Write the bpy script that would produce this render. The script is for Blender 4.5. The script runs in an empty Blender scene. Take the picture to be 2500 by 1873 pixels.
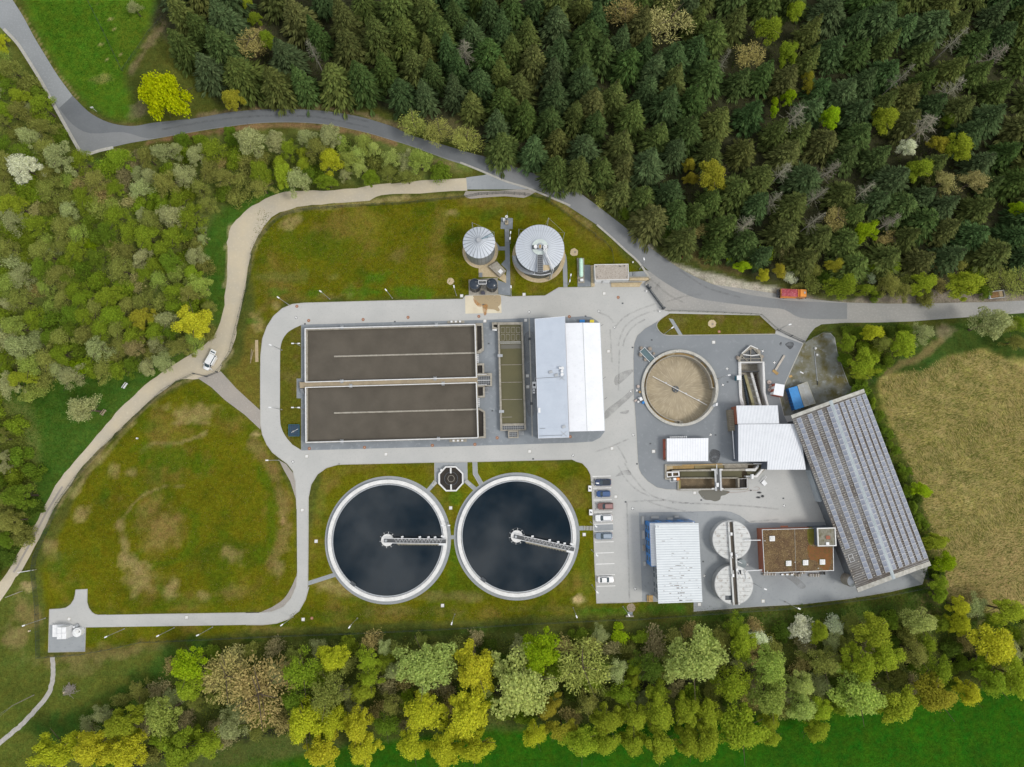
import bpy,bmesh,math,random
import numpy as np
from mathutils import Vector,Matrix
from mathutils.geometry import tessellate_polygon
R = math.radians
rnd = random.Random(11)
C = bpy.context.scene.collection
SC = bpy.context.scene

# ------------------------------------------------------------------ camera
CAM_H,TILT,FOC = 200.0,R(6.0),1735.0      # metres, pitch off nadir, focal length in photo pixels
cam_d = bpy.data.cameras.new('camera');cam = bpy.data.objects.new('camera',cam_d);C.objects.link(cam)
cam_d.sensor_width = 36.0;cam_d.lens = FOC / 2500.0 * 36.0
cam_d.clip_start = 1.0;cam_d.clip_end = 3000.0
cam.location = (0,-CAM_H * math.tan(TILT),CAM_H);cam.rotation_euler = (TILT,0,0)
SC.camera = cam

# ------------------------------------------------------------------ daylight: bright cloud cover, soft sun from the east
SUN_EL,SUN_AZ = R(52),R(112)                # azimuth clockwise from +Y
w = bpy.data.worlds.new('World');SC.world = w;w.use_nodes = True
nt = w.node_tree;nt.nodes.clear()
wo = nt.nodes.new('ShaderNodeOutputWorld');bg = nt.nodes.new('ShaderNodeBackground')
sky = nt.nodes.new('ShaderNodeTexSky');sky.sky_type = 'NISHITA';sky.sun_disc = False
sky.sun_elevation = SUN_EL;sky.sun_rotation = SUN_AZ;sky.air_density = 1.0;sky.dust_density = 2.0
tc = nt.nodes.new('ShaderNodeTexCoord');no = nt.nodes.new('ShaderNodeTexNoise')
no.inputs['Scale'].default_value = 9.0;no.inputs['Detail'].default_value = 6.0;no.inputs['Roughness'].default_value = 0.55
rp = nt.nodes.new('ShaderNodeValToRGB')
rp.color_ramp.elements[0].position = 0.42;rp.color_ramp.elements[0].color = (1.6,1.75,2.0,1)
rp.color_ramp.elements[1].position = 0.60;rp.color_ramp.elements[1].color = (10.5,10.5,10.4,1)
mx = nt.nodes.new('ShaderNodeMix');mx.data_type = 'RGBA';mx.inputs['Factor'].default_value = 0.86
nt.links.new(tc.outputs['Generated'],no.inputs['Vector']);nt.links.new(no.outputs['Fac'],rp.inputs['Fac'])
nt.links.new(sky.outputs['Color'],mx.inputs['A']);nt.links.new(rp.outputs['Color'],mx.inputs['B'])
nt.links.new(mx.outputs['Result'],bg.inputs['Color']);bg.inputs['Strength'].default_value = 0.12
nt.links.new(bg.outputs['Background'],wo.inputs['Surface'])
sun_d = bpy.data.lights.new('sun','SUN');sun_d.energy = 1.5;sun_d.angle = R(14);sun_d.color = (1.0,0.95,0.88)
sun = bpy.data.objects.new('sun',sun_d);C.objects.link(sun)
sdir = Vector((math.sin(SUN_AZ) * math.cos(SUN_EL),math.cos(SUN_AZ) * math.cos(SUN_EL),math.sin(SUN_EL)))
sun.rotation_euler = sdir.to_track_quat('Z','Y').to_euler();sun.location = (0,0,150)
SC.view_settings.view_transform = 'Standard';SC.view_settings.look = 'None'
SC.view_settings.gamma = 1.0;SC.view_settings.exposure = 0.28;SC.view_settings.use_curve_mapping = False

# ------------------------------------------------------------------ surveying helpers
CT,ST = math.cos(TILT),math.sin(TILT)
def W(px,py,z=0.0):
    """photo pixel -> world point at height z"""
    dx,dy = (px - 1250.0) / FOC,-(py - 936.5) / FOC
    d = Vector((dx,dy * CT + ST,dy * ST - CT))
    t = (z - CAM_H) / d.z
    return Vector((0,-CAM_H * math.tan(TILT),CAM_H)) + d * t
def Q(ox,oy,s):
    return lambda x,y: (ox + x * s,oy + y * s)
F = Q(0,0,1.1302)
Z1 = Q(0,0,.31646);Z2 = Q(600,700,.27162);Z3 = Q(1100,480,.22635);Z4 = Q(1150,750,.22635)
Z5 = Q(1500,780,.22635);Z6 = Q(1400,1130,.22635);Z7 = Q(1850,900,.36206);Z8 = Q(750,1120,.31646)
L1 = Q(0,300,.36213);L2 = Q(0,850,.33906);L3 = Q(0,1350,.31646);L4 = Q(600,1400,.31646)
L5 = Q(1250,1400,.29385);L6 = Q(1850,1350,.31569);T7 = Q(300,0,.31646);T8 = Q(1000,0,.31646)
K1 = Q(1700,0,.36216);R2 = Q(1400,550,.27125);R3 = Q(1900,600,.27125);K4 = Q(300,250,.31646)
K5 = Q(900,250,.31646);P0 = Q(0,0,1.0)
S1 = Q(1600,1110,.14467);S2 = Q(1780,830,.15371);S3 = Q(1100,660,.07243);S4 = Q(1130,760,.19309)
S5 = Q(1840,1270,.12658);S6 = Q(80,1420,.10863);S7 = Q(900,1240,.09042);S8 = Q(1040,1120,.07243)
V1 = Q(1860,680,.07233);V2 = Q(460,840,.05432);V3 = Q(2380,690,.05425);V4 = Q(1440,1150,.1086)
V5 = Q(1540,830,.13274);V6 = Q(1260,520,.10863);V7 = Q(1420,620,.1085);V8 = Q(1920,930,.16807)
def PX(fr,pts): return [fr(*p) for p in pts]
def WP(fr,pts,z=0.0): return [W(*fr(x,y),z) for x,y in pts]
def smooth(pts,n=5,closed=False):
    """Catmull-Rom through 2-D/3-D tuples"""
    P = [np.array(p,float) for p in pts];out = [];N = len(P)
    rng = range(N) if closed else range(N - 1)
    for i in rng:
        p1,p2 = P[i],P[(i + 1) % N]
        p0 = P[i - 1] if (closed or i > 0) else 2 * p1 - p2
        p3 = P[(i + 2) % N] if (closed or i + 2 < N) else 2 * p2 - p1
        for k in range(n):
            t = k / n
            out.append(tuple(0.5 * (2 * p1 + (p2 - p0) * t + (2 * p0 - 5 * p1 + 4 * p2 - p3) * t * t + (3 * p1 - p0 - 3 * p2 + p3) * t ** 3)))
    if not closed: out.append(tuple(P[-1]))
    return out
SCALE = 8.675                                   # photo pixels per metre on the ground

# ------------------------------------------------------------------ materials
def new_mat(name):
    m = bpy.data.materials.new(name);m.use_nodes = True
    t = m.node_tree;b = t.nodes['Principled BSDF'];return m,t,b
def mixc(t,a,b,fac):
    n = t.nodes.new('ShaderNodeMix');n.data_type = 'RGBA'
    for k,v in (('A',a),('B',b)):
        if hasattr(v,'is_linked'): t.links.new(v,n.inputs[k])
        else: n.inputs[k].default_value = (*v[:3],1)
    if hasattr(fac,'is_linked'): t.links.new(fac,n.inputs['Factor'])
    else: n.inputs['Factor'].default_value = fac
    return n.outputs['Result']
def noise(t,scale,detail=5,rough=.55,vec=None,lo=None,hi=None,dist=0.0):
    n = t.nodes.new('ShaderNodeTexNoise');n.inputs['Scale'].default_value = scale
    n.inputs['Detail'].default_value = detail;n.inputs['Roughness'].default_value = rough
    n.inputs['Distortion'].default_value = dist
    if vec is None:
        c = t.nodes.new('ShaderNodeTexCoord');vec = c.outputs['Object']
    t.links.new(vec,n.inputs['Vector'])
    if lo is None: return n.outputs['Fac']
    r = t.nodes.new('ShaderNodeMapRange');r.inputs['From Min'].default_value = lo;r.inputs['From Max'].default_value = hi
    t.links.new(n.outputs['Fac'],r.inputs['Value']);return r.outputs['Result']
def bump(t,b,h,strength=.3,dist=.05):
    n = t.nodes.new('ShaderNodeBump');n.inputs['Strength'].default_value = strength;n.inputs['Distance'].default_value = dist
    t.links.new(h,n.inputs['Height']);t.links.new(n.outputs['Normal'],b.inputs['Normal'])
def mapped(t,sx,sy,sz=1,rz=0.0):
    c = t.nodes.new('ShaderNodeTexCoord');m = t.nodes.new('ShaderNodeMapping')
    m.inputs['Scale'].default_value = (sx,sy,sz);m.inputs['Rotation'].default_value = (0,0,rz)
    t.links.new(c.outputs['Object'],m.inputs['Vector']);return m.outputs['Vector']
def paint(name,c,c2=None,rough=.6,metal=0.0,scale=.6,lo=.35,hi=.7,bmp=0.0,fine=None,finescale=9.0,fineamt=.35):
    m,t,b = new_mat(name)
    b.inputs['Roughness'].default_value = rough;b.inputs['Metallic'].default_value = metal
    if c2 is None: c2 = tuple(v * .82 for v in c)
    col = mixc(t,c,c2,noise(t,scale,6,.6,lo=lo,hi=hi))
    if fine: col = mixc(t,col,fine,noise(t,finescale,3,.6,lo=.55,hi=.55 + .5 * fineamt))
    t.links.new(col,b.inputs['Base Color'])
    if bmp: bump(t,b,noise(t,finescale,4),bmp)
    return m
M = {}
M['concrete'] = paint('light_concrete',(.47,.47,.455),(.41,.415,.405),.9,scale=.11,fine=(.35,.355,.35),finescale=2.2,fineamt=.6,bmp=.08)
M['wall'] = paint('weathered_concrete',(.38,.355,.30),(.25,.23,.19),.9,scale=1.1,fine=(.16,.14,.11),finescale=3.0,fineamt=.5,bmp=.1)
M['white_wall'] = paint('white_concrete',(.74,.74,.73),(.60,.60,.59),.8,scale=.7,fine=(.48,.48,.47),finescale=2.5,fineamt=.7)
M['pavers'] = paint('blue_grey_pavers',(.235,.26,.285),(.175,.195,.215),.85,scale=.16,fine=(.30,.325,.34),finescale=.9,fineamt=.5,bmp=.15)
M['pavers_east'] = paint('slate_grey_pavers',(.225,.243,.26),(.185,.203,.22),.85,scale=.10,fine=(.28,.30,.315),finescale=.8,fineamt=.6,bmp=.1)
M['pavers_pale'] = paint('pale_grey_pavers',(.31,.33,.345),(.255,.275,.29),.85,scale=.12,fine=(.22,.235,.25),finescale=1.1,fineamt=.6,bmp=.1)
M['kerb'] = paint('pale_kerb',(.46,.45,.41),(.35,.34,.31),.9,scale=1.2)
M['white_line'] = paint('white_road_paint',(.78,.78,.77),(.62,.62,.6),.7,scale=3)
M['steel'] = paint('galvanised_steel',(.48,.50,.52),(.36,.38,.40),.42,.55,scale=2.0)
M['white_steel'] = paint('white_steel',(.80,.81,.82),(.66,.67,.68),.45,scale=1.5)
M['dark_steel'] = paint('dark_steel',(.055,.065,.075),(.10,.11,.12),.5,.3,scale=2)
M['grate'] = paint('steel_grating',(.12,.125,.13),(.07,.075,.08),.6,.3,scale=4)
M['rust'] = paint('rusty_iron',(.30,.12,.06),(.19,.08,.05),.85,scale=3)
M['brown_box'] = paint('ochre_panel',(.42,.29,.12),(.30,.2,.08),.8,scale=2)
M['sand'] = paint('sand_gravel',(.52,.43,.28),(.42,.33,.2),.95,scale=1.6,fine=(.62,.54,.38),finescale=8,bmp=.2)
M['glass'] = paint('dark_glass',(.05,.075,.09),(.07,.10,.12),.12,scale=2)
M['black'] = paint('black_plastic',(.012,.014,.018),(.03,.034,.04),.45,scale=2)
M['red'] = paint('red_cladding',(.42,.10,.06),(.33,.08,.05),.6,scale=2)
M['terracotta'] = paint('terracotta_render',(.36,.13,.075),(.28,.10,.06),.8,scale=1)
M['blue'] = paint('bright_blue_cladding',(.02,.20,.56),(.015,.15,.45),.45,scale=1)
M['grey_roof'] = paint('pale_blue_grey_sheet',(.475,.53,.61),(.435,.49,.57),.45,scale=.35,fine=(.40,.45,.53),finescale=.5,fineamt=.9)
M['white_roof'] = paint('white_sheet_roof',(.80,.82,.86),(.74,.76,.80),.45,scale=.3,fine=(.64,.66,.69),finescale=1.4,fineamt=.9)
M['moss_roof'] = paint('moss_white_roof',(.68,.72,.74),(.62,.66,.68),.6,scale=.5)
M['rib_shade'] = paint('shaded_rib_sheet',(.53,.57,.61),(.46,.5,.54),.5,scale=.6)  # rib shading put into the colour: darker than the roof sheets
M['gravel_roof'] = paint('gravel_roof',(.43,.39,.34),(.35,.31,.27),.95,scale=1.0,fine=(.16,.14,.12),finescale=5,fineamt=.25,bmp=.3)
M['wood'] = paint('timber',(.50,.33,.13),(.38,.24,.09),.8,scale=3)
M['grey_wood'] = paint('weathered_timber',(.40,.33,.22),(.28,.22,.15),.9,scale=3)
M['bark'] = paint('bark',(.10,.075,.05),(.06,.045,.03),.95,scale=3)
M['dead_bark'] = paint('grey_dead_wood',(.34,.31,.27),(.24,.21,.18),.95,scale=3)
M['tyre'] = paint('tyre_rubber',(.018,.018,.02),(.03,.03,.03),.9,scale=4)
M['orange'] = paint('orange_paint',(.75,.27,.05),(.66,.22,.04),.4,scale=3)
M['bin_blue'] = paint('blue_plastic',(.02,.22,.60),None,.5,scale=3)
M['yellow'] = paint('yellow_plastic',(.75,.60,.04),None,.5,scale=3)
M['mint'] = paint('mint_green_paint',(.55,.80,.66),(.48,.72,.60),.4,scale=2)
M['teal'] = paint('teal_paint',(.03,.17,.22),(.02,.12,.17),.5,scale=3)
M['stone'] = paint('field_stone',(.34,.29,.24),(.22,.19,.16),.9,scale=2,bmp=.3)

def wet(name,c,c2,rough=.06,ripple=.08,rscale=1.2,scale=.08,lo=.35,hi=.65,ior=1.33,detail=3):
    m,t,b = new_mat(name)
    b.inputs['Roughness'].default_value = rough;b.inputs['IOR'].default_value = ior
    t.links.new(mixc(t,c,c2,noise(t,scale,5,.6,lo=lo,hi=hi)),b.inputs['Base Color'])
    if ripple: bump(t,b,noise(t,rscale,detail,.6,dist=.4),ripple,.05)
    return m
M['clear_water'] = wet('dark_clear_water',(.0012,.0085,.0155),(.002,.0105,.019),.03,.012,.8,ior=1.5)
M['sludge'] = wet('brown_aeration_water',(.082,.071,.055),(.106,.092,.072),.16,.7,1.1,.16)
M['green_water'] = wet('olive_water',(.125,.115,.06),(.10,.095,.05),.12,.1,1.2,.1)
M['dark_water'] = wet('dark_brown_water',(.03,.026,.022),(.045,.038,.03),.1,.2,2.0,.3)
M['stream'] = wet('stream_water',(.006,.008,.008),(.012,.014,.013),.06,.1,1.0,.2)

# asphalt
def asphalt(name,c,c2):
    m,t,b = new_mat(name);b.inputs['Roughness'].default_value = .88
    col = mixc(t,c,c2,noise(t,.06,5,.6,lo=.35,hi=.65))
    col = mixc(t,col,tuple(v * 1.35 for v in c),noise(t,1.8,4,.7,lo=.5,hi=.95))
    t.links.new(col,b.inputs['Base Color']);bump(t,b,noise(t,12,3),.15);return m
M['asphalt'] = asphalt('asphalt',(.185,.195,.202),(.23,.237,.242))
M['asphalt_dark'] = asphalt('dark_asphalt',(.125,.136,.148),(.165,.176,.186))  # darker surface tone for the forest stretch of the road
M['asphalt_old'] = asphalt('old_asphalt',(.27,.285,.295),(.235,.25,.26))
M['asphalt_pale'] = asphalt('worn_asphalt',(.33,.32,.30),(.275,.275,.265))
M['track'] = paint('gravel_track',(.53,.46,.335),(.44,.40,.325),.95,scale=.12,fine=(.60,.54,.43),finescale=1.5,fineamt=.6,bmp=.25)
M['path'] = paint('crushed_stone_path',(.33,.30,.265),(.29,.27,.245),.95,scale=.2,fine=(.40,.37,.33),finescale=2.5,bmp=.2)
M['white_gravel'] = paint('pale_gravel_path',(.42,.40,.37),(.32,.31,.29),.95,scale=1.2,bmp=.3)
M['yard'] = paint('mossy_yard',(.20,.21,.195),(.115,.10,.035),.95,scale=.2,lo=.40,hi=.62,fine=(.26,.275,.27),finescale=.7,bmp=.2)
def stain_mat(name,c,amt=.7,scale=.5,lo=.45,hi=.6):
    m,t,b = new_mat(name);b.inputs['Base Color'].default_value = (*c,1);b.inputs['Roughness'].default_value = .8
    r = t.nodes.new('ShaderNodeMath');r.operation = 'MULTIPLY';r.inputs[1].default_value = amt;r.use_clamp = True
    t.links.new(noise(t,scale,6,.65,lo=lo,hi=hi),r.inputs[0]);t.links.new(r.outputs[0],b.inputs['Alpha']);return m
M['tyre_mark'] = stain_mat('tyre_mark',(.10,.10,.10),.30,.8,.35,.75)
M['wet_stain'] = stain_mat('wet_stain',(.16,.155,.13),.85,.35,.2,.4)
M['dark_stain'] = stain_mat('dark_oily_stain',(.08,.083,.088),.62,.6,.3,.5)
M['rust_stain'] = stain_mat('rusty_stain',(.45,.22,.06),.75,.5,.3,.6)
M['repair'] = stain_mat('darker_repair',(.27,.27,.265),.32,.3,.3,.55)
M['silt'] = stain_mat('brown_silt',(.44,.34,.20),.75,.5,.25,.45)

# ground: painted albedo per vertex plus blades-and-soil relief
def ground_mat(name,attr=None,base=(.1,.11,.015)):
    m,t,b = new_mat(name);b.inputs['Roughness'].default_value = .95
    b.inputs['Specular IOR Level'].default_value = 0
    if attr:
        a = t.nodes.new('ShaderNodeAttribute');a.attribute_name = attr;col = a.outputs['Color']
    else:
        col = mixc(t,base,(.17,.13,.05),noise(t,.12,6,.65,lo=.5,hi=.75))
    hsv = t.nodes.new('ShaderNodeHueSaturation');t.links.new(col,hsv.inputs['Color'])
    v1 = noise(t,.9,7,.75,lo=.28,hi=.72);r = t.nodes.new('ShaderNodeMapRange')
    r.inputs['To Min'].default_value = .62;r.inputs['To Max'].default_value = 1.38
    t.links.new(v1,r.inputs['Value']);t.links.new(r.outputs['Result'],hsv.inputs['Value'])
    h1 = t.nodes.new('ShaderNodeMapRange');h1.inputs['To Min'].default_value = .475;h1.inputs['To Max'].default_value = .525
    t.links.new(noise(t,.35,5,.7,lo=.3,hi=.7),h1.inputs['Value']);t.links.new(h1.outputs['Result'],hsv.inputs['Hue'])
    f = noise(t,2.6,5,.7,lo=.32,hi=.68);r3 = t.nodes.new('ShaderNodeMapRange');r3.inputs['To Min'].default_value = .66;r3.inputs['To Max'].default_value = 1.3;t.links.new(f,r3.inputs['Value'])
    mm = t.nodes.new('ShaderNodeVectorMath');mm.operation = 'SCALE';t.links.new(hsv.outputs['Color'],mm.inputs[0]);t.links.new(r3.outputs['Result'],mm.inputs['Scale'])
    t.links.new(mm.outputs['Vector'],b.inputs['Base Color'])
    bump(t,b,noise(t,3.5,8,.8),.8,.25);return m
M['ground'] = ground_mat('grassland','tint')
M['lawn'] = ground_mat('lawn',None,(.105,.105,.012))

# leaves: tint comes from each crown's own object colour, every leaf cluster varies a little
def leaf_mat(name,trans=.45,var=.34):
    m = bpy.data.materials.new(name);m.use_nodes = True;t = m.node_tree;t.nodes.clear()
    o = t.nodes.new('ShaderNodeOutputMaterial');oi = t.nodes.new('ShaderNodeObjectInfo');g = t.nodes.new('ShaderNodeNewGeometry')
    hs = t.nodes.new('ShaderNodeHueSaturation');t.links.new(oi.outputs['Color'],hs.inputs['Color'])
    r = t.nodes.new('ShaderNodeMapRange');r.inputs['To Min'].default_value = 1 - var;r.inputs['To Max'].default_value = 1 + var
    t.links.new(g.outputs['Random Per Island'],r.inputs['Value']);t.links.new(r.outputs['Result'],hs.inputs['Value'])
    w_ = t.nodes.new('ShaderNodeTexWhiteNoise');w_.noise_dimensions = '1D';t.links.new(g.outputs['Random Per Island'],w_.inputs['W'])
    r2 = t.nodes.new('ShaderNodeMapRange');r2.inputs['To Min'].default_value = .490;r2.inputs['To Max'].default_value = .512
    t.links.new(w_.outputs['Value'],r2.inputs['Value']);t.links.new(r2.outputs['Result'],hs.inputs['Hue'])
    d = t.nodes.new('ShaderNodeBsdfDiffuse');tr = t.nodes.new('ShaderNodeBsdfTranslucent');mxs = t.nodes.new('ShaderNodeMixShader')
    mxs.inputs[0].default_value = trans
    t.links.new(hs.outputs['Color'],d.inputs['Color']);t.links.new(hs.outputs['Color'],tr.inputs['Color'])
    t.links.new(d.outputs[0],mxs.inputs[1]);t.links.new(tr.outputs[0],mxs.inputs[2]);t.links.new(mxs.outputs[0],o.inputs['Surface'])
    return m
M['leaf'] = leaf_mat('leaves');M['needle'] = leaf_mat('needles',.25,.5);M['twig'] = leaf_mat('twigs',.1,.3)

# ------------------------------------------------------------------ mesh builder and scene tree helpers
class MB:
    def __init__(s): s.v = [];s.f = []
    def add(s,vs,fs):
        k = len(s.v);s.v += [tuple(v) for v in vs];s.f += [tuple(i + k for i in f) for f in fs];return s
    def prism(s,poly,z0,z1,bottom=False):
        n = len(poly);vs = [(p[0],p[1],z0) for p in poly] + [(p[0],p[1],z1) for p in poly]
        a = sum(poly[i][0] * poly[(i + 1) % n][1] - poly[(i + 1) % n][0] * poly[i][1] for i in range(n))
        fs = [(i,(i + 1) % n,n + (i + 1) % n,n + i) for i in range(n)] + [tuple(range(n,2 * n))]
        if bottom: fs.append(tuple(range(n - 1,-1,-1)))
        if a < 0: fs = [f[::-1] for f in fs]
        return s.add(vs,fs)
    def frustum(s,p0,z0,p1,z1):
        n = len(p0);vs = [(p[0],p[1],z0) for p in p0] + [(p[0],p[1],z1) for p in p1]
        fs = [(i,(i + 1) % n,n + (i + 1) % n,n + i) for i in range(n)] + [tuple(range(n,2 * n))]
        a = sum(p0[i][0] * p0[(i + 1) % n][1] - p0[(i + 1) % n][0] * p0[i][1] for i in range(n))
        if a < 0: fs = [f[::-1] for f in fs]
        return s.add(vs,fs)
    def sheet(s,poly,z,holes=()):
        loops = [[Vector((p[0],p[1],0)) for p in poly]] + [[Vector((p[0],p[1],0)) for p in h] for h in holes]
        flat = [p for l in loops for p in l];tris = tessellate_polygon(loops)
        out = []
        for a,b,c in tris:
            if (flat[b] - flat[a]).cross(flat[c] - flat[a]).z < 0: a,b = b,a
            out.append((a,b,c))
        return s.add([(p.x,p.y,z) for p in flat],out)
    def box(s,c,size,rz=0.0,z0=None):
        hx,hy,hz = size[0] / 2,size[1] / 2,size[2] / 2
        cz = c[2] if z0 is None else z0 + hz
        ca,sa = math.cos(rz),math.sin(rz)
        P = [(c[0] + x * ca - y * sa,c[1] + x * sa + y * ca) for x,y in ((-hx,-hy),(hx,-hy),(hx,hy),(-hx,hy))]
        return s.prism(P,cz - hz,cz + hz,True)
    def beam(s,a,b,wd,z0,z1):
        a,b = Vector((a[0],a[1],0)),Vector((b[0],b[1],0));d = (b - a).normalized();n = Vector((-d.y,d.x,0)) * wd / 2
        return s.prism([a + n,a - n,b - n,b + n],z0,z1,True)
    def tube(s,a,b,r,n=6,r2=None):
        a,b = Vector(a),Vector(b);d = (b - a)
        if d.length < 1e-6: return s
        d.normalize();u = d.orthogonal().normalized();v = d.cross(u);r2 = r if r2 is None else r2
        vs = []
        for p,rr in ((a,r),(b,r2)):
            for i in range(n):
                t = 2 * math.pi * i / n;vs.append(p + (u * math.cos(t) + v * math.sin(t)) * rr)
        fs = [(i,(i + 1) % n,n + (i + 1) % n,n + i) for i in range(n)] + [tuple(range(n - 1,-1,-1)),tuple(range(n,2 * n))]
        return s.add(vs,fs)
    def path(s,pts,r,n=5):
        for a,b in zip(pts[:-1],pts[1:]): s.tube(a,b,r,n)
        return s
    def cyl(s,c,r,z0,z1,n=32,r2=None):
        r2 = r if r2 is None else r2
        A = [(c[0] + r * math.cos(2 * math.pi * i / n),c[1] + r * math.sin(2 * math.pi * i / n)) for i in range(n)]
        B = [(c[0] + r2 * math.cos(2 * math.pi * i / n),c[1] + r2 * math.sin(2 * math.pi * i / n)) for i in range(n)]
        return s.frustum(A,z0,B,z1)
    def cone(s,c,r,z0,z1,n=32,r2=0.0): return s.cyl(c,r,z0,z1,n,max(r2,.01))
    def ring(s,c,ri,ro,z0,z1,n=64,a0=0.0,a1=2 * math.pi,caps=True):
        full = abs(a1 - a0 - 2 * math.pi) < 1e-4;m = n if full else n + 1
        vs = []
        for i in range(m):
            t = a0 + (a1 - a0) * i / n;ca,sa = math.cos(t),math.sin(t)
            vs += [(c[0] + ri * ca,c[1] + ri * sa,z0),(c[0] + ro * ca,c[1] + ro * sa,z0),(c[0] + ro * ca,c[1] + ro * sa,z1),(c[0] + ri * ca,c[1] + ri * sa,z1)]
        fs = []
        for i in range(n):
            a,b = 4 * i,4 * ((i + 1) % m)
            fs += [(a + 1,b + 1,b + 2,a + 2),(a + 2,b + 2,b + 3,a + 3),(a + 3,b + 3,b,a)]
        if not full: fs += [(0,1,2,3),tuple(4 * n + i for i in (3,2,1,0))]
        return s.add(vs,fs)
    def strip(s,left,right,z):
        """ribbon between two polylines of equal length"""
        n = len(left);vs = [(p[0],p[1],z) for p in left] + [(p[0],p[1],z) for p in right]
        return s.add(vs,[(i,n + i,n + i + 1,i + 1) for i in range(n - 1)])
    def ribbon(s,pts,wd,z0,z1=None):
        """kerb / stripe of constant width along a polyline"""
        P = [Vector((p[0],p[1])) for p in pts];L = [];Rr = []
        for i,p in enumerate(P):
            d = (P[min(i + 1,len(P) - 1)] - P[max(i - 1,0)]).normalized();n = Vector((-d.y,d.x)) * wd / 2
            L.append(p + n);Rr.append(p - n)
        if z1 is None: return s.strip(L,Rr,z0)
        n = len(P);vs = [(p.x,p.y,z) for z in (z0,z1) for q in (L,Rr) for p in q]
        fs = []
        for i in range(n - 1):
            fs += [(2 * n + i,3 * n + i,3 * n + i + 1,2 * n + i + 1),(i,2 * n + i,2 * n + i + 1,i + 1),(n + i + 1,3 * n + i + 1,3 * n + i,n + i)]
        fs += [(0,n,3 * n,2 * n),(n - 1,3 * n - 1,4 * n - 1,2 * n - 1)]
        return s.add(vs,fs)
    def build(s,name,mat,parent=None,smooth_=False,mesh_name=None):
        me = bpy.data.meshes.new(mesh_name or name)
        off = Vector((0,0,0))
        if parent:
            r = parent
            while r.parent: r = r.parent
            off = r.location
        me.from_pydata([(x - off[0],y - off[1],z - off[2]) for x,y,z in s.v],[],s.f)
        me.validate();me.materials.append(mat if not isinstance(mat,str) else M[mat])
        o = bpy.data.objects.new(name,me);C.objects.link(o)
        if parent: o.parent = parent
        if smooth_:
            me.polygons.foreach_set('use_smooth',[True] * len(me.polygons));me.update()
        return o
def tag(o,label=None,cat=None,group=None,kind=None):
    if label: o['label'] = label
    if cat: o['category'] = cat
    if group: o['group'] = group
    if kind: o['kind'] = kind
    return o
def thing(name,label,cat,loc,group=None):
    o = bpy.data.objects.new(name,None);C.objects.link(o);o.location = Vector(loc);o.empty_display_size = .5
    return tag(o,label,cat,group)
def copy_tree(o,parent=None):
    c = o.copy();C.objects.link(c)
    if parent: c.parent = parent;c.matrix_parent_inverse = o.matrix_parent_inverse
    for ch in list(KIDS.get(o.name,())): 
        d = copy_tree(ch,c);KIDS.setdefault(c.name,[]).append(d)
    return c
KIDS = {}
def register(o):
    """remember the children of a prototype so that it can be copied"""
    for ch in o.children: KIDS.setdefault(o.name,[]).append(ch);register(ch)
def centroid(pts): return Vector((sum(p[0] for p in pts) / len(pts),sum(p[1] for p in pts) / len(pts),0))
# ------------------------------------------------------------------ holes for the sunken tanks
TANK_C = W(*V5(903,880),.5);TANK_R = 94.2 / SCALE
def circle(c,r,n=64): return [(c[0] + r * math.cos(2 * math.pi * i / n),c[1] + r * math.sin(2 * math.pi * i / n)) for i in range(n)]
HOLE_TANK = circle(TANK_C,TANK_R - .35)
HOLE_SCREW = [tuple(p[:2]) for p in WP(S2,[(185,360),(520,355),(535,620),(545,850),(600,1060),(235,1060),(200,900),(190,620)])]
HOLE_TRAP = [tuple(p[:2]) for p in WP(S1,[(185,190),(1560,175),(1800,175),(1825,235),(1695,365),(1545,370),(1545,565),(390,575),(390,405),(185,400)])]
HOLES = [HOLE_TANK,HOLE_SCREW,HOLE_TRAP]

# ------------------------------------------------------------------ ground
def vnoise(X,Y,cell,seed):
    g = np.random.RandomState(seed).rand(256,256)
    x = X / cell + 1000.0;y = Y / cell + 1000.0
    xi = np.floor(x).astype(int);yi = np.floor(y).astype(int);fx = x - xi;fy = y - yi
    fx = fx * fx * (3 - 2 * fx);fy = fy * fy * (3 - 2 * fy)
    a = g[xi % 256,yi % 256];b = g[(xi + 1) % 256,yi % 256];c = g[xi % 256,(yi + 1) % 256];d = g[(xi + 1) % 256,(yi + 1) % 256]
    return (a * (1 - fx) + b * fx) * (1 - fy) + (c * (1 - fx) + d * fx) * fy
def fbm(X,Y,cell,seed,oct_=4):
    s = 0;amp = 1;tot = 0
    for k in range(oct_):
        s = s + amp * vnoise(X,Y,cell / 2 ** k,seed + k);tot += amp;amp *= .55
    return s / tot - .5
def sdist(X,Y,poly):
    """signed distance, positive inside (numpy)"""
    d2 = np.full(X.shape,1e18);ins = np.zeros(X.shape,bool);n = len(poly)
    for i in range(n):
        x0,y0 = poly[i];x1,y1 = poly[(i + 1) % n];ex,ey = x1 - x0,y1 - y0
        t = np.clip(((X - x0) * ex + (Y - y0) * ey) / max(ex * ex + ey * ey,1e-9),0,1)
        d2 = np.minimum(d2,(X - x0 - t * ex) ** 2 + (Y - y0 - t * ey) ** 2)
        if y0 != y1:
            c = ((y0 > Y) != (y1 > Y)) & (X < (x1 - x0) * (Y - y0) / (y1 - y0) + x0);ins ^= c
    d = np.sqrt(d2);return np.where(ins,d,-d)

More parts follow.
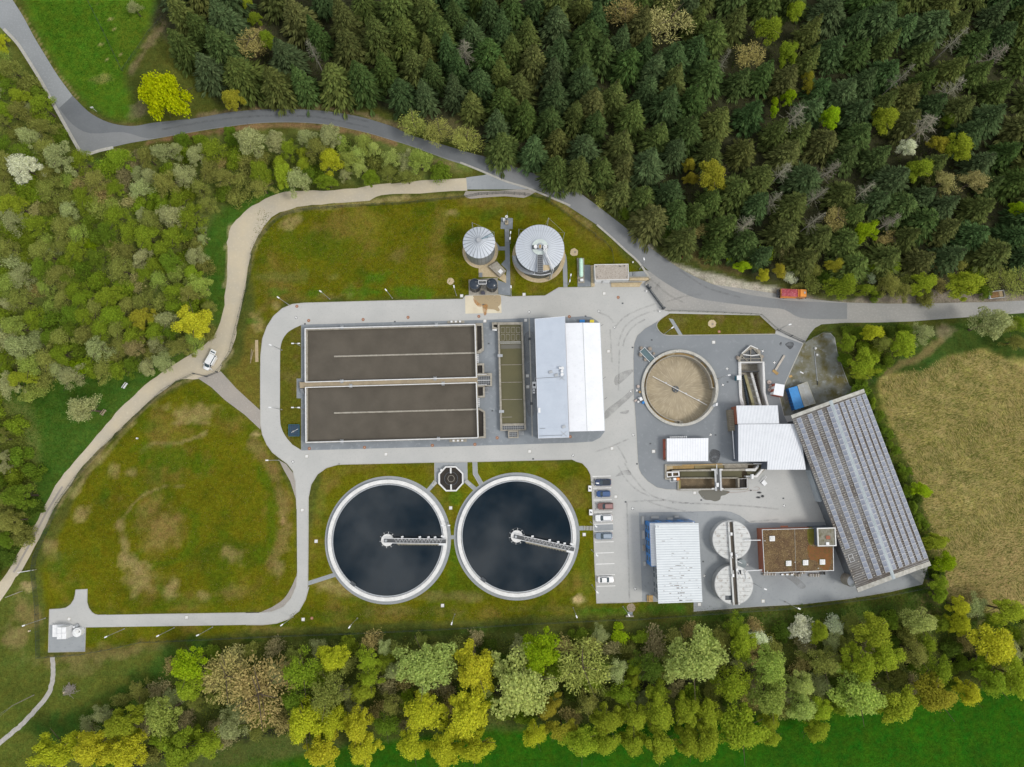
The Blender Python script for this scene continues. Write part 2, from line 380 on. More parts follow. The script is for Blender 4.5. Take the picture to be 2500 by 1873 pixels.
XS = np.concatenate([[-1600,-900,-500,-300,-220],np.arange(-178,178.1,.8),[220,300,500,900,1600]])
YS = np.concatenate([[-1600,-900,-500,-300,-200],np.arange(-128,140.1,.8),[200,300,500,900,1600]])
GX,GY = np.meshgrid(XS,YS)
rx,ry,rz = GX,GY + CAM_H * math.tan(TILT),np.full(GX.shape,-CAM_H)
cy_,cz_ = ry * CT + rz * ST,-ry * ST + rz * CT
UX,UY = 1250 + FOC * rx / -cz_,936.5 - FOC * cy_ / -cz_      # survey coordinates of every ground vertex
N1 = fbm(GX,GY,14,3);N2 = fbm(GX,GY,5,17);N3 = fbm(GX,GY,2.2,29,3);N4 = fbm(GX,GY,30,41)
COL = np.zeros(GX.shape + (3,));COL[:] = (.075,.088,.017)
COL += (N1[...,None] * np.array((.05,.03,.005)))
def lay(wgt,c): 
    global COL
    wgt = np.clip(wgt,0,1)[...,None];COL = COL * (1 - wgt) + np.array(c) * wgt
def zone(fr,pts,c,soft=10,wob=14,amt=1.0,sm=True):
    p = PX(fr,pts);p = smooth(p,4,True) if sm else p
    d = sdist(UX,UY,p) + N2 * wob * 2 + N3 * wob
    lay(np.clip(d / soft * .5 + .5,0,1) * amt,c)
def blob(fr,x,y,rx_,ry_,c,rot=0,amt=.8,wob=.6):
    """patch of bare or lush ground, ragged edge; sizes in the frame's own units"""
    cx,cy = fr(x,y);s = fr(1,0)[0] - fr(0,0)[0];ca,sa = math.cos(R(rot)),math.sin(R(rot))
    dx,dy = UX - cx,UY - cy;a = (dx * ca + dy * sa) / (rx_ * s);b = (-dx * sa + dy * ca) / (ry_ * s)
    d = 1 - np.sqrt(a * a + b * b) + N2 * wob * 2.2 + N3 * wob * 2.4 + N1 * wob * .9
    lay(np.clip(d * 1.5 + .08,0,1) * amt * .85,c)
def streak(fr,pts,wd,c,amt=.7,wob=.8):
    p = smooth(PX(fr,pts),5);s = fr(1,0)[0] - fr(0,0)[0];d2 = np.full(GX.shape,1e18)
    for (x0,y0),(x1,y1) in zip(p[:-1],p[1:]):
        ex,ey = x1 - x0,y1 - y0;t = np.clip(((UX - x0) * ex + (UY - y0) * ey) / (ex * ex + ey * ey + 1e-9),0,1)
        d2 = np.minimum(d2,(UX - x0 - t * ex) ** 2 + (UY - y0 - t * ey) ** 2)
    d = 1 - np.sqrt(d2) / (wd * s) + N3 * wob * 2 + N2 * wob
    lay(np.clip(d * 1.5,0,1) * amt,c)
TAN,STRAW,OLIVE,LUSH,DEEP,BROWN = (.27,.212,.085),(.42,.33,.16),(.112,.113,.006),(.060,.125,.008),(.030,.095,.006),(.175,.135,.045)
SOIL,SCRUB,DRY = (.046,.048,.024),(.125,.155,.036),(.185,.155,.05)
# forest floor, scrub floor, riverside belt, meadows
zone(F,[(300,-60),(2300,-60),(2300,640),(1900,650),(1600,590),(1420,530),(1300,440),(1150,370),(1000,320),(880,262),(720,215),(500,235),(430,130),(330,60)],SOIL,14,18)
zone(F,[(-60,30),(60,160),(170,340),(440,300),(760,285),(1000,350),(960,375),(560,420),(480,500),(480,640),(470,740),(200,830),(-60,900)],SCRUB,16,20)
zone(F,[(-60,880),(60,860),(100,960),(90,1080),(40,1180),(-60,1260)],SCRUB,16,20)
zone(F,[(60,-60),(330,-60),(310,80),(270,170),(290,250),(230,250),(130,160),(30,-40)],(.066,.135,.010),12,10)
zone(F,[(250,20),(320,10),(300,110),(260,150)],(.085,.125,.012),20,15,.7)
zone(F,[(-60,1680),(400,1600),(600,1560),(1300,1540),(2000,1500),(2300,1480),(2300,1720),(-60,1720)],(.026,.095,.003),8,10)
zone(F,[(-60,1680),(160,1600),(330,1470),(600,1385),(1300,1355),(1900,1310),(2300,1290),(2300,1440),(2050,1490),(1700,1540),(1300,1560),(900,1590),(300,1690)],(.08,.10,.024),14,16)
zone(F,[(-60,1280),(95,1250),(110,1420),(420,1390),(330,1480),(160,1610),(-60,1690)],(.085,.105,.018),12,14)
zone(F,[(480,450),(440,520),(450,640),(470,720),(490,640),(500,540),(560,440),(640,410),(560,410)],(.055,.115,.014),12,10)
zone(F,[(-20,830),(230,800),(420,755),(320,830),(200,960),(90,1150),(-40,1260),(40,1100),(90,980),(60,880)],(.052,.105,.014),14,14)
# plant lawns: olive sward with worn soil
zone(F,[(90,1230),(200,1000),(330,870),(420,818),(440,830),(560,930),(600,1000),(636,1080),(640,1250),(600,1320),(200,1325),(185,1280),(110,1320),(100,1400),(180,1410),(420,1375),(700,1350),(1400,1320),(1400,1300),(1290,1300),(1280,1000),(700,1000),(640,1330),(100,1330)],OLIVE,6,8,1,False)
zone(F,[(560,440),(540,530),(550,640),(560,760),(570,700),(620,650),(1010,640),(1200,635),(1290,625),(1380,590),(1330,540),(1240,450),(1160,418),(980,425),(700,440),(610,470)],OLIVE,6,8,1,False)
zone(F,[(490,810),(560,900),(562,700),(600,650),(570,650),(530,720),(520,780)],(.13,.115,.02),6,8)
zone(F,[(1430,680),(1640,680),(1670,715),(1430,720)],OLIVE,6,4)
LAWN = np.zeros(GX.shape)
for p_ in ([(90,1230),(200,1000),(330,870),(420,818),(440,830),(560,930),(600,1000),(636,1080),(640,1250),(600,1320),(110,1320),(100,1400),(180,1410),(700,1350),(1400,1320),(1400,1300),(1280,1300),(1280,1000),(700,1000),(640,1330),(100,1330)],[(560,440),(540,530),(550,640),(560,760),(570,700),(620,650),(1010,640),(1290,625),(1380,590),(1240,450),(1160,418),(980,425),(700,440),(610,470)]): LAWN = np.maximum(LAWN,np.clip(sdist(UX,UY,PX(F,p_)) / 8 + .5,0,1))
B1,B2 = fbm(GX,GY,11,131,5),fbm(GX,GY,8,151,5)
lay(LAWN * np.clip(B1 * 5 - .25,0,.75),(.165,.128,.026));lay(LAWN * np.clip(B2 * 5 - .2,0,.85),(.066,.092,.004))
# upper lawn detail
blob(K4,1500,1110,420,120,(.07,.10,.006),8);blob(K4,1290,930,110,45,TAN,-12);blob(K4,2120,1180,120,60,BROWN,-30,.6)
blob(K4,1900,920,260,90,(.15,.135,.018),0,.6);blob(K4,1300,1350,330,50,(.12,.13,.03),0,.7);blob(K4,1950,1350,160,60,(.05,.14,.008))
blob(Z2,300,60,150,60,(.06,.13,.01));blob(Z2,560,60,120,50,(.055,.13,.008));blob(Z2,1000,50,190,70,(.05,.135,.008));blob(Z2,1450,60,260,70,(.05,.13,.008));blob(Z2,800,90,150,40,TAN,0,.55)
blob(Z2,290,170,60,40,TAN);blob(Z2,110,330,60,110,TAN,0,.7);blob(Z2,80,560,50,130,TAN,0,.6);blob(Z2,50,310,60,25,(.05,.12,.01))
blob(K5,640,855,45,30,TAN);blob(K5,1050,850,330,70,(.06,.10,.008),0,.8);blob(K5,660,1010,90,90,(.05,.095,.006));blob(K5,560,900,60,110,(.16,.13,.03),0,.6)
streak(K5,[(1290,700),(1420,745),(1560,840),(1700,950)],22,(.23,.18,.075),.7);streak(K5,[(0,770),(400,740),(760,715)],26,(.20,.165,.06),.6)
blob(Z3,640,60,600,70,(.17,.15,.035),0,.5);blob(Z3,640,900,40,130,BROWN,0,.7);blob(Z3,1720,880,200,120,(.06,.105,.008),0,.6)
# big lawn detail
blob(L2,1170,1270,210,190,(.20,.145,.045),-25,.95,.4);blob(L2,1400,470,150,70,TAN,-10,.75);blob(L2,1160,430,60,50,TAN,0,.6)
streak(L2,[(1020,740),(1100,690),(1250,690),(1420,640),(1480,610)],18,TAN,.7);streak(L2,[(1250,540),(1400,530),(1500,550)],12,TAN,.5)
blob(L2,950,900,55,40,TAN);blob(L2,820,880,45,60,TAN,20,.6);blob(L2,600,1190,80,60,TAN,-20);blob(L2,860,1090,30,30,TAN,0,.6)
streak(L2,[(860,1250),(890,1400),(900,1480),(990,1600)],40,TAN,.7);blob(L2,380,1450,60,80,TAN,-20,.6);blob(L2,1680,1470,100,70,TAN,10,.65)
streak(L2,[(1830,680),(1950,850),(2010,1000),(2040,1200),(2030,1400),(1950,1560)],60,(.19,.14,.05),.65);blob(L2,2035,1250,30,60,(.38,.27,.12));blob(L2,1840,620,40,20,(.40,.30,.14))
blob(L2,1250,800,330,130,(.06,.10,.004),8,.95);blob(L2,1100,930,170,130,(.055,.09,.006),0,.7);blob(L2,740,1100,70,100,(.045,.085,.006),10);streak(L2,[(1860,860),(1950,1050),(1950,1350),(1880,1520)],46,(.07,.105,.004),.9);streak(L2,[(1320,1150),(1400,1230),(1380,1420),(1280,1520),(1100,1560)],48,(.075,.108,.005),.85)
blob(L2,480,1520,230,70,(.065,.10,.008),-10,.7);blob(L2,1080,560,90,50,(.06,.10,.008),0,.7);blob(L2,640,880,30,200,(.22,.185,.075),35,.6)
streak(L2,[(960,530),(800,720),(640,900),(520,1080)],22,(.27,.23,.09),.55);streak(L2,[(880,1240),(1000,1080),(1200,990),(1320,1000)],10,TAN,.45)
blob(L3,1070,230,130,130,TAN,20,.75);blob(L3,1330,270,70,90,TAN,20,.8);blob(L3,980,60,70,60,TAN,0,.75);blob(L3,1560,330,50,40,TAN);blob(L3,1240,240,40,70,(.08,.12,.012));blob(L3,1800,330,120,70,(.20,.15,.05),0,.6);blob(L3,2150,130,60,120,TAN,20,.6)
blob(L3,1440,380,150,50,(.08,.115,.01),0,.7);blob(L3,450,130,120,60,(.06,.11,.008),0,.7);blob(L3,230,260,60,40,STRAW,0,.7);blob(L3,200,500,110,130,(.20,.15,.06),0,.7);blob(L3,90,640,110,110,(.23,.175,.075),0,.7)
blob(L3,750,780,480,60,(.18,.14,.055),-8,.65);blob(L3,650,890,200,60,(.15,.13,.045),-10,.6);blob(L3,130,850,130,60,(.08,.11,.02),0,.6);streak(L3,[(400,1420),(700,1300),(1000,1150),(1250,900),(1480,760)],150,(.035,.085,.012),.75);blob(L3,360,1350,260,110,(.032,.075,.012),10,.6)
# clarifier lawn detail
blob(Z8,300,1010,240,60,TAN,8,.6);blob(Z8,150,950,90,50,TAN,0,.6);blob(Z8,1150,1060,330,40,(.17,.14,.05),0,.6);blob(Z8,1130,300,60,60,(.05,.12,.008));blob(Z8,1120,800,40,200,(.06,.115,.008),0,.6);blob(Z8,2090,1090,60,30,STRAW);blob(Z8,1500,60,400,60,(.09,.115,.01),0,.5);blob(Z8,2080,250,120,160,(.13,.115,.022),0,.6);blob(Z8,2150,900,50,240,(.075,.115,.01),0,.6);blob(Z8,90,330,60,160,(.10,.125,.014),0,.6);blob(Z8,420,1080,200,30,(.06,.12,.01),0,.7)
blob(L4,700,330,200,60,(.065,.10,.01),0,.6);blob(L4,1200,300,400,40,(.15,.125,.04),0,.5);blob(L4,150,430,260,25,(.19,.15,.05),0,.6);streak(L4,[(0,520),(800,485),(1500,455),(2212,410)],30,(.045,.08,.012),.7)
blob(L5,350,290,500,40,(.13,.12,.03),0,.5);blob(L5,760,310,260,40,(.055,.125,.01),0,.9);blob(L5,1260,290,250,50,(.05,.125,.01),0,.9);blob(L5,540,225,40,35,STRAW);blob(L5,1700,360,260,40,(.04,.10,.012),-4,.8)
streak(L5,[(1510,320),(1900,290),(2212,270)],20,(.10,.095,.06),.8)
streak(L6,[(0,415),(600,350),(1000,290),(1290,240)],24,(.10,.09,.055),.8);blob(L6,700,460,560,60,(.035,.085,.012),-6,.6)
# straw field on the right with its green margin
zone(F,[(1880,700),(2030,705),(2300,640),(2300,830),(2100,770),(1960,830),(1880,850),(1930,1000),(2000,1200),(2060,1300),(2300,1290),(2300,1340),(1990,1350),(1900,1000),(1840,850)],(.045,.075,.014),10,10)
zone(F,[(1896,815),(1990,800),(2040,775),(2105,757),(2150,765),(2300,850),(2300,1300),(2050,1302),(2045,1260),(2025,1180),(1985,1060),(1950,970),(1920,900)],(.27,.235,.070),6,10)
FIELD = np.clip(sdist(UX,UY,smooth(PX(F,[(1896,815),(1990,800),(2040,775),(2105,757),(2150,765),(2300,850),(2300,1300),(2050,1302),(2045,1260),(2025,1180),(1985,1060),(1950,970),(1920,900)]),4,True)) / 12,0,1)
rows = fbm(GX * .16 - GY * .1,GY * 1.2 + GX * .35,1.9,71,3);rows2 = fbm(GX * .9 + GY * .5,GY * .9 - GX * .5,1.6,83,3)
lay(FIELD * np.clip(rows * 3.2 + .15,0,.75),(.085,.105,.022));lay(FIELD * np.clip(rows2 * 3.0 - .1,0,.6),(.46,.37,.165));lay(FIELD * np.clip(N1 * 3.5,0,.6),(.11,.115,.02));lay(FIELD * np.clip(-N4 * 3.0,0,.5),(.30,.225,.10))
blob(F,2150,1250,160,90,(.31,.22,.105),0,.6);blob(F,2190,960,40,110,(.12,.125,.02),15,.5)
blob(R3,1450,760,90,80,(.33,.265,.155),30,.85);streak(R3,[(1450,850),(1300,1000),(1100,1080),(950,1140)],45,(.20,.155,.065),.7);blob(R3,1340,1080,180,70,(.04,.085,.016),-25,.8)
# verges, gravel shoulder and bare soil by the road
zone(R2,[(640,150),(800,270),(1000,375),(1250,440),(1450,490),(1700,545),(1850,580),(1860,680),(1600,640),(1400,590),(1250,540),(1100,475),(950,395),(800,300)],(.40,.37,.30),4,5)
zone(R3,[(-10,420),(240,430),(500,500),(1000,440),(1500,420),(2250,430),(2250,510),(1600,530),(600,530),(0,500)],(.225,.195,.15),6,10)
blob(R2,1150,300,170,60,BROWN,25,.7);blob(R2,1380,380,160,40,(.19,.13,.06),20,.7)
streak(T7,[(560,905),(900,850),(1300,825),(1700,850),(2000,930),(2212,1010)],26,(.22,.165,.09),.8);streak(T7,[(200,1095),(600,1030),(1000,975),(1400,968),(1750,1010),(2100,1100)],30,(.24,.15,.075),.8)
blob(Z1,920,1210,90,45,(.50,.33,.15),-10,.95,.5);blob(Z1,740,1240,120,30,(.045,.115,.015));streak(Z1,[(1000,560),(1080,440),(1260,180)],40,(.17,.135,.07),.7);streak(Z1,[(700,870),(880,955),(1150,975)],26,(.12,.095,.04),.6);blob(Z1,1060,850,90,70,(.17,.14,.085),-30,.7)
blob(Z1,780,610,90,30,TAN,-10,.5);streak(Z1,[(105,0),(260,250),(420,530),(600,760)],10,(.25,.2,.09),.7)
for x_,y_ in ((740,40),(880,230),(780,340),(820,460),(930,420),(850,150)): blob(Z1,x_,y_,14,11,STRAW,0,.7)
streak(T8,[(560,1190),(800,1290),(1100,1390),(1300,1470),(1450,1550)],24,(.16,.125,.07),.8);blob(T8,300,1000,300,120,(.16,.14,.06),0,.6);blob(T8,230,1270,130,50,(.24,.17,.09),15,.6)
streak(K4,[(830,960),(800,1080),(815,1200),(790,1420)],20,(.38,.31,.17),.6);streak(K4,[(2212,730),(1700,790),(1250,850),(1060,1030),(970,1300)],22,(.30,.25,.11),.55)
streak(L2,[(1660,20),(1590,130)],28,(.40,.34,.18),.6);streak(L2,[(1400,215),(1200,300),(980,490),(700,760),(500,1010),(330,1290)],16,(.26,.21,.10),.6)
blob(L1,620,430,150,110,(.17,.125,.07),20,.75);blob(T7,1000,330,130,130,(.20,.14,.085),0,.8)
# the brook under the belt
streak(F,[(-40,1700),(250,1660),(430,1600),(520,1590),(800,1545),(960,1490),(1160,1500),(1400,1480),(1560,1455),(1800,1440),(2010,1430),(2090,1425),(2250,1400)],14,(.02,.02,.016),.9)
COL *= (1 + N3[...,None] * .28);COL *= (1 + N2[...,None] * .35 + N1[...,None] * .25);COL = np.clip(COL * 1.08,.006,.8)

ny,nx = GX.shape;idx = np.arange(nx * ny).reshape(ny,nx)
quads = np.stack([idx[:-1,:-1],idx[:-1,1:],idx[1:,1:],idx[1:,:-1]],-1).reshape(-1,4)
keep = np.ones(len(quads),bool)
for h in HOLES:
    inside = (sdist(GX,GY,h) > -1.2).reshape(-1);keep &= ~inside[quads].any(1)
quads = quads[keep]
me = bpy.data.meshes.new('ground')
me.from_pydata(np.stack([GX,GY,np.zeros(GX.shape)],-1).reshape(-1,3).tolist(),[],quads.tolist())
at = me.attributes.new('tint','FLOAT_COLOR','POINT')
at.data.foreach_set('color',np.concatenate([COL.reshape(-1,3),np.ones((nx * ny,1))],1).astype(np.float32).reshape(-1))
me.materials.append(M['ground']);g_ = bpy.data.objects.new('ground',me);C.objects.link(g_);tag(g_,kind='structure')

def struct(name,mb,mat): return tag(mb.build(name,mat),kind='structure')
def sheet(name,poly,z,mat,holes=()):
    return struct(name,MB().sheet(poly,z,holes),mat)
def xy(fr,pts): return [tuple(p[:2]) for p in WP(fr,pts)]
def inside_poly(p,poly):
    x,y = p[0],p[1];c = False;n = len(poly)
    for i in range(n):
        x0,y0 = poly[i];x1,y1 = poly[(i + 1) % n]
        if (y0 > y) != (y1 > y) and x < (x1 - x0) * (y - y0) / (y1 - y0) + x0: c = not c
    return c
# ------------------------------------------------------------------ paving
CONC = (xy(S6,[(380,625),(620,612),(750,590),(860,510),(930,400),(958,290),(965,185),(1228,170),(1222,470),(1260,590),(1330,690),(1400,735),(1470,752),(1657,748)])
        + xy(L3,[(1100,474),(1500,468),(2000,460)]) + xy(L4,[(0,303),(100,303),(200,295),(290,258),(350,190),(388,100),(397,0)])
        + xy(F,[(641,1100),(638,1040)]) + xy(Z2,[(425,1657),(372,1590),(310,1545),(240,1490),(190,1420),(150,1330),(132,1230),(132,800),(134,620),(150,470),(190,360),(250,265),(330,195),(420,158),(520,147),(1200,128),(1950,112),(1975,82)])
        + xy(Z3,[(160,1068),(520,1058),(640,1080),(1020,1070),(1165,982),(1540,978),(1550,860),(2140,880)]) + xy(R2,[(660,525),(825,770),(862,775),(1680,808),(1830,942),(2060,1050)])
        + xy(R3,[(225,880),(330,820),(400,785),(470,785),(510,830),(530,950),(580,1100),(640,1260),(720,1300)]) + xy(Z7,[(700,150),(850,530),(1150,1330),(1110,1455),(900,1505),(600,1555),(300,1590),(0,1605)])
        + xy(Z6,[(1300,1605),(1296,1495),(740,1495),(580,1507),(250,1515),(230,1100),(215,700),(200,300),(186,130),(150,60),(95,3),(20,-18)]) + xy(Z8,[(2040,6),(1240,25),(980,28),(240,45),(150,70),(80,120),(30,200),(10,300),(8,700),(5,1000)])
        + xy(L4,[(489,100),(462,200),(412,290),(330,352),(240,385),(130,397),(0,397)]) + xy(S6,[(1190,1030),(1175,1570),(352,1588)]))
sheet('concrete_pavement',CONC,.02,'concrete',HOLES)
BASIN_PAD = (xy(Z2,[(500,342),(1340,318),(2130,300)]) + xy(Z4,[(545,120),(1140,104),(1210,98),(1290,105),(1350,140),(1395,180),(1440,1345),(1390,1410),(1310,1450),(1130,1462),(0,1497)]) + xy(Z2,[(500,1472),(500,1005),(460,1003),(460,826),(500,826)]))
sheet('basin_pavement',BASIN_PAD,.036,'pavers')
EAST_PAD = (xy(Z5,[(490,6),(330,96),(245,172),(212,260),(203,400),(207,800),(222,1000),(237,1250),(252,1530),(262,1600)]) + xy(Z6,[(700,50),(730,120),(800,200),(900,268),(1000,287),(1110,291)]) + xy(S1,[(390,585),(390,420),(172,408),(172,178),(1560,163),(1830,168)]) + xy(Z6,[(2060,50)]) + xy(Z5,[(2060,1500),(1830,1040),(1790,860),(1850,690),(2030,262),(1745,160)]) + xy(R2,[(1750,985),(760,890),(830,812)]))
sheet('yard_pavement',EAST_PAD,.036,'pavers_east',HOLES[:2])
OFFICE_PAD = xy(Z6,[(705,540),(1600,522),(1700,532),(1790,570),(1860,620),(1900,650),(2212,648)]) + xy(Z7,[(380,1035),(560,1030),(1108,1452),(900,1503),(600,1553),(300,1588),(0,1603)]) + xy(Z6,[(1302,1602),(1298,1492),(742,1492)])
sheet('office_pavement',OFFICE_PAD,.036,'pavers_pale')
sheet('tank_pad',xy(S6,[(382,970),(1188,1036),(1172,1568),(355,1585)]),.037,'pavers_pale')
YARD = xy(R3,[(228,880),(330,822),(400,787),(468,788),(506,830),(526,950),(576,1100),(636,1258),(718,1298)]) + xy(S2,[(1900,930),(980,1200),(872,1205),(800,905),(880,720)])
sheet('mossy_yard',YARD,.045,'yard')
sheet('octagon_pad',xy(S8,[(290,132),(1385,110),(1393,690),(1290,810),(1270,860),(400,860),(380,800),(298,722)]),.040,'pavers_pale')
sheet('garden_path',xy(S8,[(1575,103),(1720,101),(1735,490),(1930,830),(1815,905),(1590,520)]),.040,'pavers_pale')
sheet('tank_path',xy(Z3,[(545,228),(672,234),(668,352),(633,352),(648,1072),(515,1052),(505,900),(590,930),(605,790),(545,730),(590,680),(588,582),(505,580),(490,490),(530,540),(588,540),(582,350),(540,348)]),.036,'pavers')
sheet('curved_path',smooth(xy(Z3,[(1212,600),(1240,620),(1252,680),(1258,800),(1262,976)]),3) + xy(Z3,[(1217,976),(1212,800)]),.036,'pavers_pale')
sheet('service_pad',xy(Z3,[(1366,664),(1440,664),(1440,738),(1508,740),(1512,972),(1370,975)]),.036,'pavers')
sheet('gravel_strip',xy(Z3,[(1510,742),(1560,742),(1555,970),(1518,974)]),.03,'sand')
sheet('parking_strip',xy(Z6,[(222,668),(426,662),(430,730),(228,736)]),.036,'pavers_pale')
for nm,fr,pts in (('tank_footpath',Z8,[(8,945),(215,878),(228,908),(8,978)]),('tank_footpath',Z8,[(1085,592),(1150,590),(1150,620),(1085,622)]),
                    ('slope_path',Z5,[(585,-12),(632,-2),(738,172),(695,172)]),('slope_path',Z3,[(1925,815),(2085,805),(2130,870),(1925,870)])):
    sheet(nm,xy(fr,pts),.056 if fr is Z5 else .038,'pavers_pale')
# lawns lying inside the paving
sheet('lawn',smooth(xy(Z2,[(440,372),(380,410),(335,470),(314,540),(309,640),(308,900),(309,1190),(325,1280),(365,1355),(420,1420)]),3) + xy(Z2,[(498,1468),(498,1005),(458,1003),(458,826),(498,826),(498,346)]),.05,'lawn')
WEDGE = smooth(xy(R2,[(862,795),(800,835),(758,875),(750,910),(770,950),(810,982),(860,992)]),3) + xy(R2,[(1815,980),(1822,945),(1678,812)])
sheet('lawn',WEDGE,.05,'lawn')

# ------------------------------------------------------------------ roads
ROAD_N = PX(Z1,[(95,-4),(180,130),(260,280),(350,430),(450,590),(560,740),(680,860),(800,930),(920,965)]) + PX(T7,[(100,972),(240,947),(560,913),(800,870),(1000,850),(1200,842),(1400,845),(1600,862),(1800,895),(1950,935),(2100,985)]) + PX(T8,[(0,1040),(150,1085),(300,1130),(450,1175),(600,1215),(750,1265),(900,1320),(1050,1370),(1200,1430),(1330,1500)]) + PX(R2,[(440,0),(560,100),(680,195),(830,305),(960,390),(1100,465),(1250,530),(1400,582),(1600,628),(1850,666)]) + PX(R3,[(120,496),(300,505),(620,517)])
ROAD_S = PX(R3,[(620,660),(440,662),(200,650)]) + PX(R2,[(1900,760),(1750,742),(1500,715),(1300,690),(1100,655),(950,590),(800,500),(690,420),(590,335),(480,235),(350,118),(215,0)]) + PX(T8,[(1100,1520),(900,1440),(750,1398),(600,1340),(450,1282),(300,1235),(150,1180),(0,1125)]) + PX(T7,[(2050,1075),(1900,1030),(1750,995),(1600,965),(1400,948),(1200,945),(1000,955),(800,980),(600,1010),(400,1045),(200,1080)]) + PX(Z1,[(1000,1105),(870,1135),(760,1155),(640,1190),(540,1010),(440,835),(330,640),(220,470),(140,345),(60,268),(-20,190),(-20,-4)])
sheet('road',[tuple(W(*p)[:2]) for p in smooth(ROAD_N,3) + smooth(ROAD_S[:-2],3) + ROAD_S[-2:]],.03,'asphalt')
OLD = [tuple(W(*p)[:2]) for p in smooth(PX(Z1,[(95,-4),(180,130),(260,280),(350,430),(450,590),(560,740)]),3)] + [tuple(W(*p)[:2]) for p in smooth(PX(Z1,[(455,835),(330,640),(220,470),(140,345),(60,268),(-20,190)]),3)] + xy(Z1,[(-20,-4)])
sheet('old_road',OLD,.034,'asphalt_old')
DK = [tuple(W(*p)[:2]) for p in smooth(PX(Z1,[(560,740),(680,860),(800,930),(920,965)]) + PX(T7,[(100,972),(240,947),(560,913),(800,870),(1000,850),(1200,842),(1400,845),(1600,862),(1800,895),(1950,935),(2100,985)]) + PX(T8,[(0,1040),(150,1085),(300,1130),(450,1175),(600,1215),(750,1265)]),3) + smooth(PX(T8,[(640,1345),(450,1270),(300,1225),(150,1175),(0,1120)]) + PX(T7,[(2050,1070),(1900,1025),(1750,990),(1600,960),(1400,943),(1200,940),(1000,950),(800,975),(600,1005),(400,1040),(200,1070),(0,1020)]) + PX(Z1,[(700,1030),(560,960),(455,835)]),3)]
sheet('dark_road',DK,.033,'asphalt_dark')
sheet('side_road',xy(R3,[(380,490),(620,512),(1000,522),(1300,522),(1600,513),(1850,508),(2250,492),(2250,603),(2000,622),(1800,637),(1500,658),(1200,682),(900,692),(600,694),(390,708),(330,740),(280,800),(240,870),(215,875)]) + xy(R2,[(2055,1048),(1828,940),(1678,806),(865,772),(825,768),(660,525),(692,485),(640,400),(900,480)]),.022,'asphalt_pale')
TRK_A = PX(K5,[(760,580),(400,605),(180,625)]) + PX(K4,[(2050,622),(1800,660),(1550,680),(1300,686),(1150,720),(1000,800),(900,880),(835,960),(805,1080),(812,1200),(795,1422)]) + PX(L1,[(1500,1290),(1440,1440),(1330,1530),(1200,1610)]) + PX(L2,[(1130,200),(1000,310),(900,400),(800,510),(700,630),(600,740),(500,860),(400,990),(330,1120),(240,1290),(150,1440),(50,1620)]) + PX(L3,[(0,215),(-60,340)])
TRK_B = PX(K5,[(760,680),(400,700),(100,715)]) + PX(K4,[(1900,755),(1600,780),(1400,800),(1250,835),(1150,890),(1080,970),(1030,1060),(990,1160),(965,1280),(945,1422)]) + PX(L1,[(1605,1330),(1585,1450),(1540,1570)]) + PX(L2,[(1600,100),(1570,175),(1440,225),(1300,228),(1200,290),(1080,380),(980,470),(900,550),(800,650),(700,745),(600,850),(500,990),(420,1110),(340,1260),(250,1430),(150,1610)]) + PX(L3,[(120,190),(0,385),(-60,480)])
TA,TB = [tuple(W(*p)[:2]) for p in smooth(TRK_A,3)],[tuple(W(*p)[:2]) for p in smooth(TRK_B,3)]
rj = random.Random(4)
jit = lambda pts,a: [(p[0] + rj.uniform(-a,a),p[1] + rj.uniform(-a,a)) for p in pts]
sheet('gravel_track',jit(TA,.18) + jit(TB,.18)[::-1],.014,'track')
mid = [tuple(W(*p)[:2]) for p in smooth([((a[0] + b[0]) / 2,(a[1] + b[1]) / 2) for a,b in zip(PX(L2,[(900,400),(700,630),(500,860),(330,1120),(150,1440),(50,1620)]),PX(L2,[(980,470),(800,700),(560,910),(420,1110),(250,1430),(150,1610)]))],4)]
struct('track_crown',MB().ribbon(jit(mid,.1)[10:],.55,.02),'path')
sheet('concrete_slab',xy(K5,[(752,580),(890,562),(935,545),(1290,668),(1180,672),(760,672)]),.026,'repair_slab' if 'repair_slab' in M else 'pavers_pale')
sheet('gravel_path',jit(xy(L2,[(1590,168),(1700,288),(1800,378),(1875,452),(1875,585),(1760,482),(1620,372),(1520,282),(1420,212)]),.1),.018,'path')
sheet('asphalt_patch',xy(L2,[(2010,808),(2060,835),(2110,900),(2135,960),(2135,1100),(2090,960),(2040,870)]),.012,'path')
sheet('asphalt_patch',smooth(xy(L4,[(395,20),(385,100),(345,190),(285,258),(200,293),(120,297)]),3) + smooth(xy(L4,[(200,262),(290,200),(350,110),(385,30)]),3),.012,'path')
FP = smooth(xy(L3,[(403,800),(410,900),(400,1010),(360,1110),(270,1220),(160,1330),(70,1410),(-40,1500)]),5)
struct('footpath',MB().ribbon(jit(FP,.12),1.25,.012),'white_gravel')
sheet('gravel_bed',jit(smooth(xy(K5,[(750,690),(1000,680),(1270,675),(1265,705),(1200,735),(1050,725),(850,740),(760,735)]),2,True),.15),.010,'path')
